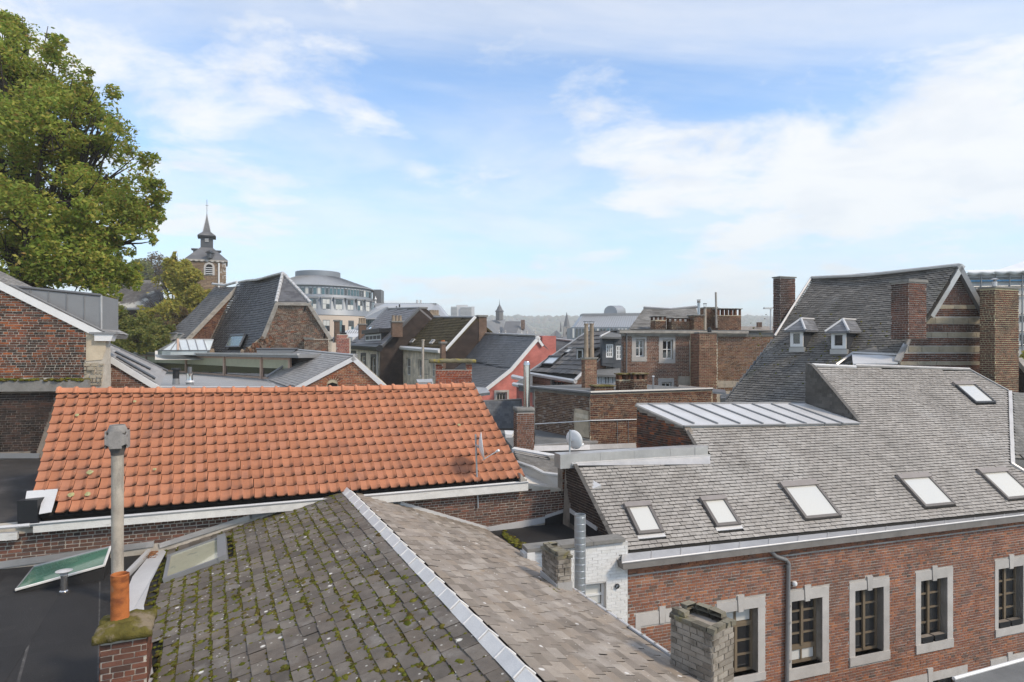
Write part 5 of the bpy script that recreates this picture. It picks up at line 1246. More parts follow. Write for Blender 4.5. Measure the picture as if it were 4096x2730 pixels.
board(f_rg, (1417, 1424), (1180, 1548), .17, m_white, 'verge_board', rgb, .0, .08); board(f_rg, (1415, 1424), (1549, 1546), .17, m_white, 'verge_board', rgb, .0, .08)
apx = f_rg.hit(1417, 1422); vbt = f_rg.hit(1183, 1547); far = P(1188, 1400, 33.5)
f_rs = Fr.tri(vbt, vbt + (far - apx), apx)
rp3 = f_rs.poly([(1417, 1423), (1183, 1547), (1118, 1547), (1066, 1517), (1170, 1444), (1150, 1420), (1188, 1400)])
r3 = sheet('roof', f_rs, rp3, m_slate_blue, rgb, -.12, -.02); slates(r3, f_rs, rp3, m_slate_blue, .13, .26, limit=150)
MB().hull2([apx, far, far + Vector((2.6, .4, -2.2)), f_rg.hit(1549, 1546)], [p - Vector((0, 0, .1)) for p in (apx, far, far + Vector((2.6, .4, -2.2)), f_rg.hit(1549, 1546))]).ob('rear_slope', m_slate_blue, rgb)
MB().tube([apx, far], .05, 6).ob('ridge', m_zinc, rgb)
MB().tube([f_rs.hit(1172, 1446, .1), f_rs.hit(1168, 1456, .12), f_rs.hit(1070, 1516, .1)], .055, 8).ob('drain_pipe', m_zinc_mid, rgb, True)
hull_px([f_rs.hit(1066, 1517, .02), f_rs.hit(1118, 1548, .02), P(1108, 1550, 24.9), P(1060, 1520, 30.7)], .03, m_zinc, 'valley_gutter', rgb)
# pink brick chimney behind it
cB = P(1346, 1390, 29); ee = Vector((math.sin(R(80)), math.cos(R(80)), 0))
t = chimney('pink_chimney', 'stepped pink brick chimney with a black pot behind the new brick gable', (cB.x, cB.y), ee, 50 / FPX * 29, .85, HC - (1353 - HY) / FPX * 29, HC - 1.6, m_br_pink, m_mort_l, course=.066, length=.21, limit=200)
o = Vector((cB.x, cB.y, HC - (1353 - HY) / FPX * 29)); e2 = Vector((-ee.y, ee.x, 0))
q = [o + ee * .0 + e2 * .15, o + ee * .46 + e2 * .15, o + ee * .46 + e2 * .7, o + e2 * .7]
up = MB().hull2(q, [p + Vector((0, 0, .17)) for p in q]).ob('upper_stack', m_mort_l, t)
fu = Fr(q[0], ee, (0, 0, 1)); bricks(up, fu, [(0, 0), (.46, 0), (.46, .17), (0, .17)], m_br_pink, .066, .21, limit=60)
MB().lathe(q[0] + ee * .27 + e2 * .2 + Vector((0, 0, .17)), [(.14, 0), (.15, .06), (.08, .1), (.07, .42)], 12).ob('pot', m_black, t, True)
# ================================================================== the chimney with the yellow lichen slab above the orange ridge
YK = 22.0; kk = YK / FPX
cK = P(1743, 1500, YK); ek = Vector((math.sin(R(84)), math.cos(R(84)), 0)); ek2 = Vector((-ek.y, ek.x, 0))
zk = HC - (1480 - HY) * kk; wK = 144 * kk; dK = .5
t = chimney('lichen_slab_chimney', 'wide orange brick chimney with a yellow lichened slab on corner pillars above the orange ridge', (cK.x, cK.y), ek, wK, dK, zk, HC - 2.2, brickmat('brick_orange', [(.36, .09, .04), (.3, .075, .038), (.42, .12, .05), (.22, .065, .04), (.26, .08, .05)], over=[]), m_mort_l, course=.060, length=.215, limit=300)
o = Vector((cK.x, cK.y, zk)); ph = 27 * kk
for (a, b, w, d) in ((0, 0, .24, .22), (wK - .2, 0, .2, .22), (0, dK - .2, .24, .2), (wK - .2, dK - .2, .2, .2)):
    q = [o + ek * a + ek2 * b, o + ek * (a + w) + ek2 * b, o + ek * (a + w) + ek2 * (b + d), o + ek * a + ek2 * (b + d)]
    pi_ = MB().hull2(q, [p + Vector((0, 0, ph)) for p in q]).ob('pillar', m_mort_l, t)
    if b == 0:
        fu = Fr(q[0], ek, (0, 0, 1)); bricks(pi_, fu, [(0, 0), (w, 0), (w, ph), (0, ph)], bpy.data.materials['brick_orange'], .06, .215, limit=20)
        if a == 0:
            fu = Fr(q[0], ek2, (0, 0, 1)); fu.n = -ek; bricks(pi_, fu, [(0, 0), (d, 0), (d, ph), (0, ph)], bpy.data.materials['brick_orange'], .06, .215, limit=20)
q = [o + ek * .25 + ek2 * .15, o + ek * (wK - .4) + ek2 * .15]
rough_slab(o + Vector((0, 0, ph)) - ek * .22 - ek2 * .15, ek, ek2, wK + .36, dK + .3, .12, m_cap_yel, 'slab', t, .022, 26, 10, .02)

# ================================================================== dark slate house with the ruined brick gable
f_m1 = Fr.vert(1174, 1300, 42, 82)
m1 = thing('ruined_gable_house', f_m1.hit(1170, 1430) - Vector((0, 0, 6)), 'tall dark slate house with a hipped end over a ruined mottled brick gable', 'house')
ap1 = P(1132, 1092, 44.0); far1 = P(955, 1130, 44.0 * 308 / 270)
gp = f_m1.poly([(1107, 1218), (1241, 1218), (1325, 1352), (1322, 1450), (1000, 1450), (1045, 1352)])
gw = sheet('gable_wall', f_m1, gp, m_mort_l, m1, -.4, 0)
bricks(gw, f_m1, f_m1.poly([(1109, 1221), (1238, 1221), (1318, 1350), (1320, 1440), (1010, 1440), (1052, 1352)]), m_br_m1, .072, .25, .016, .012, limit=300, jit=.06)
board(f_m1, (1104, 1212), (1243, 1214), .17, m_wood_grey, 'beam', m1, .0, .15)
board(f_m1, (1103, 1213), (1047, 1352), .24, m_wood_grey, 'verge_board', m1, .0, .18); board(f_m1, (1241, 1213), (1331, 1356), .22, m_wood_grey, 'verge_board', m1, .0, .18)
vb1 = f_m1.hit(1049, 1349)
f_ms = Fr.tri(vb1, vb1 + (far1 - ap1), ap1)
sag = lambda u, v: -.22 * math.sin(math.pi * max(0, min(1, u / 8.5)))
mp = f_ms.poly([(1132, 1092), (1104, 1213), (1047, 1350), (1040, 1358), (958, 1417), (846, 1405), (838, 1360), (952, 1131)])
ms_ = sheet('roof', f_ms, mp, m_shade_back, m1, -.35, -.25)
rw = skylight(ms_, f_ms, [(930, 1339), (984, 1341), (956, 1393), (908, 1387)], m_glass_mossy, m_zinc_mid, m_zinc_dark, .1, .08)
slates(ms_, f_ms, mp, m_slate_vdark, .19, .32, .012, .034, .012, limit=250, over=.92, holes=[rw], warp=sag, vstart=min(p[1] for p in mp))
f_mh = Fr.tri(f_m1.hit(1105, 1213, .1), f_m1.hit(1243, 1214, .1), ap1)
hp = f_mh.poly([(1104, 1213), (1243, 1215), (1132, 1092)])
mh = sheet('hipped_end', f_mh, hp, m_slate_blue, m1, -.12, -.02); slates(mh, f_mh, hp, M('slate_hip', [(.10, .10, .108), (.13, .13, .138), (.155, .155, .162)], .5, (1.5, .2), [((.10, .07, .04), 2.5, .66, .78, .4)], (50, .2)), .17, .34, limit=150)
for k in range(9):
    for (a, b) in (((1131, 1094), (1104, 1212)), ((1133, 1094), (1243, 1213))):
        pa, pb = f_mh.hit(a[0] + (b[0] - a[0]) * k / 9, a[1] + (b[1] - a[1]) * k / 9, .03), f_mh.hit(a[0] + (b[0] - a[0]) * (k + .95) / 9, a[1] + (b[1] - a[1]) * (k + .95) / 9, .03)
        MB().tube([pa, pb], [.10, .12], 6).ob('hip_cap', m_zinc_pale, m1)
rid = [ap1, P(1085, 1104, 45.5), P(1030, 1120, 47.2), P(990, 1123, 48.8), far1]
MB().tube(rid, .09, 6).ob('ridge', m_zinc, m1)
bkm = [ap1, far1, far1 + Vector((5, 3, -5)), f_m1.hit(1330, 1356)]
MB().hull2(bkm, [p - Vector((0, 0, .15)) for p in bkm]).ob('rear_slope', m_slate_vdark, m1)
rubble = f_m1.poly([(1046, 1348), (1062, 1362), (1090, 1400), (1100, 1440), (950, 1440), (956, 1416), (1000, 1385)])
rb = sheet('rubble_edge', f_m1, rubble, m_plaster, m1, -1.0, .02)
ms = []
for k in range(110):
    t_ = random.random(); x = 1046 + (956 - 1046) * t_ + random.uniform(0, 60); y = 1350 + 68 * t_ + random.uniform(-2, 30)
    p = f_m1.hit(x, y, random.uniform(0, .1)); a = random.uniform(0, 3)
    ms.append(mat4(p, (f_m1.e1 * math.cos(a) + f_m1.e2 * math.sin(a)) * random.uniform(.12, .35), f_m1.n * .12, (f_m1.e2 * math.cos(a) - f_m1.e1 * math.sin(a)) * random.uniform(.08, .2)))
scatter(rb, 'rubble_stone', 'brick', m_br_m1, ms, 110)
# stub buttress against the gable
u0, u1, v0, v1 = f_m1.rect(1222, 1357, 1318, 1440)
bt = MB().box(f_m1, u0, u1, v0, v1, 0, .45).ob('buttress', m_mort_l, m1)
fb = f_m1.off(.45); bricks(bt, fb, [(u0, v0), (u1, v0), (u1, v1), (u0, v1)], m_br_m1, .072, .25, .016, .012, limit=80)
MB().box(f_m1, u0 - .05, u0 + .6, v1, v1 + .09, 0, .5).ob('coping', m_conc_d, m1)
# iron wall ties
for (x, y) in ((1222, 1230), (1300, 1340)): MB().tube([f_m1.hit(x, y - 10, .05), f_m1.hit(x - 3, y + 14, .05)], .04, 4).ob('wall_tie', m_black, m1)
# ---- second roof behind with the white verge
rdir = (far1 - ap1); rdir.z = 0; rdir.normalize()
f_gb = Fr(far1, Vector((-rdir.y, rdir.x, 0)) * (-1 if -rdir.y > 0 else 1), (0, 0, 1))
va_, vb_ = f_gb.hit(944, 1146), f_gb.hit(738, 1360)
m2 = thing('swept_slate_house', vb_ - Vector((0, 0, 4)), 'house with a long sagging grey slate slope and white verge behind the ruined gable house', 'house')
tp = f_gb.poly([(940, 1158), (838, 1370), (838, 1420), (742, 1420), (742, 1365)])
gb = sheet('gable_wall', f_gb, tp, m_mort_d, m2, -.3, 0)
bricks(gb, f_gb, f_gb.poly([(938, 1163), (838, 1362), (836, 1380), (748, 1380), (748, 1365)]), m_br_dk, .078, .25, .014, .012, limit=200)
board(f_gb, (945, 1145), (736, 1362), .3, m_wood_grey, 'verge_board', m2, .0, .12)
f_m2 = Fr(vb_, rdir, va_ - vb_)
mp2 = f_m2.poly([(944, 1146), (950, 1135), (852, 1139), (626, 1378), (662, 1384), (738, 1360)])
sg2 = lambda u, v: -.30 * math.sin(math.pi * max(0, min(1, v / 9.0)))
r_ = sheet('roof', f_m2, mp2, m_shade_back, m2, -.42, -.34)
slates(r_, f_m2, mp2, M('slate_brownish', [(.10, .096, .09), (.13, .124, .116), (.16, .152, .142)], .6, (.8, .25), [((.06, .055, .045), .7, .5, .7, .5), ((.22, .21, .2), .5, .58, .75, .4)], (40, .3)), .26, .45, .012, .03, .008, limit=200, warp=sg2)
for k, qd in enumerate(([(688, 1334), (714, 1337), (680, 1372), (652, 1370)], [(722, 1338), (738, 1340), (712, 1362), (694, 1364)])): skylight(r_, f_m2, qd, m_glass_w, m_zinc_mid, m_zinc_mid, .12, .06)
MB().tube([f_m2.hit(852, 1138, .05), f_m2.hit(900, 1142, .0), f_m2.hit(950, 1132, .08)], .1, 6).ob('ridge', m_zinc_pale, m2)
MB().tube([f_m2.hit(626, 1380, -.1), f_m2.hit(664, 1388, -.1)], .18, 6).ob('gutter', m_wood_grey, m2)
# ---- glass conservatory
Yg = 37.0
cons = thing('glass_conservatory', P(735, 1420, Yg) - Vector((0, 0, 3)), 'small hipped glass conservatory roof before the dark slate houses', 'conservatory')
base = [P(631, 1403, Yg + 1.5), P(648, 1403, Yg + .6), P(682, 1403, Yg), P(712, 1403, Yg), P(725, 1403, Yg), P(759, 1403, Yg), P(793, 1403, Yg), P(828, 1403, Yg), P(838, 1403, Yg + 1)]
apx_ = [P(712, 1359, Yg + 1.6)] * 4 + [P(713, 1359, Yg + 1.6), P(746, 1359, Yg + 1.6), P(780, 1359, Yg + 1.6), P(814, 1359, Yg + 1.6), P(853, 1360, Yg + 1.6)]
for i in range(8):
    q = [base[i], base[i + 1], apx_[i + 1], apx_[i]]
    if (q[2] - q[3]).length < 1e-3: q = q[:3]
    off_ = Vector((0, .03, -.03)); MB().hull2(q, [p + off_ for p in q]).ob('roof_pane', m_glass_cl, cons)
    MB().tube([base[i], apx_[i]], .035 if i not in (3,) else .08, 4).ob('glazing_bar', m_zinc_mid if i != 3 else m_wood_pink, cons)
    q = [base[i] - Vector((0, 0, .25)), base[i + 1] - Vector((0, 0, .25)), base[i + 1], base[i]]; MB().hull2(q, [p + Vector((0, .03, 0)) for p in q]).ob('side_pane', m_glass_cl, cons)
    MB().tube([base[i], base[i + 1]], .04, 4).ob('glazing_bar', m_zinc_dark, cons)
MB().tube([apx_[0], apx_[-1]], .05, 5).ob('ridge', m_zinc_pale, cons)
hull_px([P(690, 1405, Yg + 3), P(960, 1420, Yg + 1), P(960, 1440, Yg), P(620, 1440, Yg), P(620, 1404, Yg + 3)], .4, m_plaster_w, 'base_wall', cons, (0, 1, 0))
# ================================================================== brown brick block with the flat zinc-edged roof
AZU, AZV = 68.0, -25.0
UU = Vector((math.sin(R(AZU)), math.cos(R(AZU)), 0)); VV = Vector((math.sin(R(AZV)), math.cos(R(AZV)), 0))
YB = 24.0
f_cb = Fr.vert(2360, 1650, YB, 66); f_ca = Fr.vert(2360, 1650, YB, -30)
blk_ = thing('brown_brick_block', f_cb.hit(2400, 1900) - Vector((0, 0, 4)), 'flat-roofed brown brick block with a zinc-edged top and a pale plaster patch', 'building')
pb_ = f_cb.poly([(2360, 1578), (2850, 1562), (2850, 1900), (2360, 1900)])
wb = sheet('front_wall', f_cb, pb_, m_mort_y, blk_, -.3, 0)
bricks(wb, f_cb, f_cb.poly([(2361, 1582), (2846, 1566), (2846, 1800), (2361, 1812)]), m_br_dk, .072, .22, .016, .010, limit=250, hdr=.2)
pa_ = f_ca.poly([(2360, 1578), (2136, 1556), (2136, 1860), (2360, 1900)])
wa = sheet('side_wall', f_ca, pa_, m_mort_l, blk_, -.3, 0)
bricks(wa, f_ca, f_ca.poly([(2359, 1582), (2140, 1560), (2140, 1740), (2359, 1760)]), M('brick_side', [(.20, .12, .075), (.15, .085, .055), (.25, .16, .105), (.10, .065, .05), (.17, .10, .07), (.36, .31, .26)], .92, (2, .3), [((.04, .033, .028), 1.1, .58, .74, .6), ((.45, .41, .36), 5, .68, .74, .7)], (70, .6), spec=.15), .068, .22, .013, .010, limit=250, jit=.05)
MB().prism(f_ca, f_ca.poly([(2300, 1634), (2355, 1645), (2357, 1752), (2302, 1745), (2296, 1680)]), .0, .022).ob('plaster_patch', m_plaster, blk_)
MB().prism(f_ca, f_ca.poly([(2304, 1652), (2352, 1662), (2352, 1678), (2304, 1668)]), .02, .03).ob('plaster_band', M('plaster_pale', [(.66, .58, .45)], .9), blk_)
zc = f_cb.hit(2360, 1575).z
q = [f_cb.hit(2360, 1576), f_cb.hit(2850, 1562), f_cb.hit(2850, 1562) + VV * 6, f_ca.hit(2136, 1556) + VV * 1.5, f_ca.hit(2136, 1556)]
q = [Vector((p.x, p.y, zc)) for p in q]
MB().hull2([p - Vector((0, 0, .2)) for p in q], q).ob('flat_roof', m_felt_g, blk_)
for i, m_ in ((0, m_zinc_mid), (4, m_zinc_mid), (3, m_zinc_mid)):
    a_, b_ = q[i], q[(i + 1) % 5]; MB().tube([a_ + Vector((0, 0, .04)), b_ + Vector((0, 0, .04))], .055, 5).ob('edge_trim', m_, blk_)
sk_ = f_cb.hit(2600, 1560)
# low outbuilding against it: felt roof, brick kerb wall, zinc gutter
zl = f_cb.hit(2360, 1762).z
q = [f_ca.hit(2140, 1738), f_ca.hit(2360, 1762), f_cb.hit(2362, 1768, .4), P(2140, 1775, 22.6)]
q = [Vector((p.x, p.y, zl)) for p in q]
lo_ = thing('felt_lean_to', q[3] - Vector((0, 0, 3)), 'small grey felt lean-to against the brown brick block', 'shed')
MB().hull2([p - Vector((0, 0, .1)) for p in q], q).ob('flat_roof', m_felt_g, lo_)
f_lo = Fr(q[3], q[2] - q[3], (0, 0, 1)); L_ = (q[2] - q[3]).length
w_ = MB().box(f_lo, 0, L_, -1.6, -.06, -.2, 0).ob('wall', m_mort_y, lo_); bricks(w_, f_lo, [(0, -.45), (L_, -.45), (L_, -.06), (0, -.06)], m_br_dk, .068, .215, .012, .008, limit=100)
MB().box(f_lo, -.05, L_ + .05, -.06, .03, -.1, .05).ob('edge_trim', m_zinc, lo_)
gz = [P(2128, 1806, 22.0), P(2360, 1800, 22.4), P(2546, 1792, 24.6)]
for a_, b_ in zip(gz, gz[1:]): MB().hull2([a_, b_, b_ + Vector((0, .15, .16)), a_ + Vector((0, .15, .16))], [x + Vector((0, .05, -.02)) for x in (a_, b_, b_ + Vector((0, .15, .16)), a_ + Vector((0, .15, .16)))]).ob('flashing', m_zinc, lo_)
hull_px([P(2128, 1807, 22), P(2546, 1793, 24.5), P(2546, 1830, 20.5), P(2128, 1830, 19.8)], .2, m_felt, 'lower_roof', lo_)
hull_px([P(2190, 1822, 20.0), P(2262, 1820, 20.2), P(2258, 1832, 19.4), P(2200, 1834, 19.2)], .1, m_conc_d, 'skip_cover', lo_)
MB().tube([P(2140, 1697, 25.5), f_ca.hit(2358, 1684, .05), f_cb.hit(2362, 1682, .05), f_cb.hit(2546, 1678, .05)], .02, 5).ob('conduit', m_white_clean, blk_)
for x in (2468, 2512): MB().tube([f_cb.hit(x, 1680, .03), f_cb.hit(x, 1790, .03)], .012, 4).ob('cable', m_zinc_mid, blk_)
# small things on the zinc-edged flat roof
def on_roof(x, y): return hz(x, y, zc)
def capped(name, label, x0, x1, yb, yt, Y, gap=True, d=.5, group=None, mat=None, slab=m_moss_cap, lim=60):
    k = Y / FPX; c = P(x0, yb, Y); w = (x1 - x0) * k / .96
    zt = HC - (yt - HY) * k; zb = HC - (yb - HY) * k; e = Vector((math.sin(R(82)), math.cos(R(82)), 0)); e2 = Vector((-e.y, e.x, 0))
    gp = (zt - zb) * .3 if gap else 0
    t = chimney(name, label, (c.x, c.y), e, w, d, zt - gp, zb - .3, mat or m_br_dk, m_mort_y, course=.07, length=.22, limit=lim, group=group)
    o = Vector((c.x, c.y, zt - gp))
    if gap:
        n = max(3, int(w / .28) + 1)
        for i in range(n):
            x = (w - .1) * i / (n - 1)
            for yy in (0, d - .12):
                q = [o + e * x + e2 * yy, o + e * (x + .1) + e2 * yy, o + e * (x + .1) + e2 * (yy + .12), o + e * x + e2 * (yy + .12)]
                MB().hull2(q, [p + Vector((0, 0, gp)) for p in q]).ob('pillar', mat or m_br_dk, t)
    rough_slab(o + Vector((0, 0, gp)) - e * .06 - e2 * .06, e, e2, w + .12, d + .12, .06, slab, 'slab', t, .012, 10, 6)
    return t
capped('twin_vent_chimney', 'short dark brick chimney with open slots under a mossy slab on the zinc-edged roof', 2478, 2536, 1566, 1500, 25.6)
capped('twin_vent_chimney', 'narrow dark brick chimney with one slot under its slab beside a wider one', 2536, 2588, 1570, 1499, 25.2, d=.45)
capped('brick_hatch', 'low flat brick hatch with a mossy lid on the zinc-edged roof', 2380, 2456, 1561, 1548, 25.4, gap=False, d=.7)
pv = on_roof(2613, 1557)
t = thing('roof_vent_pipe', pv, 'thin grey square vent pipe on the zinc-edged roof', 'vent'); MB().lathe(pv, [(.045, 0), (.045, .5)], 4).ob('pipe', m_zinc_mid, t); MB().lathe(pv + Vector((0, 0, .5)), [(.07, 0), (.05, .05)], 4).ob('cap', m_zinc_pale, t)
# stack with the polished flue
pS = P(2068, 1700, 21.5); ex = Vector((math.sin(R(80)), math.cos(R(80)), 0))
t = chimney('steel_flue_chimney', 'square brown brick chimney carrying a tall polished steel flue', (pS.x, pS.y), ex, 70 / FPX * 21.5, .6, HC - (1652 - HY) / FPX * 21.5, HC - 3.4, m_br_brown, m_mort_g, course=.068, length=.2, limit=300)
k = 21.8 / FPX
o = Vector((pS.x, pS.y, HC - (1652 - HY) / FPX * 21.5))
q = [o - ex * .02 + Vector((.01, -.02, 0)), o + ex * .62, o + ex * .62 + Vector((-.1, .6, 0)), o + Vector((-.1, .6, 0))]
rough_slab(o - ex * .03, ex, Vector((-ex.y, ex.x, 0)), .64, .66, .16, m_conc_d, 'slab', t, .02, 10, 10)
pf = P(2107, 1632, 21.8)
MB().lathe(pf, [(13 * k, -.05), (13 * k, 170 * k), (14 * k, 171 * k), (14 * k, 174 * k), (9 * k, 186 * k), (6 * k, 186 * k)], 24).ob('flue', m_steel, t, True)
MB().lathe(pf, [(13.8 * k, 84 * k), (13.8 * k, 87 * k)], 24).ob('flue_band', m_steel, t, True)
# corrugated lean-to and the white rendered parapet behind the orange verge
w_r = thing('white_parapet', P(2170, 1960, 16.8) - Vector((0, 0, 3)), 'white rendered parapet wall with a curved top beside the orange verge', 'wall')
hull_px([P(2060, 1848, 18.2), P(2130, 1872, 17.4), P(2175, 1895, 17.0), P(2252, 1905, 16.6), P(2252, 1962, 16.5), P(2110, 1970, 16.4), P(2040, 1900, 18)], .25, m_plaster_w, 'wall', w_r, (-.3, .9, 0))
MB().tube([P(2060, 1846, 18.2), P(2130, 1870, 17.4), P(2175, 1893, 17.0), P(2252, 1903, 16.6)], .05, 6).ob('coping', m_white, w_r)
cr = thing('corrugated_lean_to', P(2170, 1870, 19) - Vector((0, 0, 3)), 'corrugated grey lean-to roof behind the white rendered parapet', 'shed')
c0, c1, c2, c3 = P(2055, 1806, 21.5), P(2246, 1842, 20.0), P(2252, 1905, 17.0), P(2085, 1862, 18.0)
cro = MB().hull2([c0, c1, c2, c3], [p - Vector((0, 0, .08)) for p in (c0, c1, c2, c3)]).ob('roof', m_zinc_dark, cr)
for k in range(9):
    t_ = k / 8; MB().tube([c0.lerp(c3, t_) + Vector((0, 0, .03)), c1.lerp(c2, t_) + Vector((0, 0, .03))], .05 if k else .12, 5).ob('rib', m_wood_grey if k else m_white, cro)
MB().hull2([Vector((p.x, p.y, 0)) for p in (c0, c1, c2, c3)], [p - Vector((0, 0, .1)) for p in (c0, c1, c2, c3)]).ob('wall', m_mort_g, cr)
# slate-hung wall behind the orange verge, and the small skylight box
f_sw = Fr.vert(2000, 1660, 29, 80)
sw_ = thing('slate_hung_wall', f_sw.hit(2010, 1760) - Vector((0, 0, 4)), 'grey slate-hung wall between the orange verge and the steel flue', 'wall')
sp = f_sw.poly([(1900, 1606), (2088, 1597), (2090, 1780), (1900, 1790)])
s_ = sheet('wall', f_sw, sp, m_slate_dark, sw_, -.3, -.015); slates(s_, f_sw, f_sw.poly([(1930, 1606), (2088, 1598), (2088, 1722), (1930, 1725)]), M('slate_hung', [(.12, .125, .135), (.16, .165, .175), (.2, .205, .21)], .5, (2, .2), (), (50, .2)), .11, .2, limit=120)
hull_px([P(1990, 1722, 27.5), P(2130, 1722, 27.5), P(2130, 1800, 22.2), P(2060, 1800, 22.2)], .2, m_felt_g, 'flat_roof', sw_)
hull_px([P(2018, 1722, 26.5), P(2056, 1724, 26.0), P(2048, 1740, 25.2), P(2022, 1738, 25.2)], .3, m_white, 'skylight_box', sw_)
f_sp = Fr.vert(2068, 1560, 33, AZV)

# ================================================================== red painted house and the slate roof beyond it
f_h3 = Fr.vert(2050, 1480, 42, AZU)
h3 = thing('red_house', f_h3.hit(2020, 1650) - Vector((0, 0, 5)), 'salmon red painted brick house with a swept grey slate roof', 'house')
m_red = grate('brick_salmon', ((.54, .19, .16), (.50, .17, .14)), (.45, .155, .13))
hw = f_h3.rect(1985, 1570, 2027, 1606)
rw_ = f_h3.poly([(2148, 1350), (2172, 1384), (2300, 1480), (2300, 1720), (1900, 1720), (1900, 1585), (1921, 1569), (2037, 1481)])
wall_ = wall_holes('gable_wall', f_h3, rw_, [hw], m_red, h3, .4)
board(f_h3, (2150, 1344), (2037, 1477), .22, m_white, 'verge_board', h3, .0, .15); board(f_h3, (2038, 1476), (1915, 1572), .22, m_white, 'verge_board', h3, .0, .15)
board(f_h3, (2147, 1345), (2172, 1382), .16, m_white, 'verge_board', h3, .0, .15)
window(h3, f_h3, *hw, 3, 1, m_stone, m_glass, .1, .09, .03)
u0, u1, v0, v1 = hw
for (a, b, c, d) in ((u0 - .14, u0, v0, v1 + .14), (u1, u1 + .14, v0, v1 + .14), (u0, u1, v1, v1 + .14)): MB().box(f_h3, a, b, c, d, -.02, .05).ob('window_surround', m_stone, h3)
va, vb, vc = f_h3.hit(2148, 1345), f_h3.hit(2037, 1478), f_h3.hit(1919, 1569)
m_sl3 = M('slate_h3', [(.095, .098, .103), (.115, .118, .122), (.135, .138, .142)], .5, (.6, .2), [((.045, .042, .038), .5, .56, .74, .55, (1, 1, .5)), ((.2, .2, .205), .4, .6, .8, .35)], (40, .3), spec=.45)
f_3a = Fr(vb, VV, va - vb); f_3b = Fr(vc, VV, vb - vc)
p3a = f_3a.poly([(2148, 1345), (1903, 1335), (1838, 1432), (2037, 1478)]); 
p3b = [f_3b.uvp(vb), f_3b.uvp(f_3a.hit(1838, 1432))] + f_3b.poly([(1793, 1476), (1793, 1560), (1919, 1569)])
for ff, pp_ in ((f_3a, p3a), (f_3b, p3b)):
    r_ = sheet('roof_slope', ff, pp_, m_sl3, h3, -.15, -.02); slates(r_, ff, pp_, m_sl3, .17, .3, .01, .022, .006, limit=120)
MB().tube([f_3a.hit(2146, 1345, .05), f_3a.hit(1903, 1335, .05)], .09, 6).ob('ridge', m_zinc, h3)
MB().tube([f_3a.hit(1903, 1335, .05), f_3a.hit(1838, 1432, .05), f_3b.hit(1792, 1478, .05)], .08, 6).ob('verge_flashing', m_zinc, h3)
hull_px([f_3a.hit(2146, 1346), f_3a.hit(1903, 1336), f_3a.hit(1903, 1336) + UU * 4 + Vector((0, 0, -4)), f_3a.hit(2146, 1346) + UU * 4 + Vector((0, 0, -4))], .1, m_sl3, 'rear_slope', h3)
c = f_h3.hit(2152, 1385); hcm = chimney('red_chimney', 'red painted brick chimney at the ridge end of the salmon house', (c.x + .3, c.y + .3), UU, 1.0, .5, HC + (1400 - 1344) / FPX * c.y, c.z - .8, m_br_red, bpy.data.materials['brick_salmon'], course=.08, length=.25, limit=40)
# small slate lean-to with a white cornice in front of the red wall
f_le = Fr.vert(2110, 1560, 36.5, AZV)
hull_px([P(2057, 1535, 37.5), P(2130, 1550, 35), P(2130, 1500, 37.5), P(2085, 1518, 39.5)], .1, m_slate_dark, 'lean_to_roof', h3)
MB().tube([P(2055, 1538, 37.4), P(2135, 1555, 34.8)], .13, 6).ob('lean_to_cornice', m_white, h3)
hull_px([P(2066, 1545, 37.3), P(2130, 1558, 35.0), P(2130, 1680, 35.0), P(2066, 1680, 37.3)], .3, m_red, 'lean_to_wall', h3, (0, 1, 0))
hull_px([P(1865, 1545, 38), P(1945, 1552, 36), P(1960, 1570, 35), P(1880, 1580, 36)], .15, m_zinc, 'side_gutter', h3)
# roof beyond
f_h4 = Fr.vert(2100, 1470, 44.5, AZU); v4a, v4b = f_h4.hit(2192, 1354), f_h4.hit(2062, 1500)
h4 = thing('plain_slate_house', v4b - Vector((0, 0, 5)), 'plain dark slate roof rising between the salmon gable and the grey tiled roof', 'house')
f_4 = Fr(v4b, Vector((math.sin(R(100)), math.cos(R(100)), 0)), v4a - v4b)
p4 = f_4.poly([(2190, 1355), (2305, 1368), (2290, 1400), (2140, 1520), (2062, 1502), (2080, 1480)])
r_ = sheet('roof', f_4, p4, m_sl3, h4, -.15, -.02); slates(r_, f_4, p4, m_sl3, .2, .3, limit=60)
MB().tube([f_4.hit(2190, 1354, .05), f_4.hit(2305, 1367, .05)], .08, 6).ob('ridge', m_zinc, h4); MB().tube([f_4.hit(2190, 1356, .05), f_4.hit(2080, 1480, .05), f_4.hit(2062, 1502, .05)], .1, 6).ob('verge_flashing', m_zinc_mid, h4)
MB().tube([P(2052, 1508, 41), P(2105, 1520, 39)], .16, 6).ob('cornice', m_white, h4)
hull_px([f_4.hit(2062, 1502), f_4.hit(2140, 1520), f_4.hit(2140, 1520) - Vector((0, 0, 6)), f_4.hit(2062, 1502) - Vector((0, 0, 6))], .2, m_red, 'wall', h4, (.2, .3, 0))

# ================================================================== grey tiled house with a roof window
c5 = P(2298, 1521, 33.5)
f_5 = Fr(c5, -VV, UU * math.cos(R(40)) + Vector((0, 0, math.sin(R(40)))))
if f_5.n.z < 0: f_5.n = -f_5.n
h5 = thing('grey_tiled_house', c5 - Vector((0, 0, 6)), 'brown brick house with a grey concrete tile roof, one roof window and a small dormer', 'house')
p5 = f_5.poly([(2117, 1489), (2299, 1520), (2330, 1488), (2400, 1418), (2470, 1350), (2420, 1322), (2358, 1323)])
r5 = sheet('roof', f_5, p5, m_shade_back, h5, -.15, -.03)
hv = skylight(r5, f_5, [(2205, 1428), (2246, 1434), (2213, 1468), (2173, 1459)], m_glass_cl, m_vel_d, m_vel_d, .14, .09)
hv2 = skylight(r5, f_5, [(2280, 1395), (2293, 1397), (2274, 1413), (2260, 1411)], m_glass_w, m_zinc_mid, m_zinc_mid, .06, .04)
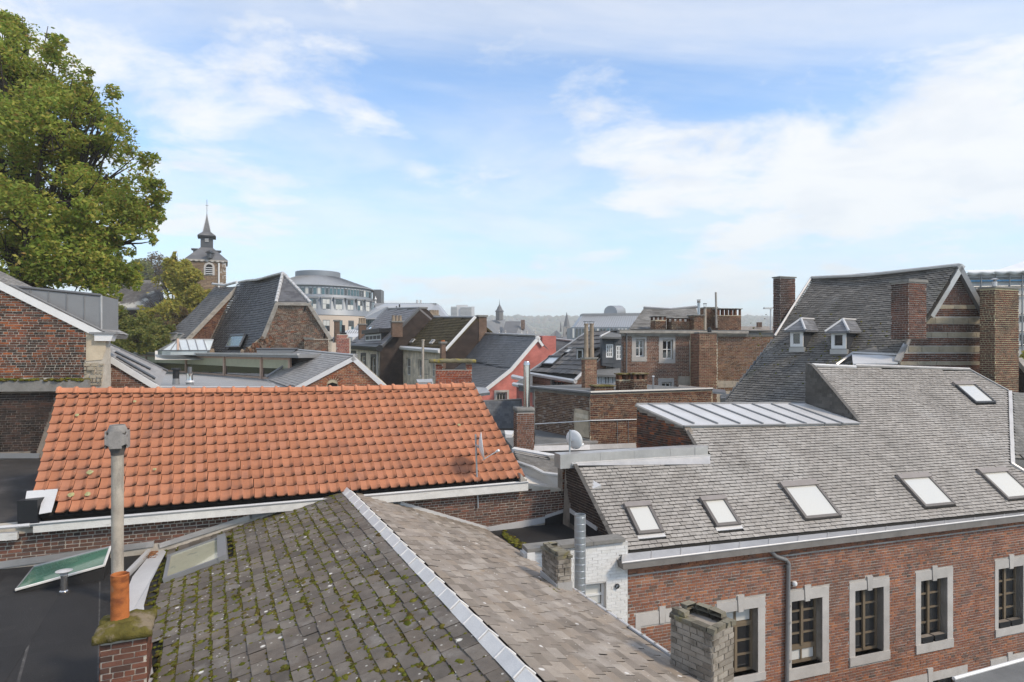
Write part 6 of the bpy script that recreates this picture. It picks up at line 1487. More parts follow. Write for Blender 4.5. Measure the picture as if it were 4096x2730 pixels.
slates(r5, f_5, p5, m_tile_grey, .36, .33, .025, .045, .006, limit=200, holes=[hv, hv2])
MB().tube([f_5.hit(2115, 1490, .02), f_5.hit(2358, 1323, .02)], .07, 5).ob('verge_trim', m_zinc, h5)
MB().tube([f_5.hit(2112, 1493, -.05), f_5.hit(2300, 1524, -.05)], .12, 6).ob('gutter', m_zinc_pale, h5)
MB().tube([f_5.hit(2299, 1522, -.02), f_5.hit(2335, 1486, -.02)], .11, 5).ob('verge_board', m_zinc, h5)
f_5w = Fr(c5 - UU * -.25 - Vector((0, 0, .2)), -VV, (0, 0, 1))
w5 = f_5w.poly([(2120, 1497), (2294, 1526), (2294, 1640), (2120, 1620)])
ho = f_5w.rect(2202, 1522, 2258, 1560)
ww5 = wall_holes('wall', f_5w, w5, [ho], m_mort_g, h5, .3); bricks(ww5, f_5w, f_5w.poly([(2122, 1500), (2292, 1528), (2292, 1580), (2122, 1570)]), m_br_brown, .07, .22, limit=120, holes=[ho])
window(h5, f_5w, *ho, 3, 1, m_zinc_dark, m_glass, .1, .06, .08)
MB().prism(f_5w, f_5w.poly([(2133, 1536), (2176, 1541), (2176, 1556), (2133, 1552)]), 0, .03).ob('stone_panel', m_stone, h5)
f_5g = Fr(c5 - VV * -.1 - Vector((0, 0, .15)), UU, (0, 0, 1)); f_5g.n = -VV
g5 = f_5g.poly([(2300, 1526), (2420, 1412), (2440, 1640), (2300, 1640)]); sheet('gable_wall', f_5g, g5, m_mort_g, h5, -.3, 0)
bricks(h5.children[-1], f_5g, f_5g.poly([(2300, 1530), (2420, 1416), (2420, 1560), (2300, 1560)]), m_br_brown, .07, .22, limit=60)
# dormer
fd = Fr(f_5.hit(2318, 1440), -VV, (0, 0, 1)); 
u0, u1, v0, v1 = fd.rect(2308, 1398, 2326, 1440)
b = MB().box(fd, u0 - .1, u0 + 1.1, v0 - .2, v1 + .05, -1.6, -.02); d_ = b.ob('dormer', m_black, h5)
window(d_, fd, u0, u1 + .15, v0, v1, 1, 1, m_white_clean, m_glass, -.02, .07, .03)
MB().box(fd, u0 - .25, u0 + 1.3, v1 + .05, v1 + .13, -1.7, .15).ob('dormer_roof', m_zinc_mid, d_)
# two-pot chimney in front
pT = P(2340, 1500, 27.5); kk = 27.5 / FPX
t = chimney('two_pot_chimney', 'tall brown brick chimney carrying two long clay pots', (pT.x, pT.y), UU, 50 * kk / .93, .3, HC - (1436 - HY) * kk, HC - 2.4, m_br_brown, m_mort_y, cap=.06, course=.062, length=.2, limit=250, capmat=m_conc_d)
for x in (2345, 2367):
    b_ = P(x, 1434, 27.75); MB().lathe(b_, [(9.5 * kk, 0), (9 * kk, .5), (8.2 * kk, 1.0), (8.5 * kk, 1.02), (7.5 * kk, 134 * kk), (9.5 * kk, 135 * kk), (9.5 * kk, 140 * kk)], 12).ob('pot', m_pot2, t, True)
    for s_ in (-7, 7): MB().tube([b_ + Vector((s_ * kk, 0, 140 * kk)), b_ + Vector((s_ * kk, 0, 148 * kk))], .012, 4).ob('cap_leg', m_zinc_mid, t)
    MB().lathe(b_, [(13 * kk, 147 * kk), (13 * kk, 149 * kk)], 10).ob('pot_cap', m_zinc_mid, t)
# ================================================================== slate-clad annex with small-paned windows
f_an = Fr.vert(2445, 1400, 34.0, 78)
an = thing('slate_clad_annex', f_an.hit(2445, 1500) - Vector((0, 0, 6)), 'dark slate-clad annex with white small-paned windows beside the brown brick house', 'building')
m_cl = M('slate_cladding', [(.075, .08, .088), (.09, .095, .102)], .55, (1, .15), (), (40, .2))
wa1, wa2 = f_an.rect(2424, 1377, 2454, 1431), f_an.rect(2464, 1382, 2490, 1440)
pan = f_an.poly([(2409, 1350), (2486, 1350), (2486, 1500), (2454, 1500), (2454, 1470), (2409, 1463)])
wl = wall_holes('wall', f_an, pan, [wa1, wa2], m_cl, an, .3)
slates(wl, f_an, pan, m_cl, .2, .34, .008, .012, .005, holes=[wa1, wa2], limit=80)
window(an, f_an, *wa1, 3, 3, m_white, m_glass, .03, .08, .04, each=True); window(an, f_an, *wa2, 3, 3, m_white, m_glass, .03, .08, .04, each=True)
hull_px([P(2402, 1347, 33.4), P(2486, 1349, 33.6), P(2480, 1330, 36), P(2438, 1328, 37)], .1, m_felt_g, 'roof', an)
MB().tube([P(2402, 1347, 33.4), P(2440, 1328, 37)], .06, 5).ob('roof_edge', m_zinc_pale, an)
f_an2 = Fr.vert(2430, 1520, 32.6, 78)
wr = [f_an2.rect(x0, 1503, x1, 1548) for x0, x1 in ((2388, 2412), (2414, 2442), (2444, 2470))]
for w_ in wr: window(an, f_an2, w_[0], w_[1], w_[2] - .3, w_[3], 3, 2, m_white, m_glass, 0, .07, .04)
MB().prism(f_an2, f_an2.poly([(2383, 1496), (2480, 1504), (2480, 1640), (2383, 1640)]), -.4, -.1).ob('bay_wall', m_white, an)
hull_px([P(2378, 1498, 32.2), P(2482, 1503, 32.4), P(2480, 1472, 34.2), P(2384, 1475, 34.5)], .1, m_felt_g, 'bay_roof', an)
hull_px([P(2384, 1476, 34.2), P(2460, 1484, 33.8), P(2455, 1462, 35), P(2398, 1452, 35.6)], .1, m_slate_dark, 'bay_slates', an)

# ================================================================== brown brick house with white windows
f_6 = Fr.vert(2700, 1450, 36.0, 82)
h6 = thing('brown_brick_house', f_6.hit(2780, 1600) - Vector((0, 0, 6)), 'brown brick house with stone-framed white windows under a long grey cornice', 'house')
OUT = [(2527, 1342, 2586, 1446), (2635, 1344, 2701, 1454), (2756, 1366, 2800, 1488), (2632, 1516, 2696, 1580)]
OPN = [(2543, 1357, 2578, 1428), (2651, 1360, 2692, 1437), (2771, 1380, 2802, 1472), (2647, 1530, 2686, 1580)]
oo = [f_6.rect(*r_) for r_ in OUT]; op = [f_6.rect(*r_) for r_ in OPN]
p6 = f_6.poly([(2480, 1340), (3105, 1340), (3112, 1352), (2960, 1560), (2900, 1640), (2480, 1640)])
w6 = wall_holes('wall', f_6, p6, op, m_mort_l, h6, .35)
bricks(w6, f_6, f_6.poly([(2482, 1342), (2866, 1342), (2866, 1580), (2482, 1580)]), m_br_brown, .080, .24, .019, .009, holes=oo, limit=250)
bricks(w6, f_6, f_6.poly([(2870, 1342), (3100, 1346), (2955, 1560), (2870, 1570)]), brickmat('brick_tawny', [(.21, .115, .062), (.17, .088, .05), (.26, .145, .08), (.12, .07, .045), (.23, .10, .06)], over=[((.05, .035, .028), .8, .58, .74, .5)]), .080, .24, .020, .010, limit=200)
for o_, p_ in zip(oo, op):
    for (a, b, c, d) in ((o_[0], p_[0], p_[2], p_[3]), (p_[1], o_[1], p_[2], p_[3]), (o_[0], o_[1], p_[3], o_[3]), (o_[0], o_[1], o_[2], p_[2])):
        if b - a > .02 and d - c > .02: MB().box(f_6, a, b, c, d, -.3, .025).ob('window_surround', m_stone, h6)
    window(h6, f_6, *p_, 2, 2, m_white, m_glass, .14, .06, .06)
MB().prism(f_6, f_6.poly([(2712, 1505), (2870, 1512), (2870, 1545), (2712, 1540)]), 0, .02).ob('render_band', m_concrete, h6)
MB().prism(f_6, f_6.poly([(2870, 1522), (2960, 1526), (2955, 1550), (2870, 1552)]), 0, .02).ob('render_band', m_concrete, h6)
u0, v0 = f_6.uv(2472, 1346); u1, v1 = f_6.uv(2984, 1326)
for (h, a, b) in ((.32, .55, 1.0), (.22, .25, .55), (.14, 0, .25)): MB().box(f_6, u0, u1, v0 + (v1 - v0) * a, v0 + (v1 - v0) * b, -.1, h).ob('cornice', m_wood_grey, h6)
MB().box(f_6, u0, f_6.uv(3105, 1340)[0], v1, v1 + .06, -6, .2).ob('flat_roof', m_felt_g, h6)
MB().tube([f_6.hit(2500, 1332, .3), f_6.hit(2503, 1345, .15), f_6.hit(2503, 1500, .1)], .05, 8).ob('downpipe', m_zinc_mid, h6, True)
MB().prism(f_6, f_6.poly([(2984, 1330), (3105, 1330), (3108, 1344), (2984, 1344)]), .0, .06).ob('parapet_render', m_conc_d, h6)
# chimney breast
f_6b = Fr.vert(2830, 1450, 34.6, 82)
u0, u1, v0, v1 = f_6b.rect(2797, 1334, 2867, 1660)
cbm = MB().box(f_6b, u0, u1, v0, v1, -1.2, 0).ob('chimney_breast', m_mort_y, h6); bricks(cbm, f_6b, [(u0, v0), (u1, v0), (u1, v1), (u0, v1)], m_br_brown, .085, .24, .02, .01, limit=150)
fs = Fr(f_6b.at(u0, 0), Vector((-f_6b.n.x, -f_6b.n.y, 0)), (0, 0, 1)); fs.n = -f_6b.e1; bricks(cbm, fs, [(0, v0), (1.1, v0), (1.1, v1), (0, v1)], m_br_brown, .085, .23, .014, .01, limit=40)
MB().box(f_6b, u0 - .05, u1 + .05, v1, v1 + .06, -.6, .05).ob('breast_cap', m_conc_d, h6)
# zinc roofs at the foot of the wall
hull_px([P(2716, 1540, 34.5), P(2900, 1560, 33), P(2905, 1572, 32), P(2712, 1552, 33.2)], .1, m_zinc, 'foot_flashing', h6)
hull_px([P(2880, 1580, 31.5), P(2930, 1575, 31.8), P(2925, 1592, 31), P(2884, 1594, 31)], .3, m_wood_grey, 'foot_cornice', h6)
# attic
f_6r = Fr.tri(P(2514, 1318, 38), P(2800, 1318, 38.5), P(2670, 1234, 41.5))
ra = f_6r.poly([(2514, 1318), (2800, 1318), (2786, 1233), (2574, 1236)])
at_ = sheet('attic_roof', f_6r, ra, m_slate_warm, h6, -.15, -.02); slates(at_, f_6r, ra, M('slate_attic', [(.19, .18, .165), (.24, .23, .21), (.155, .145, .13), (.28, .265, .245)], .7, (.8, .3), [((.09, .08, .07), .6, .5, .7, .6)], (40, .3)), .22, .36, .01, .024, limit=120)
MB().tube([f_6r.hit(2574, 1235, .05), f_6r.hit(2680, 1240, .02), f_6r.hit(2790, 1231, .05)], .09, 6).ob('attic_ridge', m_zinc_mid, h6)
for (nm, lb, x0, x1, yb, yt, Y, gp, gr) in (('attic_chimney', 'small slotted brick chimney standing before the attic slates', 2622, 2664, 1312, 1267, 37.2, True, 0), ('attic_chimney', 'wide low slotted brick chimney before the attic slates', 2688, 2778, 1314, 1274, 37.0, True, 0), ('attic_stack', 'dark capped brick stack beside two metal flues on the brown house', 2776, 2814, 1318, 1263, 36.6, False, 0), ('crenel_chimney', 'broad brick chimney with a crenellated open top on the brown house', 2873, 2966, 1320, 1237, 38.0, True, 0), ('broken_gable_stack', 'ragged brick gable stack between the metal flues and the crenellated chimney', 2824, 2868, 1318, 1232, 38.6, False, 0)):
    capped(nm, lb, x0, x1, yb, yt, Y, gap=gp, d=.8, slab=m_conc_d, lim=60)
for (x, yb, yt, lb, capd) in ((2795, 1262, 1200, 'grey metal flue with a cowl on the dark capped stack', 1), (2820, 1330, 1213, 'taller pale metal flue with a ring cowl on the cornice', 1), (2866, 1312, 1170, 'long thin leaning pole flue beside the crenellated chimney', 0)):
    Y = 36.8; kk = Y / FPX; bz = P(x, yb, Y); h_ = (yb - yt) * kk
    t = thing('metal_flue', bz, lb, 'flue', 'metal flues on the brown house')
    MB().tube([bz, bz + Vector((-.04 if not capd else 0, 0, h_ * (.85 if capd else 1)))], 5.5 * kk if capd else 4 * kk, 10).ob('pipe', m_galv if x == 2795 else (m_concrete if capd else m_wood_grey), t, True)
    if capd:
        for s_ in (-1, 1): MB().tube([bz + Vector((s_ * 4 * kk, 0, h_ * .84)), bz + Vector((s_ * 4 * kk, 0, h_ * .98))], .015, 4).ob('cowl_leg', m_zinc_dark, t)
        MB().lathe(bz + Vector((0, 0, h_ * .97)), [(8 * kk, 0), (8 * kk, 2 * kk)], 10).ob('cowl_cap', m_zinc_dark, t); MB().lathe(bz + Vector((0, 0, h_ * .8)), [(6.5 * kk, 0), (6.5 * kk, 8 * kk)], 10).ob('collar', m_conc_d, t)
pv = P(2838, 1330, 35.2); t = thing('roof_vent', pv, 'small black dome vent on the cornice of the brown house', 'vent'); kk = 35.2 / FPX; MB().lathe(pv, [(8 * kk, 0), (8 * kk, 12 * kk), (6 * kk, 18 * kk), (0.01, 21 * kk)], 12).ob('dome', m_black, t, True)

# ================================================================== big dark slate roof with two dormers and the banded gable
f_b = Fr.vert(3800, 1300, 26.0, 84)
bg = thing('banded_gable_house', f_b.hit(3780, 1500) - Vector((0, 0, 8)), 'tall house with a stone-banded brick gable and a steep dark slate roof with two dormers', 'house')
gp = f_b.poly([(3831, 1066), (3935, 1262), (3942, 1300), (3944, 1560), (3560, 1560), (3600, 1440), (3643, 1338), (3697, 1284), (3716, 1262)])
gw = sheet('gable_wall', f_b, gp, m_mort_g, bg, -.4, 0)
BND = [(1222, 1236), (1273, 1296), (1331, 1349), (1387, 1409), (1446, 1461)]
hb = [(-20, 20, f_b.uv(3800, b)[1], f_b.uv(3800, a)[1]) for a, b in BND]
bricks(gw, f_b, f_b.poly([(3831, 1072), (3932, 1265), (3938, 1300), (3940, 1500), (3590, 1500), (3606, 1440), (3647, 1340), (3700, 1286), (3718, 1264)]), m_br_gable, .078, .23, .017, .012, holes=hb, limit=300, jit=.04)
for k, ((a, b), (xl, xr)) in enumerate(zip(BND, ((3748, 3900), (3695, 3940), (3662, 3940), (3634, 3940), (3600, 3940)))):
    x = xl
    while x < xr - 8:
        x2 = min(xr, x + random.uniform(45, 85)); MB().prism(f_b, f_b.poly([(x, a), (x2 - 1.5, a + random.uniform(-1, 1)), (x2 - 1.5, b), (x, b + random.uniform(-1, 1))]), -.02, .012 + random.uniform(0, .012)).ob('band_stone', m_stone_y, gw); x = x2
board(f_b, (3831, 1058), (3706, 1262), .2, m_zinc, 'barge_board', bg, .0, .2); board(f_b, (3829, 1058), (3936, 1254), .2, m_zinc_mid, 'barge_board', bg, .0, .2)
rA = f_b.hit(3831, 1062, .1); rB = P(3245, 1112, 3.38 * FPX / 288); rC = P(2900, 1606, 27.6)
f_bs = Fr(rA, rB - rA, rA - rC)
bs = f_bs.poly([(3831, 1062), (3706, 1264), (3640, 1345), (3570, 1470), (3470, 1740), (2880, 1640), (2905, 1600), (2985, 1500), (3098, 1350), (3165, 1240), (3245, 1112)])
sg = lambda u, v: -.16 * math.sin(math.pi * max(0, min(1, u / 7.0))) * max(0, min(1, (v + 9) / 9))
rr_ = sheet('roof', f_bs, bs, m_slate_vdark, bg, -.22, -.18)
slates(rr_, f_bs, bs, m_slate_dark, .130, .205, .008, .022, .011, limit=300, warp=sg, over=.92)
MB().tube([rA, P(3640, 1082, 27.2), P(3450, 1103, 28.6), rB], .075, 6).ob('ridge', m_zinc, bg)
MB().tube([rB, f_bs.hit(3165, 1240, .02), f_bs.hit(3100, 1346, .02)], .06, 5).ob('verge_trim', m_zinc, bg)
bk2 = [rA, rB, rB + Vector((3.5, 3, -5)), rA + Vector((3.5, 3, -5))]
MB().hull2(bk2, [p - Vector((0, 0, .15)) for p in bk2]).ob('rear_slope', m_slate_dark, bg)
mp_ = []
for k in range(260):
    x, y = random.gauss(3350, 180), random.gauss(1440, 90)
    if not (2950 < x < 3560 and 1180 < y < 1600): continue
    u, v = f_bs.uv(x, y); mp_.append((f_bs.at(u, v, sg(u, v) + .015), f_bs.e1, f_bs.e2, f_bs.n, random.uniform(.025, .055)))
blobs(rr_, 'moss', mp_, m_moss)
# stepped flashing against the brown wall
for k in range(14):
    x = 3088 - k * 13.6; y = 1360 + k * 17.3
    p = f_bs.hit(x, y, .05); MB().hull2([p, p + Vector((.22, .05, 0)), p + Vector((.22, .05, -.25)), p + Vector((-.1, 0, -.25))], [q + Vector((0, .06, 0)) for q in (p, p + Vector((.22, .05, 0)), p + Vector((.22, .05, -.25)), p + Vector((-.1, 0, -.25)))]).ob('step_flashing', m_zinc_mid, bg)
# dormers
for (wx0, wy0, wx1, wy1, roofq, cheekx) in ((3162, 1323, 3213, 1388, [(3146, 1317), (3204, 1320), (3193, 1279), (3269, 1282), (3273, 1322)], 3258), (3326, 1328, 3385, 1396, [(3306, 1319), (3375, 1324), (3364, 1277), (3436, 1283), (3451, 1324)], 3440)):
    b0 = f_bs.hit((wx0 + wx1) / 2, wy1 + 6)
    azr = math.degrees(math.atan2((rB - rA).x, (rB - rA).y))
    fd = Fr.vert((wx0 + wx1) / 2, wy1, b0.y - .12, azr); cd = Vector((-fd.n.x, -fd.n.y, 0))
    u0, u1, v0, v1 = fd.rect(wx0, wy0, wx1, wy1)
    ur = u0 if fd.at(u0, 0).x > fd.at(u1, 0).x else u1; ulf = u1 if ur == u0 else u0
    dm = MB().box(fd, min(u0, u1), max(u0, u1), v0 - .1, v1, -1.5, -.03).ob('dormer', m_slate_vdark, bg)
    fc = Fr(fd.at(ur, 0, -.03), cd, (0, 0, 1)); s_ = [(0, v0 - .1), (1.4, v0 - .1), (1.4, v1), (0, v1)]; slates(dm, fc, s_, M('cheek_slate_%d' % wx0, [(.035, .038, .045), (.05, .054, .06)], .5, (2, .2), (), None), .13, .2, limit=25)
    window(dm, fd, min(u0, u1), max(u0, u1), v0, v1, 1, 1, m_white, m_glass, -.03, .13, .04)
    yd = fd.o.y
    E = [fd.at(ulf, v1, .18) + (fd.at(ulf, 0) - fd.at(ur, 0)).normalized() * .18, fd.at(ur, v1, .18) + (fd.at(ur, 0) - fd.at(ulf, 0)).normalized() * .18]
    back_ = cd * 1.5; mid = (E[0] + E[1]) / 2; hgt = Vector((0, 0, .5))
    r0 = mid + cd * .55 + hgt; r1 = mid + cd * 2.0 + hgt
    for q in ([E[0], E[1], r0], [E[1], E[1] + back_, r1, r0], [E[0], E[0] + back_, r1, r0]):
        MB().hull2(q, [p - Vector((0, 0, .06)) for p in q]).ob('dormer_roof', M('slate_dormer_%d_%d' % (wx0, len(q)), [(.17, .172, .178)], .5, (1.5, .2), (), (30, .3)), dm)
        ff = Fr.tri(q[0], q[1], q[2]); 
        if ff.n.z < 0: ff.n = -ff.n
        slates(dm, ff, [ff.uvp(p) for p in q], M('slate_dm_%d_%d_%d' % (wx0, len(q), random.randint(0, 999)), [(.14, .142, .15), (.18, .182, .19), (.22, .222, .23)], .5, (1.5, .2), (), None), .14, .25, limit=20)
    for a, b in ((E[0], r0), (E[1], r0), (r0, r1)): MB().tube([a + Vector((0, 0, .02)), b + Vector((0, 0, .02))], .05, 5).ob('hip_cap', m_zinc_pale, dm)
    MB().box(fd, min(u0, u1) - .05, max(u0, u1) + .05, v0 - .22, v0 - .02, -.1, .03).ob('apron', m_zinc, dm)
# zinc valley piece beside the gable
hull_px([P(3408, 1418, 24.6), P(3600, 1422, 24.4), P(3590, 1452, 23.6), P(3412, 1455, 23.8)], .06, m_zinc_pale, 'valley_sheet', bg)
hull_px([P(3350, 1458, 24.6), P(3415, 1412, 25.2), P(3600, 1420, 24.6), P(3640, 1345, 25.4), P(3560, 1350, 26.6), P(3470, 1405, 26.2)], .06, m_slate_dark, 'valley_slope', bg)
MB().tube([P(3345, 1460, 24.5), P(3412, 1412, 24.9), P(3590, 1420, 24.3)], .06, 5).ob('valley_trim', m_zinc, bg)
MB().tube([P(3586, 1450, 23.7), P(3645, 1340, 25.2)], .12, 4).ob('valley_board', m_zinc, bg)
# chimneys of this house
k = 23.6 / FPX; c = P(3634, 1300, 23.6)
chimney('banded_house_chimney', 'thick dark brick chimney standing before the steep slate roof beside the gable', (c.x, c.y), UU, .93, .68, HC - (1128 - HY) * k, HC + (1400 - 1356) * k, m_br_gable, m_mort_g, joint=.018, cap=.10, course=.078, length=.225, limit=200, capmat=m_conc_d, proud=.012)
k = 24.6 / FPX; c = P(3980, 1300, 24.6)
chimney('ochre_jointed_chimney', 'tall broad dark brick chimney with pale ochre joints beside the banded gable', (c.x, c.y), UU, 1.40, .55, HC - (1152 - HY) * k, HC - 2.2, m_br_gable, M('mortar_ochre2', [(.50, .44, .28)], .95, (1.2, .2), [((.05, .045, .04), .5, .56, .74, .7)], None), joint=.024, cap=.06, course=.080, length=.225, limit=250, capmat=m_conc_d, proud=.012)
kk = 25.5 / FPX; t = thing('zinc_cowl', P(3978, 1150, 25.4), 'small zinc cowl with a flat hat on the ochre-jointed chimney', 'cowl'); MB().lathe(P(3978, 1150, 25.4), [(9 * kk, -.05), (9 * kk, 22 * kk)], 12).ob('pipe', m_zinc_pale, t, True); MB().lathe(P(3978, 1150, 25.4), [(16 * kk, 30 * kk), (4 * kk, 36 * kk)], 12).ob('hat', m_zinc, t); MB().tube([P(3978, 1130, 25.4), P(3978, 1120, 25.4)], .04, 6).ob('stem', m_zinc_mid, t)
c = P(3925, 1300, 26.2); chimney('sooty_side_stack', 'black sooty brick stack tucked between the banded gable and the ochre-jointed chimney', (c.x, c.y), UU, .75, .4, HC - (1156 - HY) / FPX * 26.2, HC - 1.5, m_br_soot, m_mort_d, course=.075, length=.225, limit=80)
k = 29.5 / FPX; c = P(3121, 1250, 29.5)
chimney('slope_foot_chimney', 'tall dark red brick chimney at the far verge of the steep slate roof', (c.x, c.y), UU, .88, .42, HC - (1110 - HY) * k, HC + .2, m_br_gable, m_mort_g, joint=.018, cap=.05, course=.078, length=.225, limit=200, capmat=m_conc_d, proud=.012)
# ================================================================== two houses down the street
def street_house(name, label, corner, Yc, ridge, eaveL, wallL, ybot, m_roof, m_front, m_side, side_poly, roof_poly, expo, wid):
    t = thing(name, P(corner[0], 1600, Yc) - Vector((0, 0, 3)), label, 'house')
    ff = Fr.vert(corner[0], corner[1], Yc, AZV); fg = Fr.vert(corner[0], corner[1], Yc, AZU)
    cpt = P(corner[0], corner[1], Yc); rp = fg.hit(*ridge)
    fr = Fr(cpt, VV, rp - cpt)
    if fr.n.z < 0: fr.n = -fr.n
    rpoly = fr.poly(roof_poly)
    r_ = sheet('roof', fr, rpoly, m_roof, t, -.2, -.03); 
    sp = sheet('gable_wall', fg, fg.poly(side_poly), m_side, t, -.4, 0)
    rr = rp + VV * (fr.uvp(fr.hit(*roof_poly[0]))[0]); hb = [rp, rp + VV * 12, rp + VV * 12 + UU * 5 + Vector((0, 0, -4)), rp + UU * 5 + Vector((0, 0, -4))]
    MB().hull2(hb, [p - Vector((0, 0, .2)) for p in hb]).ob('rear_slope', m_roof, t)
    return t, ff, fg, fr, r_, rpoly
m_h1side = grate('brick_soot_far', ((.055, .038, .032), (.04, .03, .026)), (.07, .055, .045))
m_beige = grate('brick_cream_far', ((.74, .65, .52), (.70, .61, .48)), (.62, .54, .43))
h1, f1f, f1g, f1r, r1, rp1 = street_house('grey_roofed_town_house', 'cream town house with a grey tiled roof, long dormer and black side gable', (1522, 1388), 60, (1677, 1232), None, None, 1545, m_tile_h1, m_beige, m_h1side,
    [(1522, 1390), (1676, 1236), (1712, 1240), (1830, 1380), (1830, 1620), (1518, 1620)], [(1526, 1386), (1676, 1233), (1549, 1236), (1397, 1378)], .3, .3)
slates(r1, f1r, rp1, m_tile_h1, .36, .32, .02, .04, .008, limit=60)
def front(t, ff, poly, wins, m_front, sur=None, nu=2, nv=2, fm=None):
    hs = [ff.rect(*w) for w in wins]
    wl = wall_holes('front_wall', ff, ff.poly(poly), hs, m_front, t, .3)
    for h in hs:
        window(t, ff, *h, nu, nv, fm or m_white_clean, m_glass, .15, .10, .07)
        if sur:
            u0, u1, v0, v1 = h
            for (a, b, c, d) in ((u0 - .22, u0, v0 - .1, v1 + .3), (u1, u1 + .22, v0 - .1, v1 + .3), (u0, u1, v1, v1 + .3)): MB().box(ff, a, b, c, d, -.1, .05).ob('window_surround', sur, t)
    return wl
front(h1, f1f, [(1398, 1388), (1520, 1394), (1520, 1640), (1398, 1640)], [(1405, 1415, 1422, 1470), (1446, 1424, 1462, 1462), (1486, 1430, 1502, 1500)], m_beige, m_black, 2, 2)
MB().tube([f1f.hit(1396, 1385, .2), f1f.hit(1528, 1393, .2)], .32, 6).ob('fascia', m_black, h1)
MB().tube([f1f.hit(1514, 1397, .1), f1f.hit(1514, 1540, .1)], .09, 6).ob('downpipe', m_zinc_pale, h1)
edge(f1r, (1677, 1233), (1526, 1387), .16, m_zinc_dark, 'verge_trim', h1, .0); edge(f1r, (1677, 1233), (1549, 1236), .12, m_zinc_mid, 'ridge', h1, .0)
fd = Fr(f1r.hit(1495, 1366), VV, (0, 0, 1)); u0, u1, v0, v1 = fd.rect(1462, 1338, 1524, 1365)
fd.n = fd.n if fd.n.y < 0 else -fd.n
dm = MB().box(fd, u0 - .2, u1 + .2, v0 - .3, v1 + .1, -3.2, 0).ob('dormer', m_black, h1); window(dm, fd, u0, u1, v0, v1, 4, 1, m_white_clean, M('orange_reflection', [(.20, .09, .04)], .15, (1, .3), (), None, spec=.6, coat=.5), -.02, .16, .14)
MB().box(fd, u0 - .5, u1 + .5, v1 + .1, v1 + .5, -3.3, .3).ob('dormer_roof', m_black, dm)
skylight(r1, f1r, [(1490, 1306), (1500, 1307), (1478, 1324), (1468, 1322)], m_glass_w, m_zinc_mid, m_zinc_mid, .15, .1)
def stack(name, label, x0, x1, yt, yb, Y, mat, pots=0, potmat=None, poth=24, group=None, d=.7, azm=AZU):
    k = Y / FPX; c = P(x0, yb, Y); e = Vector((math.sin(R(azm)), math.cos(R(azm)), 0)); e2 = Vector((-e.y, e.x, 0)); w = (x1 - x0) * k
    t = thing(name, c, label, 'chimney', group); q = [c, c + e * w, c + e * w + e2 * d, c + e2 * d]; H = Vector((0, 0, (yb - yt) * k))
    MB().hull2([p - Vector((0, 0, .6)) for p in q], [p + H for p in q]).ob('stack', mat, t)
    q2 = [c + H - e * .08 - e2 * .08, c + H + e * (w + .08) - e2 * .08, c + H + e * (w + .08) + e2 * (d + .08), c + H - e * .08 + e2 * (d + .08)]
    MB().hull2(q2, [p + Vector((0, 0, .14)) for p in q2]).ob('cap', m_conc_d, t)
    for i in range(pots):
        b_ = c + H + e * (w * (i + .5) / pots) + e2 * d / 2 + Vector((0, 0, .1)); MB().lathe(b_, [(.16, 0), (.13, poth * k * .9), (.15, poth * k)], 10).ob('pot', potmat or m_pot2, t, True)
    return t
m_stk = grate('brick_stack_far', ((.16, .09, .06), (.11, .07, .05)), (.22, .17, .13))
stack('gable_chimney', 'dark brick chimney with three clay pots on the sooty gable', 1569, 1611, 1290, 1322, 59.5, m_stk, 3)
stack('ridge_chimney', 'dark brick chimney at the ridge of the grey roofed town house', 1680, 1708, 1235, 1290, 62, m_stk)
stack('street_chimney', 'brown brick chimney with clay pots before the cream round building', 1437, 1465, 1300, 1335, 72, m_stk, 3)
stack('street_chimney', 'slim mottled brick chimney rising beside the ruined gable', 1340, 1358, 1286, 1345, 60, m_stk)
h2, f2f, f2g, f2r, r2_, rp2_ = street_house('mossy_roofed_town_house', 'cream town house under a brown mossy tiled roof with two small skylights', (1780, 1402), 50, (1902, 1270), None, None, 1545, m_mossroof, m_beige, m_h1side,
    [(1782, 1404), (1902, 1273), (1925, 1300), (1960, 1345), (1960, 1620), (1778, 1620)], [(1783, 1401), (1902, 1270), (1706, 1270), (1604, 1388)], .3, .3)
slates(r2_, f2r, rp2_, m_mossroof, .34, .30, .03, .045, .01, limit=120)
front(h2, f2f, [(1597, 1398), (1778, 1408), (1778, 1640), (1597, 1640)], [(1624, 1433, 1642, 1502), (1672, 1438, 1688, 1508), (1724, 1448, 1738, 1510)], m_beige, None, 2, 2)
MB().tube([f2f.hit(1594, 1391, .2), f2f.hit(1770, 1405, .2)], .2, 6).ob('gutter', m_white, h2)
edge(f2r, (1902, 1270), (1782, 1403), .13, m_white, 'verge_board', h2, .03); edge(f2r, (1902, 1270), (1706, 1270), .1, m_zinc_mid, 'ridge', h2, .0)
for k in range(16):
    t_ = k / 15; p = f2r.hit(1706 + (1606 - 1706) * t_, 1270 + (1387 - 1270) * t_, .15); MB().hull2([p + Vector((-.3, 0, -.3)), p + Vector((.25, 0, -.3)), p + Vector((.25, 0, .25)), p + Vector((-.1, 0, .25))], [q + Vector((0, .3, 0)) for q in (p + Vector((-.3, 0, -.3)), p + Vector((.25, 0, -.3)), p + Vector((.25, 0, .25)), p + Vector((-.1, 0, .25)))]).ob('step_flashing', m_zinc_pale, h2)
for qd in ([(1652, 1361), (1661, 1362), (1653, 1374), (1643, 1372)], [(1732, 1364), (1741, 1366), (1732, 1379), (1722, 1377)]): skylight(r2_, f2r, qd, m_glass_w, m_zinc_pale, m_zinc_pale, .15, .1)
stack('end_chimney', 'dark brick chimney with an open top at the end of the mossy roof', 1916, 1949, 1268, 1345, 51, m_stk, d=.8)
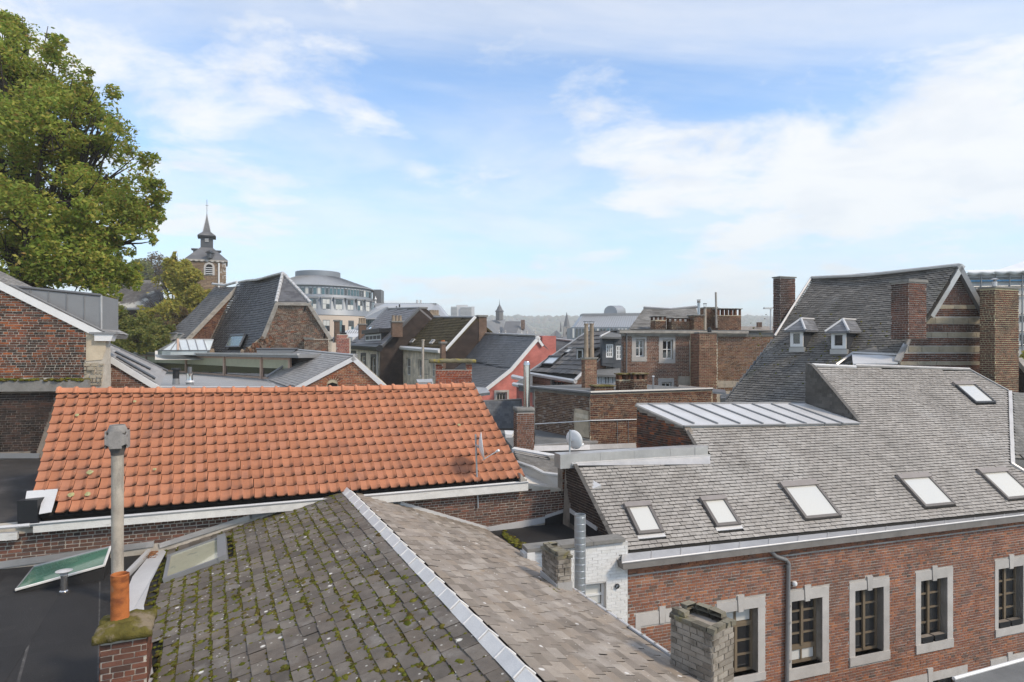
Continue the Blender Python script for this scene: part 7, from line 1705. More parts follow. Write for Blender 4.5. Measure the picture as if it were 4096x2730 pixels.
stack('thin_chimney', 'slim reddish brick chimney before the cream wall of the mossy roofed house', 1766, 1784, 1375, 1440, 44, m_stk, 1, m_pot, 8, d=.4)
kk = 36 / FPX; t = thing('flue_pole', P(1692, 1515, 36), 'tall mossy grey flue pole before the cream wall of the mossy roofed house', 'flue'); MB().tube([P(1690, 1520, 36), P(1692, 1360, 36)], 5 * kk, 8).ob('pipe', m_concrete, t, True); MB().lathe(P(1692, 1362, 36), [(7 * kk, -2 * kk), (7 * kk, 3 * kk)], 8).ob('rim', m_concrete, t)
for y in (1438, 1497): MB().tube([P(1692, y, 36), P(1713, y + 1, 37)], .02, 4).ob('bracket', m_black, t)
t = thing('glazed_porch', P(1700, 1560, 33), 'small grey zinc-roofed porch with white windows before the cream wall', 'porch'); hull_px([P(1665, 1518, 33), P(1730, 1516, 33), P(1730, 1528, 32), P(1670, 1530, 32)], .12, m_zinc, 'roof', t); hull_px([P(1668, 1530, 32.2), P(1730, 1528, 32.2), P(1730, 1600, 32.2), P(1668, 1600, 32.2)], .3, m_white, 'wall', t, (0, 1, 0))
for x in (1674, 1692, 1710): hull_px([P(x, 1536, 32.15), P(x + 15, 1536, 32.15), P(x + 15, 1560, 32.15), P(x, 1560, 32.15)], .03, m_glass, 'pane', t, (0, 1, 0))
stack('far_pot_row', 'row of five stone chimney pots behind the mossy roof ridge', 1722, 1758, 1266, 1280, 66, m_stk, 5, m_pot2, 22)

# ================================================================== round zinc-roofed building
YR = 140.0; Cc = P(1272, 1400, YR); Cc.z = 0; RE = 211 / FPX * YR
zof = lambda y, Y: HC + (1400 - y) / FPX * Y
yfr = YR - RE
z_e, z_w0, z_w1, z_m0, z_s = zof(1140, yfr), zof(1148, yfr), zof(1177, yfr), zof(1180, yfr), zof(1262, yfr)
rd = thing('round_building', Cc, 'round cream and zinc office building with a ring of windows and a conical metal roof', 'building')
m_zr = M('zinc_blue', [(.22, .24, .262), (.25, .268, .29)], .5, (.3, .12), (), (10, .1), .3, .5)
m_zroof = M('zinc_roof_pale', [(.36, .375, .395), (.40, .415, .43)], .5, (.2, .1), (), None, .3, .5)
m_cream = M('stone_cream', [(.60, .50, .41)], .9, (.3, .06), (), None)
MB().lathe(Cc, [(RE + 1.0, 0), (RE + 1.0, z_s)], 72).ob('stone_wall', m_cream, rd, True)
MB().lathe(Cc, [(RE + .9, z_s), (RE + 1.1, z_s + .1), (RE + 1.0, z_s + .3), (RE + .1, z_w1)], 72, cap=False).ob('mansard', m_zr, rd, True)
MB().lathe(Cc, [(RE, z_w1), (RE, z_e)], 72, cap=False).ob('window_ring', m_zr, rd, True)
rdm = 87 / FPX * YR; z_d0, z_d1 = zof(1102, YR - rdm), zof(1081, YR - rdm)
MB().lathe(Cc, [(RE + .5, z_e - .05), (RE + .5, z_e + .12), (rdm, z_d0)], 96, cap=False).ob('roof', m_zroof, rd)
MB().lathe(Cc, [(rdm, z_d0 - .1), (rdm, z_d1), (rdm - .3, z_d1), (rdm - .3, z_d0)], 48).ob('roof_drum', m_zr, rd, True)
seams = MB()
for k in range(110):
    a = R(-100 + 200 * k / 109) - R(90); d = Vector((math.cos(a), math.sin(a), 0))
    MB().tube([Cc + d * (RE + .5) + Vector((0, 0, z_e + .14)), Cc + d * rdm + Vector((0, 0, z_d0 + .02))], .035, 4).ob('roof_seam', m_zinc_mid, rd)
for k in range(46):
    a = R(-88 + 176 * k / 45) - R(90); d = Vector((math.cos(a), math.sin(a), 0)); e = Vector((-d.y, d.x, 0)); c = Cc + d * (RE + .02)
    f_ = Fr(c, e, (0, 0, 1)); f_.n = d
    w_ = MB().box(f_, -.27, .27, z_w1 + .05, z_w0 - .1, -.1, .03).ob('window', random.choice((m_glass_b, m_glass_b, m_glass_b, m_blind, m_glass)), rd); MB().box(f_, -.29, .29, z_w0 - .14, z_w0 + .02, -.1, .06).ob('blind_box', m_zinc_pale, w_)
for k in range(15):
    a = R(-84 + 168 * k / 14) - R(90); d = Vector((math.cos(a), math.sin(a), 0)); e = Vector((-d.y, d.x, 0)); f_ = Fr(Cc + d * (RE + .75), e, (0, 0, 1)); f_.n = d
    hb_ = MB().box(f_, -.95, .95, z_s + .1, z_w1 - .75, -1.2, .0).ob('bay', m_zr, rd); MB().box(f_, -1.05, 1.05, z_w1 - .85, z_w1 - .55, -1.2, .15).ob('bay_hood', m_zinc_mid, hb_)
    zz0, zz1 = z_s + .25, z_w1 - .95
    for i in range(2):
        for j in range(3):
            h_ = (zz1 - zz0) / 3; MB().box(f_, -.66 + i * .68, -.04 + i * .68, zz0 + j * h_ + .05, zz0 + (j + 1) * h_ - .05, 0, .04).ob('pane', random.choice((m_blind, m_blind, m_glass_b, m_glass)), hb_)
    f2_ = Fr(Cc + d * (RE + 1.0), e, (0, 0, 1)); f2_.n = d; wn_ = MB().box(f2_, -.66, .66, .8, z_s - .9, -.1, .02).ob('window', m_zinc_dark, rd)
    for i in range(2):
        for j in range(3): MB().box(f2_, -.6 + i * .62, -.02 + i * .62, z_s - 4.2 + j * 1.08, z_s - 3.2 + j * 1.08, .02, .05).ob('pane', random.choice((m_blind, m_glass_b, m_glass)), wn_)
f_ = Fr.vert(1510, 1190, YR + 2, 88); u0, u1, v0, v1 = f_.rect(1490, 1159, 1524, 1420); MB().box(f_, u0, u1, v0, v1, -4, 0).ob('stair_tower', m_zinc_dark, rd)
kk = 120 / FPX; t = thing('roof_finial', P(1502, 1222, 120), 'onion-shaped zinc finial before the round building', 'finial'); MB().lathe(P(1502, 1222, 120), [(6 * kk, 0), (2 * kk, 18 * kk), (5 * kk, 22 * kk), (5 * kk, 26 * kk), (1.5 * kk, 31 * kk), (.3 * kk, 38 * kk)], 12).ob('spike', m_zinc_pale, t, True)
# low oval zinc roof and zinc mansard block beside it
t = thing('oval_zinc_roof', P(1410, 1350, 85) - Vector((0, 0, 8)), 'low oval zinc roof before the round building', 'building')
q = [P(1410 + 36 * math.cos(a), 1334 + 15 * math.sin(a), 85 - 6 * math.sin(a)) for a in [2 * math.pi * k / 24 for k in range(24)]]
MB().hull2([p - Vector((0, 0, .5)) for p in q], q).ob('roof', m_zinc_pale, t); hull_px([P(1340, 1342, 84), P(1460, 1340, 84), P(1470, 1352, 80), P(1330, 1352, 80)], .6, m_zinc_dark, 'parapet', t)
for k in range(7):
    x = 1384 + k * 9; MB().tube([P(x + 8, 1322, 86.5), P(x - 8, 1346, 83)], .05, 4).ob('seam', m_zinc_mid, t)
zb_ = thing('zinc_mansard_block', P(1640, 1400, 105) - Vector((0, 0, 12)), 'long zinc mansard block with a ribbed parapet behind the town houses', 'building')
hull_px([P(1500, 1228, 100), P(1545, 1213, 108), P(1745, 1214, 108), P(1790, 1272, 102), P(1640, 1330, 98), P(1400, 1330, 98)], 8, m_zroof, 'mansard', zb_, (0, 1, 0))
hull_px([P(1500, 1214, 99.5), P(1540, 1213, 107.5), P(1746, 1214, 107.5), P(1746, 1226, 107.5), P(1540, 1226, 107.5), P(1500, 1230, 99.5)], 4, m_zinc_mid, 'parapet', zb_, (0, 1, 0))
hull_px([P(1460, 1272, 96), P(1520, 1230, 99), P(1548, 1228, 100), P(1505, 1272, 96)], 2, m_zr, 'wing_roof', zb_, (0, 1, 0))
hull_px([P(1448, 1272, 95.5), P(1510, 1272, 95.5), P(1510, 1278, 95), P(1446, 1278, 95)], 2, m_zinc_mid, 'cornice', zb_, (0, 1, 0)); hull_px([P(1452, 1278, 95.8), P(1508, 1278, 95.8), P(1508, 1330, 95.8), P(1452, 1330, 95.8)], 2, m_zr, 'wall', zb_, (0, 1, 0))
for k in range(7): hull_px([P(1455 + k * 8, 1282, 95.6), P(1459 + k * 8, 1282, 95.6), P(1459 + k * 8, 1312, 95.6), P(1455 + k * 8, 1312, 95.6)], .2, m_glass_b, 'window', zb_, (0, 1, 0))
for k in range(26): x = 1548 + k * 7.7; MB().tube([P(x, 1213, 107.3), P(x, 1227, 107.3)], .06, 4).ob('parapet_rib', m_zinc_dark, zb_)
for x in (1586, 1598): MB().tube([P(x, 1238, 95), P(x, 1218 if x > 1590 else 1226, 95)], .12, 6).ob('vent_pipe', m_black, zb_)
for x, r_ in ((1669, 4.5), (1683, 4)): MB().lathe(P(x, 1214, 108), [(r_ * .0415, 0), (r_ * .0415, .55)], 12).ob('roof_flue', m_zinc_pale, zb_)
# ---- zinc hall with the barrel vault
vb = thing('barrel_hall', P(2420, 1400, 120) - Vector((0, 0, 12)), 'long zinc-roofed hall with a barrel-shaped plant room on top', 'building')
hull_px([P(2330, 1262, 128), P(2640, 1258, 128), P(2640, 1310, 118), P(2298, 1309, 118)], 6, m_zroof, 'roof', vb, (0, 1, 0)); hull_px([P(2330, 1255, 127), P(2640, 1252, 127), P(2640, 1264, 127), P(2330, 1265, 127)], 5, m_zinc_mid, 'parapet', vb, (0, 1, 0))
hull_px([P(2286, 1309, 118), P(2640, 1311, 118), P(2640, 1430, 118), P(2286, 1430, 118)], 10, m_zr, 'wall', vb, (0, 1, 0))
for k in range(18):
    x = 2290 + k * 14; w_ = hull_px([P(x, 1315, 117.9), P(x + 7, 1315, 117.9), P(x + 7, 1352, 117.9), P(x, 1352, 117.9)], .3, random.choice((m_glass_b, m_glass, m_blind)), 'window', vb, (0, 1, 0))
for k in range(36): t_ = k / 35; MB().tube([P(2334 + 300 * t_, 1265, 126.8), P(2300 + 335 * t_, 1308, 117.9)], .04, 4).ob('roof_seam', m_zinc_mid, vb)
a_, b_ = P(2442, 1250, 129), P(2478, 1248, 137); rr_ = 26 / FPX * 130
MB().lathe(a_, [(rr_, 0), (rr_, (b_ - a_).length)], 32, ax=(b_ - a_)).ob('barrel_vault', m_zroof, vb, True)
for k in range(9): MB().lathe(a_.lerp(b_, k / 8), [(rr_ * 1.02, -.06), (rr_ * 1.02, .06)], 32, ax=(b_ - a_), cap=False).ob('vault_rib', m_zinc_mid, vb)

# ================================================================== church tower with the slate lantern
YT = 95.0; k = YT / FPX
ct = thing('church_tower', P(828, 1300, YT) - Vector((0, 0, 8)), 'rubble stone church tower with a slate roof, square lantern and thin spire', 'church tower')
e = Vector((math.sin(R(66)), math.cos(R(66)), 0)); e2 = Vector((-e.y, e.x, 0)); cx_ = P(826, 1100, YT); hw_ = 71 * k
def sq(cx, z, h): return [Vector((cx.x, cx.y, z)) - e * h - e2 * h, Vector((cx.x, cx.y, z)) + e * h - e2 * h, Vector((cx.x, cx.y, z)) + e * h + e2 * h, Vector((cx.x, cx.y, z)) - e * h + e2 * h]
cc_ = cx_ + e2 * hw_
Z = lambda y: HC + (1400 - y) * k
m_rub = M('rubble_brown', [(.26, .18, .115), (.22, .15, .1), (.3, .215, .14), (.18, .125, .085)], .95, (.5, .3), [((.12, .08, .055), .9, .5, .7, .6)], (8, .8))
body = MB().hull2(sq(cc_, 3, hw_), sq(cc_, Z(1046), hw_)).ob('tower_body', m_rub, ct)
ff = Fr(sq(cc_, Z(1200), hw_)[0], e, (0, 0, 1)); ff.n = -e2
L = 2 * hw_; ms = []
for s, e_, a, b in lay([(0, 0), (L, 0), (L, Z(1050) - Z(1200)), (0, Z(1050) - Z(1200))], (), .2, .55, .03, .41, .3, jit=.2): ms.append(mat4(ff.at((s + e_) / 2, (a + b) / 2, -.02), ff.e1 * (e_ - s), ff.n * random.uniform(.05, .14), ff.e2 * (b - a)))
scatter(body, 'rubble_stone', 'brick', m_rub, ms, 200)
for j in range(8):
    z = Z(1046) - .9 * j - .9; L_ = .75 if j % 2 else .5
    MB().box(ff, 2 * hw_ - L_, 2 * hw_ + .04, z - Z(1200), z + .8 - Z(1200), -.3, .06).ob('quoin', m_stone, ct)
MB().tube([ff.at(2 * hw_ - .95, Z(1052) - Z(1200), .15), ff.at(2 * hw_ - .95, -2, .15)], .12, 6).ob('downpipe', m_white, ct)
u, v = ff.uv(837, 1080); w_, h_ = 12 * k, 20 * k
arch = [(u - w_ - .28, v - 22 * k), (u + w_ + .28, v - 22 * k)] + [(u + (w_ + .28) * math.cos(a), v + 10 * k + (w_ + .28) * math.sin(a)) for a in [math.pi * i / 10 for i in range(11)]]
MB().prism(ff, arch, -.1, .16).ob('window_surround', m_stone, ct)
arch2 = [(u - w_, v - 20 * k), (u + w_, v - 20 * k)] + [(u + w_ * math.cos(a), v + 10 * k + w_ * math.sin(a)) for a in [math.pi * i / 10 for i in range(11)]]
bw = MB().prism(ff, arch2, .1, .18).ob('belfry_window', m_dark, ct)
for j in range(4): MB().box(ff, u - w_, u + w_, v - 18 * k + j * 8 * k, v - 15 * k + j * 8 * k, .15, .32).ob('louvre', m_zinc_pale, bw)
for j in range(7): MB().box(ff, .4 + j * (2 * hw_ - 1) / 6, .75 + j * (2 * hw_ - 1) / 6, Z(1048) - Z(1200), Z(1043) - Z(1200), 0, .3).ob('corbel', m_stone, ct)
def frus(z0, h0, z1, h1, m_, nm): return MB().hull2(sq(cc_, z0, h0), sq(cc_, z1, h1)).ob(nm, m_, ct)
frus(Z(1046), hw_ * 1.1, Z(1040), hw_ * 1.1, m_wood_grey, 'eaves')
m_sct = M('slate_tower', [(.13, .13, .135)], .55, (.6, .3), [((.24, .23, .21), .5, .55, .7, .5)], (12, .3))
frus(Z(1040), hw_ * 1.1, Z(1020), hw_ * .82, m_sct, 'lower_roof'); frus(Z(1020), hw_ * .82, Z(984), 23 * k, m_sct, 'lower_roof')
frus(Z(984), 23 * k, Z(938), 23 * k, m_cl, 'lantern'); frus(Z(942), 34 * k, Z(936), 34 * k, m_black, 'lantern_eaves'); frus(Z(936), 34 * k, Z(919), 15 * k, m_sct, 'lantern_skirt')
frus(Z(919), 15 * k, Z(848), 1.5 * k, m_sct, 'spire'); frus(Z(850), 2 * k, Z(836), .4 * k, m_zinc_dark, 'spire_tip')
for s_ in sq(cc_, Z(919), 15 * k)[:3]: MB().tube([s_, Vector((cc_.x, cc_.y, Z(846)))], .05, 4).ob('hip_lead', m_zinc_pale, ct)
MB().tube([Vector((cc_.x, cc_.y, Z(840))), Vector((cc_.x, cc_.y, Z(785)))], .035, 4).ob('cross_shaft', m_zinc_dark, ct); MB().tube([Vector((cc_.x, cc_.y, Z(808))) - e * 6 * k, Vector((cc_.x, cc_.y, Z(808))) + e * 6 * k], .035, 4).ob('cross_arm', m_zinc_dark, ct)
fl_ = Fr(sq(cc_, Z(984), 23 * k)[0], e, (0, 0, 1)); fl_.n = -e2; u = 23 * k
lw_ = MB().prism(fl_, [(u - 7 * k, 22 * k), (u + 7 * k, 22 * k), (u + 7 * k, 36 * k), (u, 42 * k), (u - 7 * k, 36 * k)], 0, .05).ob('lantern_window', m_dark, ct)
for j in range(4): MB().box(fl_, u - 7 * k, u + 7 * k, (23 + j * 4) * k, (25 + j * 4) * k, .04, .15).ob('louvre', m_zinc_pale, lw_)
q = P(833, 1018, YT - .6)
dq = MB().hull2([q + Vector((-.22, 0, -.5)), q + Vector((.22, 0, -.5)), q + Vector((.22, 1.2, -.5)), q + Vector((-.22, 1.2, -.5))], [q + Vector((-.22, 0, .25)), q + Vector((.22, 0, .25)), q + Vector((.22, 1.2, .25)), q + Vector((-.22, 1.2, .25))]).ob('roof_dormer', m_cl, ct); MB().hull2([q + Vector((-.4, -.2, .25)), q + Vector((.4, -.2, .25)), q + Vector((.4, 1.4, .25)), q + Vector((-.4, 1.4, .25))], [q + Vector((-.05, .3, .6)), q + Vector((.05, .3, .6)), q + Vector((.05, 1.4, .6)), q + Vector((-.05, 1.4, .6))]).ob('dormer_roof', m_black, dq)
for sx, yy in ((-43, 1000), (43, 1008)):
    q = P(826 + sx, yy + 14, YT + 2.2); dq = MB().box(Fr(q, e, (0, 0, 1)), -.35, .35, 0, 14 * k, -.8, .4).ob('roof_dormer', m_cl, ct); MB().box(Fr(q, e, (0, 0, 1)), -.6, .55, 14 * k, 18 * k, -.9, .6).ob('dormer_roof', m_sct, dq)
# house with the diamond slates among the trees
f_dh = Fr.vert(530, 1180, 62, 84)
dh = thing('diamond_slate_house', P(530, 1300, 62) - Vector((0, 0, 4)), 'house with lichened diamond-pattern slates half hidden by trees', 'house')
fdr = Fr.tri(P(410, 1232, 62), P(660, 1234, 62.5), P(530, 1122, 65)); dp_ = fdr.poly([(400, 1232), (665, 1236), (640, 1122), (400, 1116)])
r_ = sheet('roof', fdr, dp_, m_slate_dark, dh, -.15, -.03)
ms = []
s_ = .42
for j in range(-2, 18):
    for i in range(-2, 24):
        u = dp_[0][0] + i * s_ + (j % 2) * s_ / 2; v = j * s_ / 2
        if not any(a < u < b for a, b in spans(dp_, v)): continue
        d1 = (fdr.e1 + fdr.e2).normalized(); d2 = (fdr.e2 - fdr.e1).normalized(); c = fdr.at(u, v, .03)
        ms.append(mat4(c - d2 * s_ * .35, d1 * s_ * .70, fdr.n * .02, d2 * s_ * .7 - fdr.n * .012))
scatter(r_, 'slate', 'slate', M('slate_diamond', [(.085, .078, .072), (.11, .10, .092), (.14, .13, .12)], .7, (.3, .2), [((.5, .48, .42), .35, .52, .6, .85), ((.05, .045, .04), 1.2, .55, .75, .5)], (30, .3)), ms, 150)
hull_px([P(400, 1236, 62.4), P(665, 1238, 62.6), P(665, 1420, 62.6), P(400, 1420, 62.4)], .4, m_h1side, 'wall', dh, (0, 1, 0)); MB().tube([P(398, 1236, 61.8), P(668, 1238, 62)], .15, 6).ob('gutter', m_zinc_mid, dh)
stack('low_chimney', 'squat brick chimney on the ridge of the diamond slate house', 408, 432, 1102, 1116, 66, m_stk); stack('low_chimney', 'flat-capped chimney beside a small cowl on the diamond slate house ridge', 488, 512, 1109, 1120, 66, m_stk)

# ================================================================== scaffolded, sheeted building at the right
f_sc = Fr.vert(3960, 1250, 48, 86)
sc_ = thing('sheeted_building', f_sc.hit(3990, 1500) - Vector((0, 0, 8)), 'building behind scaffolding wrapped in grey white sheeting with a scalloped tarpaulin top', 'building')
m_sheetg = M('scaffold_sheet', [(.50, .495, .48)], .7, (.25, .12), [((.32, .33, .34), .4, .5, .75, .5)], (3, .5))
m_tarp = M('tarpaulin', [(.70, .71, .72)], .6, (.5, .08), (), (2, .5))
MB().prism(f_sc, f_sc.poly([(3850, 1100), (4250, 1085), (4250, 1560), (3850, 1560)]), -8, 0).ob('sheeting', m_sheetg, sc_)
for y in (1115, 1150, 1185, 1260, 1330, 1385, 1440): MB().tube([f_sc.hit(3850, y + (4250 - 3850) * .0, .15), f_sc.hit(4250, y - 8, .15)], .05, 5).ob('scaffold_tube', m_zinc_mid, sc_)
MB().prism(f_sc, f_sc.poly([(3860, 1123), (4250, 1118), (4250, 1124), (3860, 1129)]), .1, .2).ob('blue_rail', M('rail_blue', [(.06, .20, .36)], .5), sc_)
for x in (3866, 3916, 3975, 4030, 4080, 4140): MB().tube([f_sc.hit(x, 1100, .2), f_sc.hit(x, 1500, .2)], .05, 5).ob('scaffold_standard', m_zinc_mid, sc_)
V = []; F = []
for i in range(41):
    x = 3850 + 10 * i; sg_ = abs(math.sin((x - 3850) / 55 * math.pi))
    for j, (yy, h) in enumerate(((1082, .0), (1088, .5), (1094 + 6 * sg_, .55), (1098 + 9 * sg_, .35))): V.append(f_sc.hit(x, yy - (x - 3850) * .025, h))
for i in range(40):
    for j in range(3): F.append((i * 4 + j, (i + 1) * 4 + j, (i + 1) * 4 + j + 1, i * 4 + j + 1))
mesh_ob('tarpaulin', V, F, m_tarp, sc_, 'all')
hull_px([P(3960, 1088, 48.2), P(4250, 1080, 48), P(4250, 990, 52), P(4096, 1045, 52), P(4010, 1080, 50)], .3, m_tarp, 'tarpaulin_roof', sc_, (0, .8, -.2))
for (x, y) in ((4080, 1265), (4080, 1340), (4086, 1360)): MB().prism(f_sc, f_sc.poly([(x, y), (x + 40, y), (x + 40, y + 22), (x, y + 22)]), 0, .05).ob('window', m_glass, sc_)
hb_ = thing('gabled_shed_roof', P(4090, 1600, 26) - Vector((0, 0, 6)), 'dark boarded roof edge beside the ochre-jointed chimney', 'house'); MB().tube([P(4074, 1440, 27), P(4200, 1590, 25)], .15, 4).ob('verge_board', m_wood_grey, hb_); hull_px([P(4074, 1446, 27.2), P(4200, 1596, 25.2), P(4200, 1700, 25.2), P(4074, 1700, 27.2)], .4, m_br_soot, 'gable_wall', hb_, (0, 1, 0))
# ---- lamp and roof strip beyond the brown house
t = thing('street_lamp', P(3083, 1325, 50) - Vector((0, 0, 6)), 'pale street lamp with a flat double head beyond the brown house', 'street lamp'); k = 50 / FPX
MB().tube([P(3083, 1330, 50) - Vector((0, 0, 6)), P(3083, 1238, 50)], .06, 8).ob('post', m_zinc_pale, t); MB().box(Fr.vert(3075, 1234, 50, 86), -20 * k, 15 * k, -.05, .06, -.15, .15).ob('lamp_head', m_zinc_pale, t)
t = thing('far_ridge_house', P(3040, 1400, 75) - Vector((0, 0, 10)), 'grey slate roof strip with a small chimney seen past the brown house', 'house'); hull_px([P(2960, 1306, 78), P(3110, 1306, 78), P(3110, 1330, 73), P(2960, 1330, 73)], .3, m_slate_warm, 'roof', t); MB().box(Fr.vert(3040, 1300, 76, 86), -.25, .25, -.3, .3, -.4, 0).ob('ridge_chimney', m_stk, t)
hull_px([P(2960, 1332, 73), P(3110, 1332, 73), P(3110, 1420, 73), P(2960, 1420, 73)], .3, m_mort_g, 'wall', t, (0, 1, 0))
# ================================================================== land, far town, trees
def ss(x): x = max(0.0, min(1.0, x)); return x * x * (3 - 2 * x)
m_hill = M('hill_ground', [(.075, .085, .04)], .95, (.05, .3), [((.10, .075, .05), .08, .5, .7, .6)], None)
def heightfield(name, x0, x1, y0, y1, nx, ny, fn, mat):
    V = []; F = []
    for j in range(ny + 1):
        for i in range(nx + 1):
            x = x0 + (x1 - x0) * i / nx; y = y0 + (y1 - y0) * j / ny; V.append((x, y, fn(x, y)))
    for j in range(ny):
        for i in range(nx): a = j * (nx + 1) + i; F.append((a, a + 1, a + nx + 2, a + nx + 1))
    return struct(mesh_ob(name, V, F, mat, None, 'all'))
def near_hill(x, y): return -.3 + 11.3 * ss((-x - 8 - .10 * (y - 30)) / 16) * ss((y - 22) / 18) + 9 * ss((-x - 30) / 60) * ss((y - 60) / 120)
heightfield('hillside', -220, -4, 20, 330, 40, 50, near_hill, m_hill)
def far_hill(x, y):
    x, y = x * 2, y * 2
    n = mnoise.noise(Vector((x / 900, y / 700, 0))) * .5 + mnoise.noise(Vector((x / 300, y / 260, 3))) * .22
    a = ss((y - 750) / 1700) * 62 * (1 + .5 * n)
    b = ss((y - 2300) / 2300) * 172 * (1 + .16 * n + .04 * mnoise.noise(Vector((x / 120, y / 300, 9))))
    return -1.0 + (a + b) * .5
m_far = M('far_woods', [(.06, .075, .045)], .95, (.006, .35), [((.11, .12, .07), .004, .5, .62, .8), ((.16, .15, .12), .02, .62, .72, .5)], None)
heightfield('far_hills', -2600, 2600, 300, 3100, 110, 80, far_hill, m_far)
# woods on the far hills
pts = []
for k in range(5200):
    y = random.uniform(425, 2350) if random.random() < .6 else random.uniform(1600, 2350); x = random.uniform(-.28, .52) * y
    if mnoise.noise(Vector((x / 80, y / 110, 4))) < -.12 and y < 1600: continue
    r_ = random.uniform(2.5, 5.5) * (1 + y / 2000)
    pts.append((Vector((x, y, far_hill(x, y) + r_ * .4)), Vector((1, 0, 0)), Vector((0, 1, 0)), Vector((0, 0, 1)), r_))
w_ = blobs(None, 'far_woods', pts, M('far_foliage', [(.05, .075, .035), (.075, .095, .045), (.10, .10, .05), (.12, .085, .045)], .95, (.05, .3), (), None), .9) if False else None
def blob_top(name, pts, mat, label):
    e_ = bpy.data.objects.new('tmp', None); COL.objects.link(e_)
    o = blobs(e_, name, pts, mat, .9); o.parent = None; bpy.data.objects.remove(e_); o['label'] = label; o['category'] = 'woods'; o['kind'] = 'stuff'; return o
blob_top('far_woods', pts, M('far_foliage', [(.05, .075, .035), (.075, .095, .045), (.10, .10, .05), (.12, .085, .045)], .95, (.05, .3), (), None), 'hazy woods covering the hills beyond the town')
# small houses on the far slope and in the valley
def house_mesh(name, mw, mr):
    m = bpy.data.meshes.new(name)
    v = [(-.5, -.5, 0), (.5, -.5, 0), (.5, .5, 0), (-.5, .5, 0), (-.5, -.5, .6), (.5, -.5, .6), (.5, .5, .6), (-.5, .5, .6), (-.55, 0, 1), (.55, 0, 1), (-.55, -.58, .56), (.55, -.58, .56), (.55, .58, .56), (-.55, .58, .56)]
    f = [(0, 1, 5, 4), (1, 2, 6, 5), (2, 3, 7, 6), (3, 0, 4, 7), (5, 6, 9), (7, 4, 8), (10, 11, 9, 8), (12, 13, 8, 9)]
    m.from_pydata(v, [], f); m.materials.append(mw); m.materials.append(mr)
    for i, p in enumerate(m.polygons): p.material_index = 1 if i >= 6 else 0
    return m
fw = [M('far_wall_%d' % i, [c], .9, None, (), None, fine=None) for i, c in enumerate(((.62, .60, .56), (.50, .44, .38), (.36, .22, .17), (.66, .66, .64)))]
fr_ = [M('far_roof_%d' % i, [c], .8, None, (), None, fine=None) for i, c in enumerate(((.12, .12, .13), (.2, .12, .09), (.09, .09, .1)))]
hm = [house_mesh('far_house', a, b) for a in fw for b in fr_]
def far_house(x, y, z, w, d, h, rz, label, group, name='far_house'):
    o = bpy.data.objects.new(name, random.choice(hm)); COL.objects.link(o); o.location = (x, y, z); o.scale = (w, d, h); o.rotation_euler = (0, 0, rz)
    return tag(o, label, 'house', group)
n = 0
while n < 150:
    px = random.choice((random.gauss(2190, 60), random.uniform(1760, 2290), random.uniform(2130, 2270))); Y = random.uniform(450, 1050); x = (px - CX) / FPX * Y
    z = far_hill(x, Y); yy = proj(Vector((x, Y, z + 4)))[1]
    if not 1285 < yy < 1350: continue
    far_house(x, Y, z - .5, random.uniform(5, 12), random.uniform(5, 6), random.uniform(5, 8), random.uniform(-.6, .6), 'small hazy house among trees on the far hillside', 'houses on the far hillside'); n += 1
for k in range(46):
    Y = random.uniform(170, 700); px = random.choice((random.uniform(2140, 2300), random.uniform(1930, 2300))); x = (px - CX) / FPX * Y; top = HC + (1400 - random.uniform(1348, 1372)) / FPX * Y
    far_house(x, Y, 0, random.uniform(9, 16), random.uniform(8, 12), top, random.uniform(-.7, .7), 'grey roofed town house in the valley before the twin spires', 'town houses in the valley', 'valley_house')
# tower block
YTB = 420; k = YTB / FPX; f_tb = Fr.vert(1850, 1250, YTB, 84)
tb = thing('tower_block', P(1850, 1400, YTB) - Vector((0, 0, 8)), 'pale concrete apartment tower block with balconies above the mossy ridge', 'tower block')
m_tb = M('tower_concrete', [(.55, .55, .55)], .8, (.05, .06), (), None)
u0, u1, v0, v1 = f_tb.rect(1804, 1227, 1898, 1420); MB().box(f_tb, u0, u1, v0, v1, -14, 0).ob('body', m_tb, tb)
a_, b_ = f_tb.rect(1826, 1221, 1872, 1228)[:2]; MB().box(f_tb, a_, b_, v1, v1 + 7 * k, -12, -1).ob('plant_room', m_tb, tb)
for j in range(12):
    z = v1 - (4 + j * 4.9) * k
    for (xa, xb) in ((1806, 1828), (1842, 1886)):
        a_, b_ = f_tb.rect(xa, 1240, xb, 1250)[:2]; bl = MB().box(f_tb, a_, b_, z - 3 * k, z - 1.2 * k, 0, 1.0).ob('balcony', M('balcony_%d' % (xa + j), [(.62, .62, .62)], .8, None, (), None, fine=None) if j == 0 else bpy.data.materials['balcony_%d' % xa], tb)
        MB().box(f_tb, a_, b_, z - 1.2 * k, z + .9 * k, .0, .12).ob('window_strip', m_glass_b, bl)
# big church with the octagonal lantern
YCh = 210; k = YCh / FPX
ch = thing('big_church', P(2030, 1400, YCh) - Vector((0, 0, 12)), 'large grey slate church with a louvred lantern turret and stone pinnacles', 'church')
m_cs = M('slate_church', [(.19, .195, .2)], .6, (.1, .15), (), None); m_cs2 = M('slate_church_dark', [(.12, .122, .128)], .6, (.1, .15), (), None)
hull_px([P(1945, 1284, YCh + 6), P(2022, 1278, YCh + 14), P(2005, 1345, YCh - 2), P(1945, 1345, YCh - 2)], .5, m_cs, 'nave_roof', ch, (0, 1, 0))
hull_px([P(2022, 1286, YCh + 4), P(2084, 1286, YCh + 4), P(2062, 1345, YCh - 6), P(2004, 1345, YCh - 6)], .5, m_cs2, 'transept_roof', ch, (0, 1, 0)); hull_px([P(2084, 1286, YCh + 4), P(2100, 1290, YCh + 6), P(2140, 1345, YCh), P(2062, 1345, YCh - 6)], .5, m_cs, 'apse_roof', ch, (0, 1, 0))
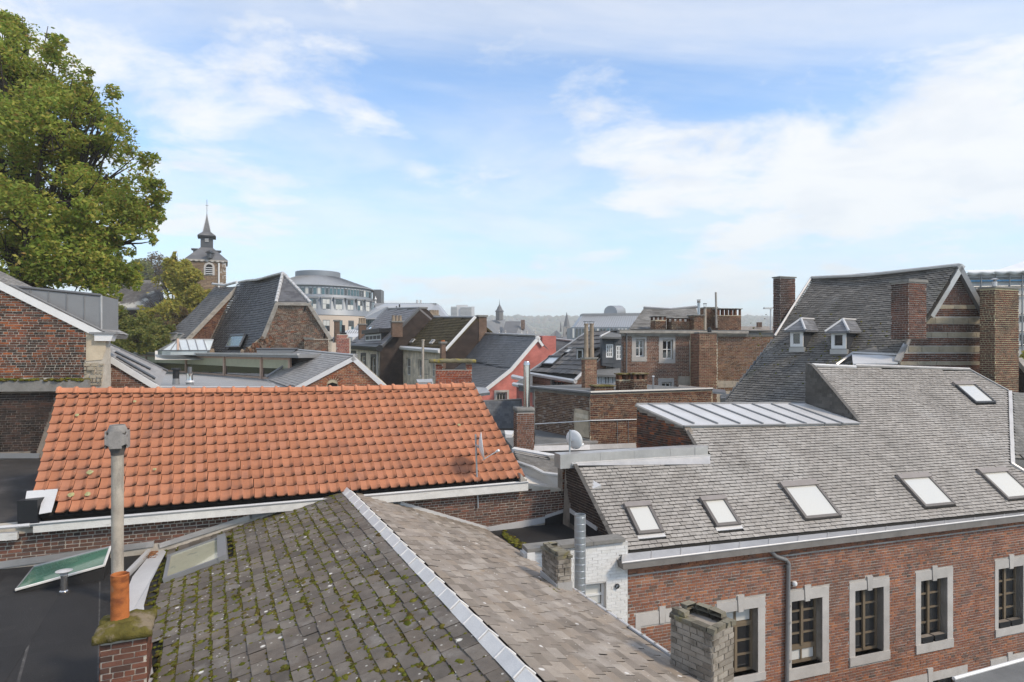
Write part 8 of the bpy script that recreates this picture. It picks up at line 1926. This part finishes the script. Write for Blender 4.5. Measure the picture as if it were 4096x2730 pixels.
MB().box(Fr.vert(2092, 1300, YCh - 1, 86), -.6, .6, -1.5, 1.6, -1, 0).ob('roof_chimney', m_stk, ch)
hull_px([P(1945, 1345, YCh - 2), P(2145, 1345, YCh - 3), P(2145, 1430, YCh - 3), P(1945, 1430, YCh - 2)], 3, m_stone, 'wall', ch, (0, 1, 0))
c0 = P(1998, 1282, YCh + 8); k2 = (YCh + 8) / FPX
MB().lathe(c0, [(15 * k2, 0), (15 * k2, 34 * k2)], 8).ob('turret', m_cs2, ch); MB().lathe(c0, [(18 * k2, 34 * k2), (17 * k2, 37 * k2), (11 * k2, 44 * k2), (8 * k2, 52 * k2), (4 * k2, 58 * k2), (1.2 * k2, 66 * k2), (.3 * k2, 84 * k2)], 8).ob('turret_roof', m_cs2, ch)
for j in range(7): MB().lathe(c0 + Vector((0, 0, (3 + j * 4.2) * k2)), [(15.6 * k2, 0), (15.6 * k2, 1.2 * k2)], 8).ob('louvre', m_wood_grey, ch)
for x in (1997, 2022, 2086, 2108, 2140):
    b_ = P(x, 1345, YCh - 6); MB().lathe(b_, [(4 * k, 0), (3.5 * k, 8 * k), (4.5 * k, 9 * k), (1.5 * k, 17 * k), (3 * k, 19 * k), (.4 * k, 24 * k)], 6).ob('pinnacle', m_stone, ch)
# church with the tall slate spire
YS = 380; k = YS / FPX
sp = thing('spire_church', P(2268, 1400, YS) - Vector((0, 0, 12)), 'distant church tower with a tall sharp slate spire', 'church'); b_ = P(2268, 1308, YS)
MB().box(Fr.vert(2268, 1308, YS, 86), -13 * k, 13 * k, -40 * k, 0, -26 * k, 0).ob('tower', M('far_stone', [(.30, .27, .24)], .9, (.1, .2), (), None), sp); MB().lathe(b_ + Vector((0, 13 * k, 0)), [(16 * k, 0), (13 * k, 3 * k), (.3 * k, 60 * k)], 8).ob('spire', m_cs2, sp)
MB().lathe(P(2243, 1328, YS - 10), [(4 * k, 0), (4 * k, 4 * k), (.3 * k, 42 * k)], 6).ob('small_spire', m_cs2, sp); hull_px([P(2205, 1340, YS - 20), P(2225, 1322, YS - 14), P(2245, 1340, YS - 20), P(2245, 1380, YS - 20), P(2205, 1380, YS - 20)], 6, m_cs, 'chapel', sp, (0, 1, 0))
MB().prism(Fr.vert(2268, 1330, YS - .2, 86), [(-4 * k, -8 * k), (4 * k, -8 * k), (4 * k, 0), (0, 4 * k), (-4 * k, 0)], 0, .2).ob('belfry_window', m_dark, sp)

# ---- trees
def tree(name, label, base, lobes, nleaf, leafsize, mat, group=None, limbs=True, seed=1, barkmat=None, gap=.0, cat='tree', hs=.8):
    """lobes: (x, y, Y, radius in photo pixels); leaves fill the lobes' outer parts with gaps"""
    rg = np.random.default_rng(seed); rp = random.Random(seed)
    t = thing(name, base, label, cat, group)
    L = [(P(x, y, Y), r * Y / FPX) for x, y, Y, r in lobes]
    w = np.array([r ** 2 for _, r in L]); w /= w.sum()
    C = np.array([tuple(c) for c, _ in L]); Rr = np.array([r for _, r in L])
    idx = rg.choice(len(L), size=nleaf * 3, p=w)
    d = rg.normal(size=(nleaf * 3, 3)); d /= np.linalg.norm(d, axis=1)[:, None]
    rad = rg.uniform(.25, 1.0, nleaf * 3) ** .55 * rg.uniform(.85, 1.12, nleaf * 3)
    pos = C[idx] + d * (rad * Rr[idx])[:, None] * np.array([1, 1, .88])
    keep = np.array([mnoise.noise(Vector((p[0] * hs, p[1] * hs * .22, p[2] * hs))) + .45 * mnoise.noise(Vector((p[0] * hs * 3, p[1] * hs * .8, p[2] * hs * 3))) > gap - .22 for p in pos])
    pos = pos[keep][:nleaf]; n = len(pos)
    a = rg.normal(size=(n, 3)); a[:, 2] *= .6; a /= np.linalg.norm(a, axis=1)[:, None]
    b = rg.normal(size=(n, 3)); b -= (b * a).sum(1)[:, None] * a; b /= np.linalg.norm(b, axis=1)[:, None]
    s = rg.uniform(.6, 1.3, n)[:, None] * leafsize
    nn = np.cross(a, b)
    V = np.stack([pos - a * s, pos + b * s * .48 - a * s * .1 + nn * s * .12, pos + a * s - nn * s * .15, pos - b * s * .48 - a * s * .1 + nn * s * .12], 1).reshape(-1, 3)
    F = np.arange(n * 4).reshape(-1, 4)
    c = pos.mean(0); me = bpy.data.meshes.new('crown')
    me.vertices.add(n * 4); me.vertices.foreach_set('co', (V - c).ravel()); me.loops.add(n * 4); me.loops.foreach_set('vertex_index', F.ravel()); me.polygons.add(n)
    me.polygons.foreach_set('loop_start', np.arange(n) * 4); me.polygons.foreach_set('loop_total', np.full(n, 4)); me.update(); me.validate()
    me.materials.append(mat); o = bpy.data.objects.new('crown', me); COL.objects.link(o); setparent(o, Vector(c), t)
    if limbs:
        bm_ = barkmat or m_bark; base = Vector(base); top = L[0][0]; Rm = max(r for _, r in L)
        fork = base.lerp(top, .45)
        MB().tube([base - Vector((0, 0, .5)), base.lerp(fork, .5) + Vector((.1, 0, 0)), fork], [Rm * .10, Rm * .085, Rm * .07], 10).ob('trunk', bm_, t, True)
        for cpt, r in [q for q in L if q[1] > Rm * .16]:
            m = fork.lerp(cpt, .5) + Vector((rp.uniform(-.3, .3), rp.uniform(-.3, .3), rp.uniform(.0, .5))) * r * .3
            MB().tube([fork, fork.lerp(m, .5) + Vector((0, 0, .1 * r)), m, cpt], [Rm * .055, Rm * .042, Rm * .03, Rm * .014], 7).ob('limb', bm_, t, True)
            b2 = MB()
            for q in range(9):
                dd = Vector((rp.gauss(0, 1), rp.gauss(0, 1), rp.gauss(.2, .8))).normalized(); st = m.lerp(cpt, rp.uniform(.2, 1)); en = cpt + dd * r * rp.uniform(.7, 1.0)
                b2.tube([st, st.lerp(en, .5) + Vector((rp.gauss(0, .1), rp.gauss(0, .1), rp.gauss(.1, .1))) * r, en], [Rm * .013, Rm * .009, Rm * .004], 5)
            b2.ob('twigs', bm_, t, True)
    return t
m_bark = M('bark', [(.045, .036, .028)], .95, (3, .3), [((.09, .08, .06), 4, .55, .75, .5)], (25, .8))
def leafmat(name, cols): return M(name, cols, .6, (.35, .28), (), None, spec=.25, fine=None, trans=.45)
m_lf1 = leafmat('leaf_green', [(.17, .25, .035), (.24, .32, .05), (.31, .37, .065), (.19, .27, .04), (.40, .40, .075), (.45, .39, .08), (.26, .33, .055), (.36, .23, .07)])
m_lf2 = leafmat('leaf_yellow', [(.32, .33, .06), (.40, .39, .075), (.48, .42, .08), (.27, .28, .055), (.52, .39, .08), (.35, .35, .065)])
m_lf3 = leafmat('leaf_bush', [(.13, .17, .04), (.18, .21, .05), (.22, .24, .06), (.26, .24, .06), (.15, .18, .04)])
m_lf4 = leafmat('leaf_rust', [(.15, .10, .045), (.19, .12, .055), (.12, .10, .04), (.2, .15, .06), (.11, .11, .035)])
big = [(80, 620, 31, 330), (40, 300, 31, 190), (110, 170, 32, 110), (210, 330, 30.5, 150), (300, 470, 30, 165), (190, 520, 28.5, 200), (410, 560, 31, 130), (430, 700, 30, 170), (540, 790, 30.5, 110), (600, 850, 31, 60), (330, 820, 28.5, 190), (480, 900, 30, 120), (540, 960, 31, 70), (120, 860, 27.5, 230), (260, 1020, 28, 190), (430, 1030, 30, 120), (500, 1100, 31, 65), (60, 1050, 27.5, 170), (370, 1130, 29.5, 100), (420, 1210, 31, 60), (-80, 500, 31, 260), (-100, 850, 30, 260), (30, 110, 32, 60), (330, 380, 31, 60), (560, 720, 31, 50), (-60, 200, 32, 120)]
_rl = random.Random(77)
for (x, y, Y, r) in list(big):
    for q in range(5):
        a = _rl.uniform(-1.9, 1.5); big.append((x + math.cos(a) * r * _rl.uniform(.85, 1.12), y + math.sin(a) * r * _rl.uniform(.85, 1.12), Y + _rl.uniform(-2, 1.5), r * _rl.uniform(.14, .30)))
tree('big_plane_tree', 'huge green tree turning yellow above the zinc dormer and sooty gable', P(90, 1500, 30) + Vector((0, 0, -1)), big, 88000, .102, m_lf1, seed=4, gap=.14, hs=.75)
tree('yellowing_tree', 'yellow-green tree standing before the church tower', P(715, 1400, 62), [(715, 1190, 62, 85), (640, 1200, 61, 55), (790, 1190, 61, 60), (720, 1100, 62, 60), (690, 1060, 62, 38), (760, 1110, 61, 50), (700, 1270, 60, 80), (620, 1260, 60, 60), (790, 1250, 61, 45), (702, 1020, 62, 14), (655, 1130, 62, 40), (740, 1060, 62, 25), (580, 1210, 60, 30)], 20000, .17, m_lf2, seed=9, gap=-.08, hs=.5)
tree('leafy_bush', 'rounded green bush growing beside the zinc dormer', P(470, 1450, 46), [(460, 1270, 46, 60), (500, 1320, 45, 75), (440, 1330, 44, 65), (540, 1290, 46, 50), (480, 1390, 43, 60), (560, 1370, 44, 60), (420, 1240, 46, 40), (430, 1380, 42, 55)], 11000, .13, m_lf3, seed=12, cat='bush')
tree('dark_bush', 'deep green bush below the yellow-green tree', P(620, 1450, 50), [(610, 1350, 50, 60), (570, 1330, 51, 40), (650, 1310, 52, 45), (640, 1390, 48, 50), (600, 1400, 48, 50)], 7000, .15, m_lf3, seed=14, cat='bush')
tree('rusty_bush', 'rust-brown bush between the yellow-green tree and the swept slate roof', P(680, 1450, 55), [(670, 1275, 55, 45), (710, 1260, 55, 40), (650, 1320, 54, 40), (720, 1300, 55, 30), (690, 1320, 54, 40)], 6000, .15, m_lf4, seed=15, cat='bush')
tree('roadside_tree', 'small green tree top beside the ochre-jointed chimney', P(4120, 1600, 34), [(4110, 1440, 34, 30), (4140, 1410, 34, 40), (4100, 1480, 34, 25), (4150, 1480, 34, 45)], 2500, .12, m_lf2, seed=21)
for i, (x, y, Y, r_, mt, lb) in enumerate(((560, 1075, 150, 45, m_lf3, 'pale green hillside tree behind the diamond slate house'), (625, 1060, 170, 55, m_lf4, 'tall russet tree on the hillside behind the church tower'), (690, 1085, 165, 40, m_lf4, 'smaller russet tree beside the taller one on the hillside'), (440, 1080, 110, 45, m_lf3, 'dark green hillside tree between the big tree and the diamond slate house'), (500, 1095, 140, 35, m_lf3, 'low green hillside tree above the diamond slate house ridge'))):
    tree('hillside_tree', lb, P(x, 1250, Y), [(x, y, Y, r_), (x - r_ * .6, y + r_ * .6, Y, r_ * .7), (x + r_ * .6, y + r_ * .5, Y, r_ * .7), (x, y + r_ * 1.2, Y, r_)], 3500, .34, mt, 'trees on the hillside', seed=30 + i)
# weeds on the mossy ledge
# ---- haze
hz_ = MB().box8([(-2700, -70, -3), (2700, -70, -3), (2700, 3200, -3), (-2700, 3200, -3), (-2700, -70, 160), (2700, -70, 160), (2700, 3200, 160), (-2700, 3200, 160)])
mh_ = bpy.data.materials.new('haze'); mh_.use_nodes = True; nt = mh_.node_tree; nt.nodes.clear()
pv_ = nt.nodes.new('ShaderNodeVolumePrincipled'); ou = nt.nodes.new('ShaderNodeOutputMaterial'); nt.links.new(pv_.outputs[0], ou.inputs['Volume'])
pv_.inputs['Color'].default_value = (.985, .99, 1.0, 1); pv_.inputs['Density'].default_value = .0005; pv_.inputs['Anisotropy'].default_value = 0.0
o = hz_.ob('haze', mh_); o['kind'] = 'stuff'; o['label'] = 'thin pale haze in the air over the town'
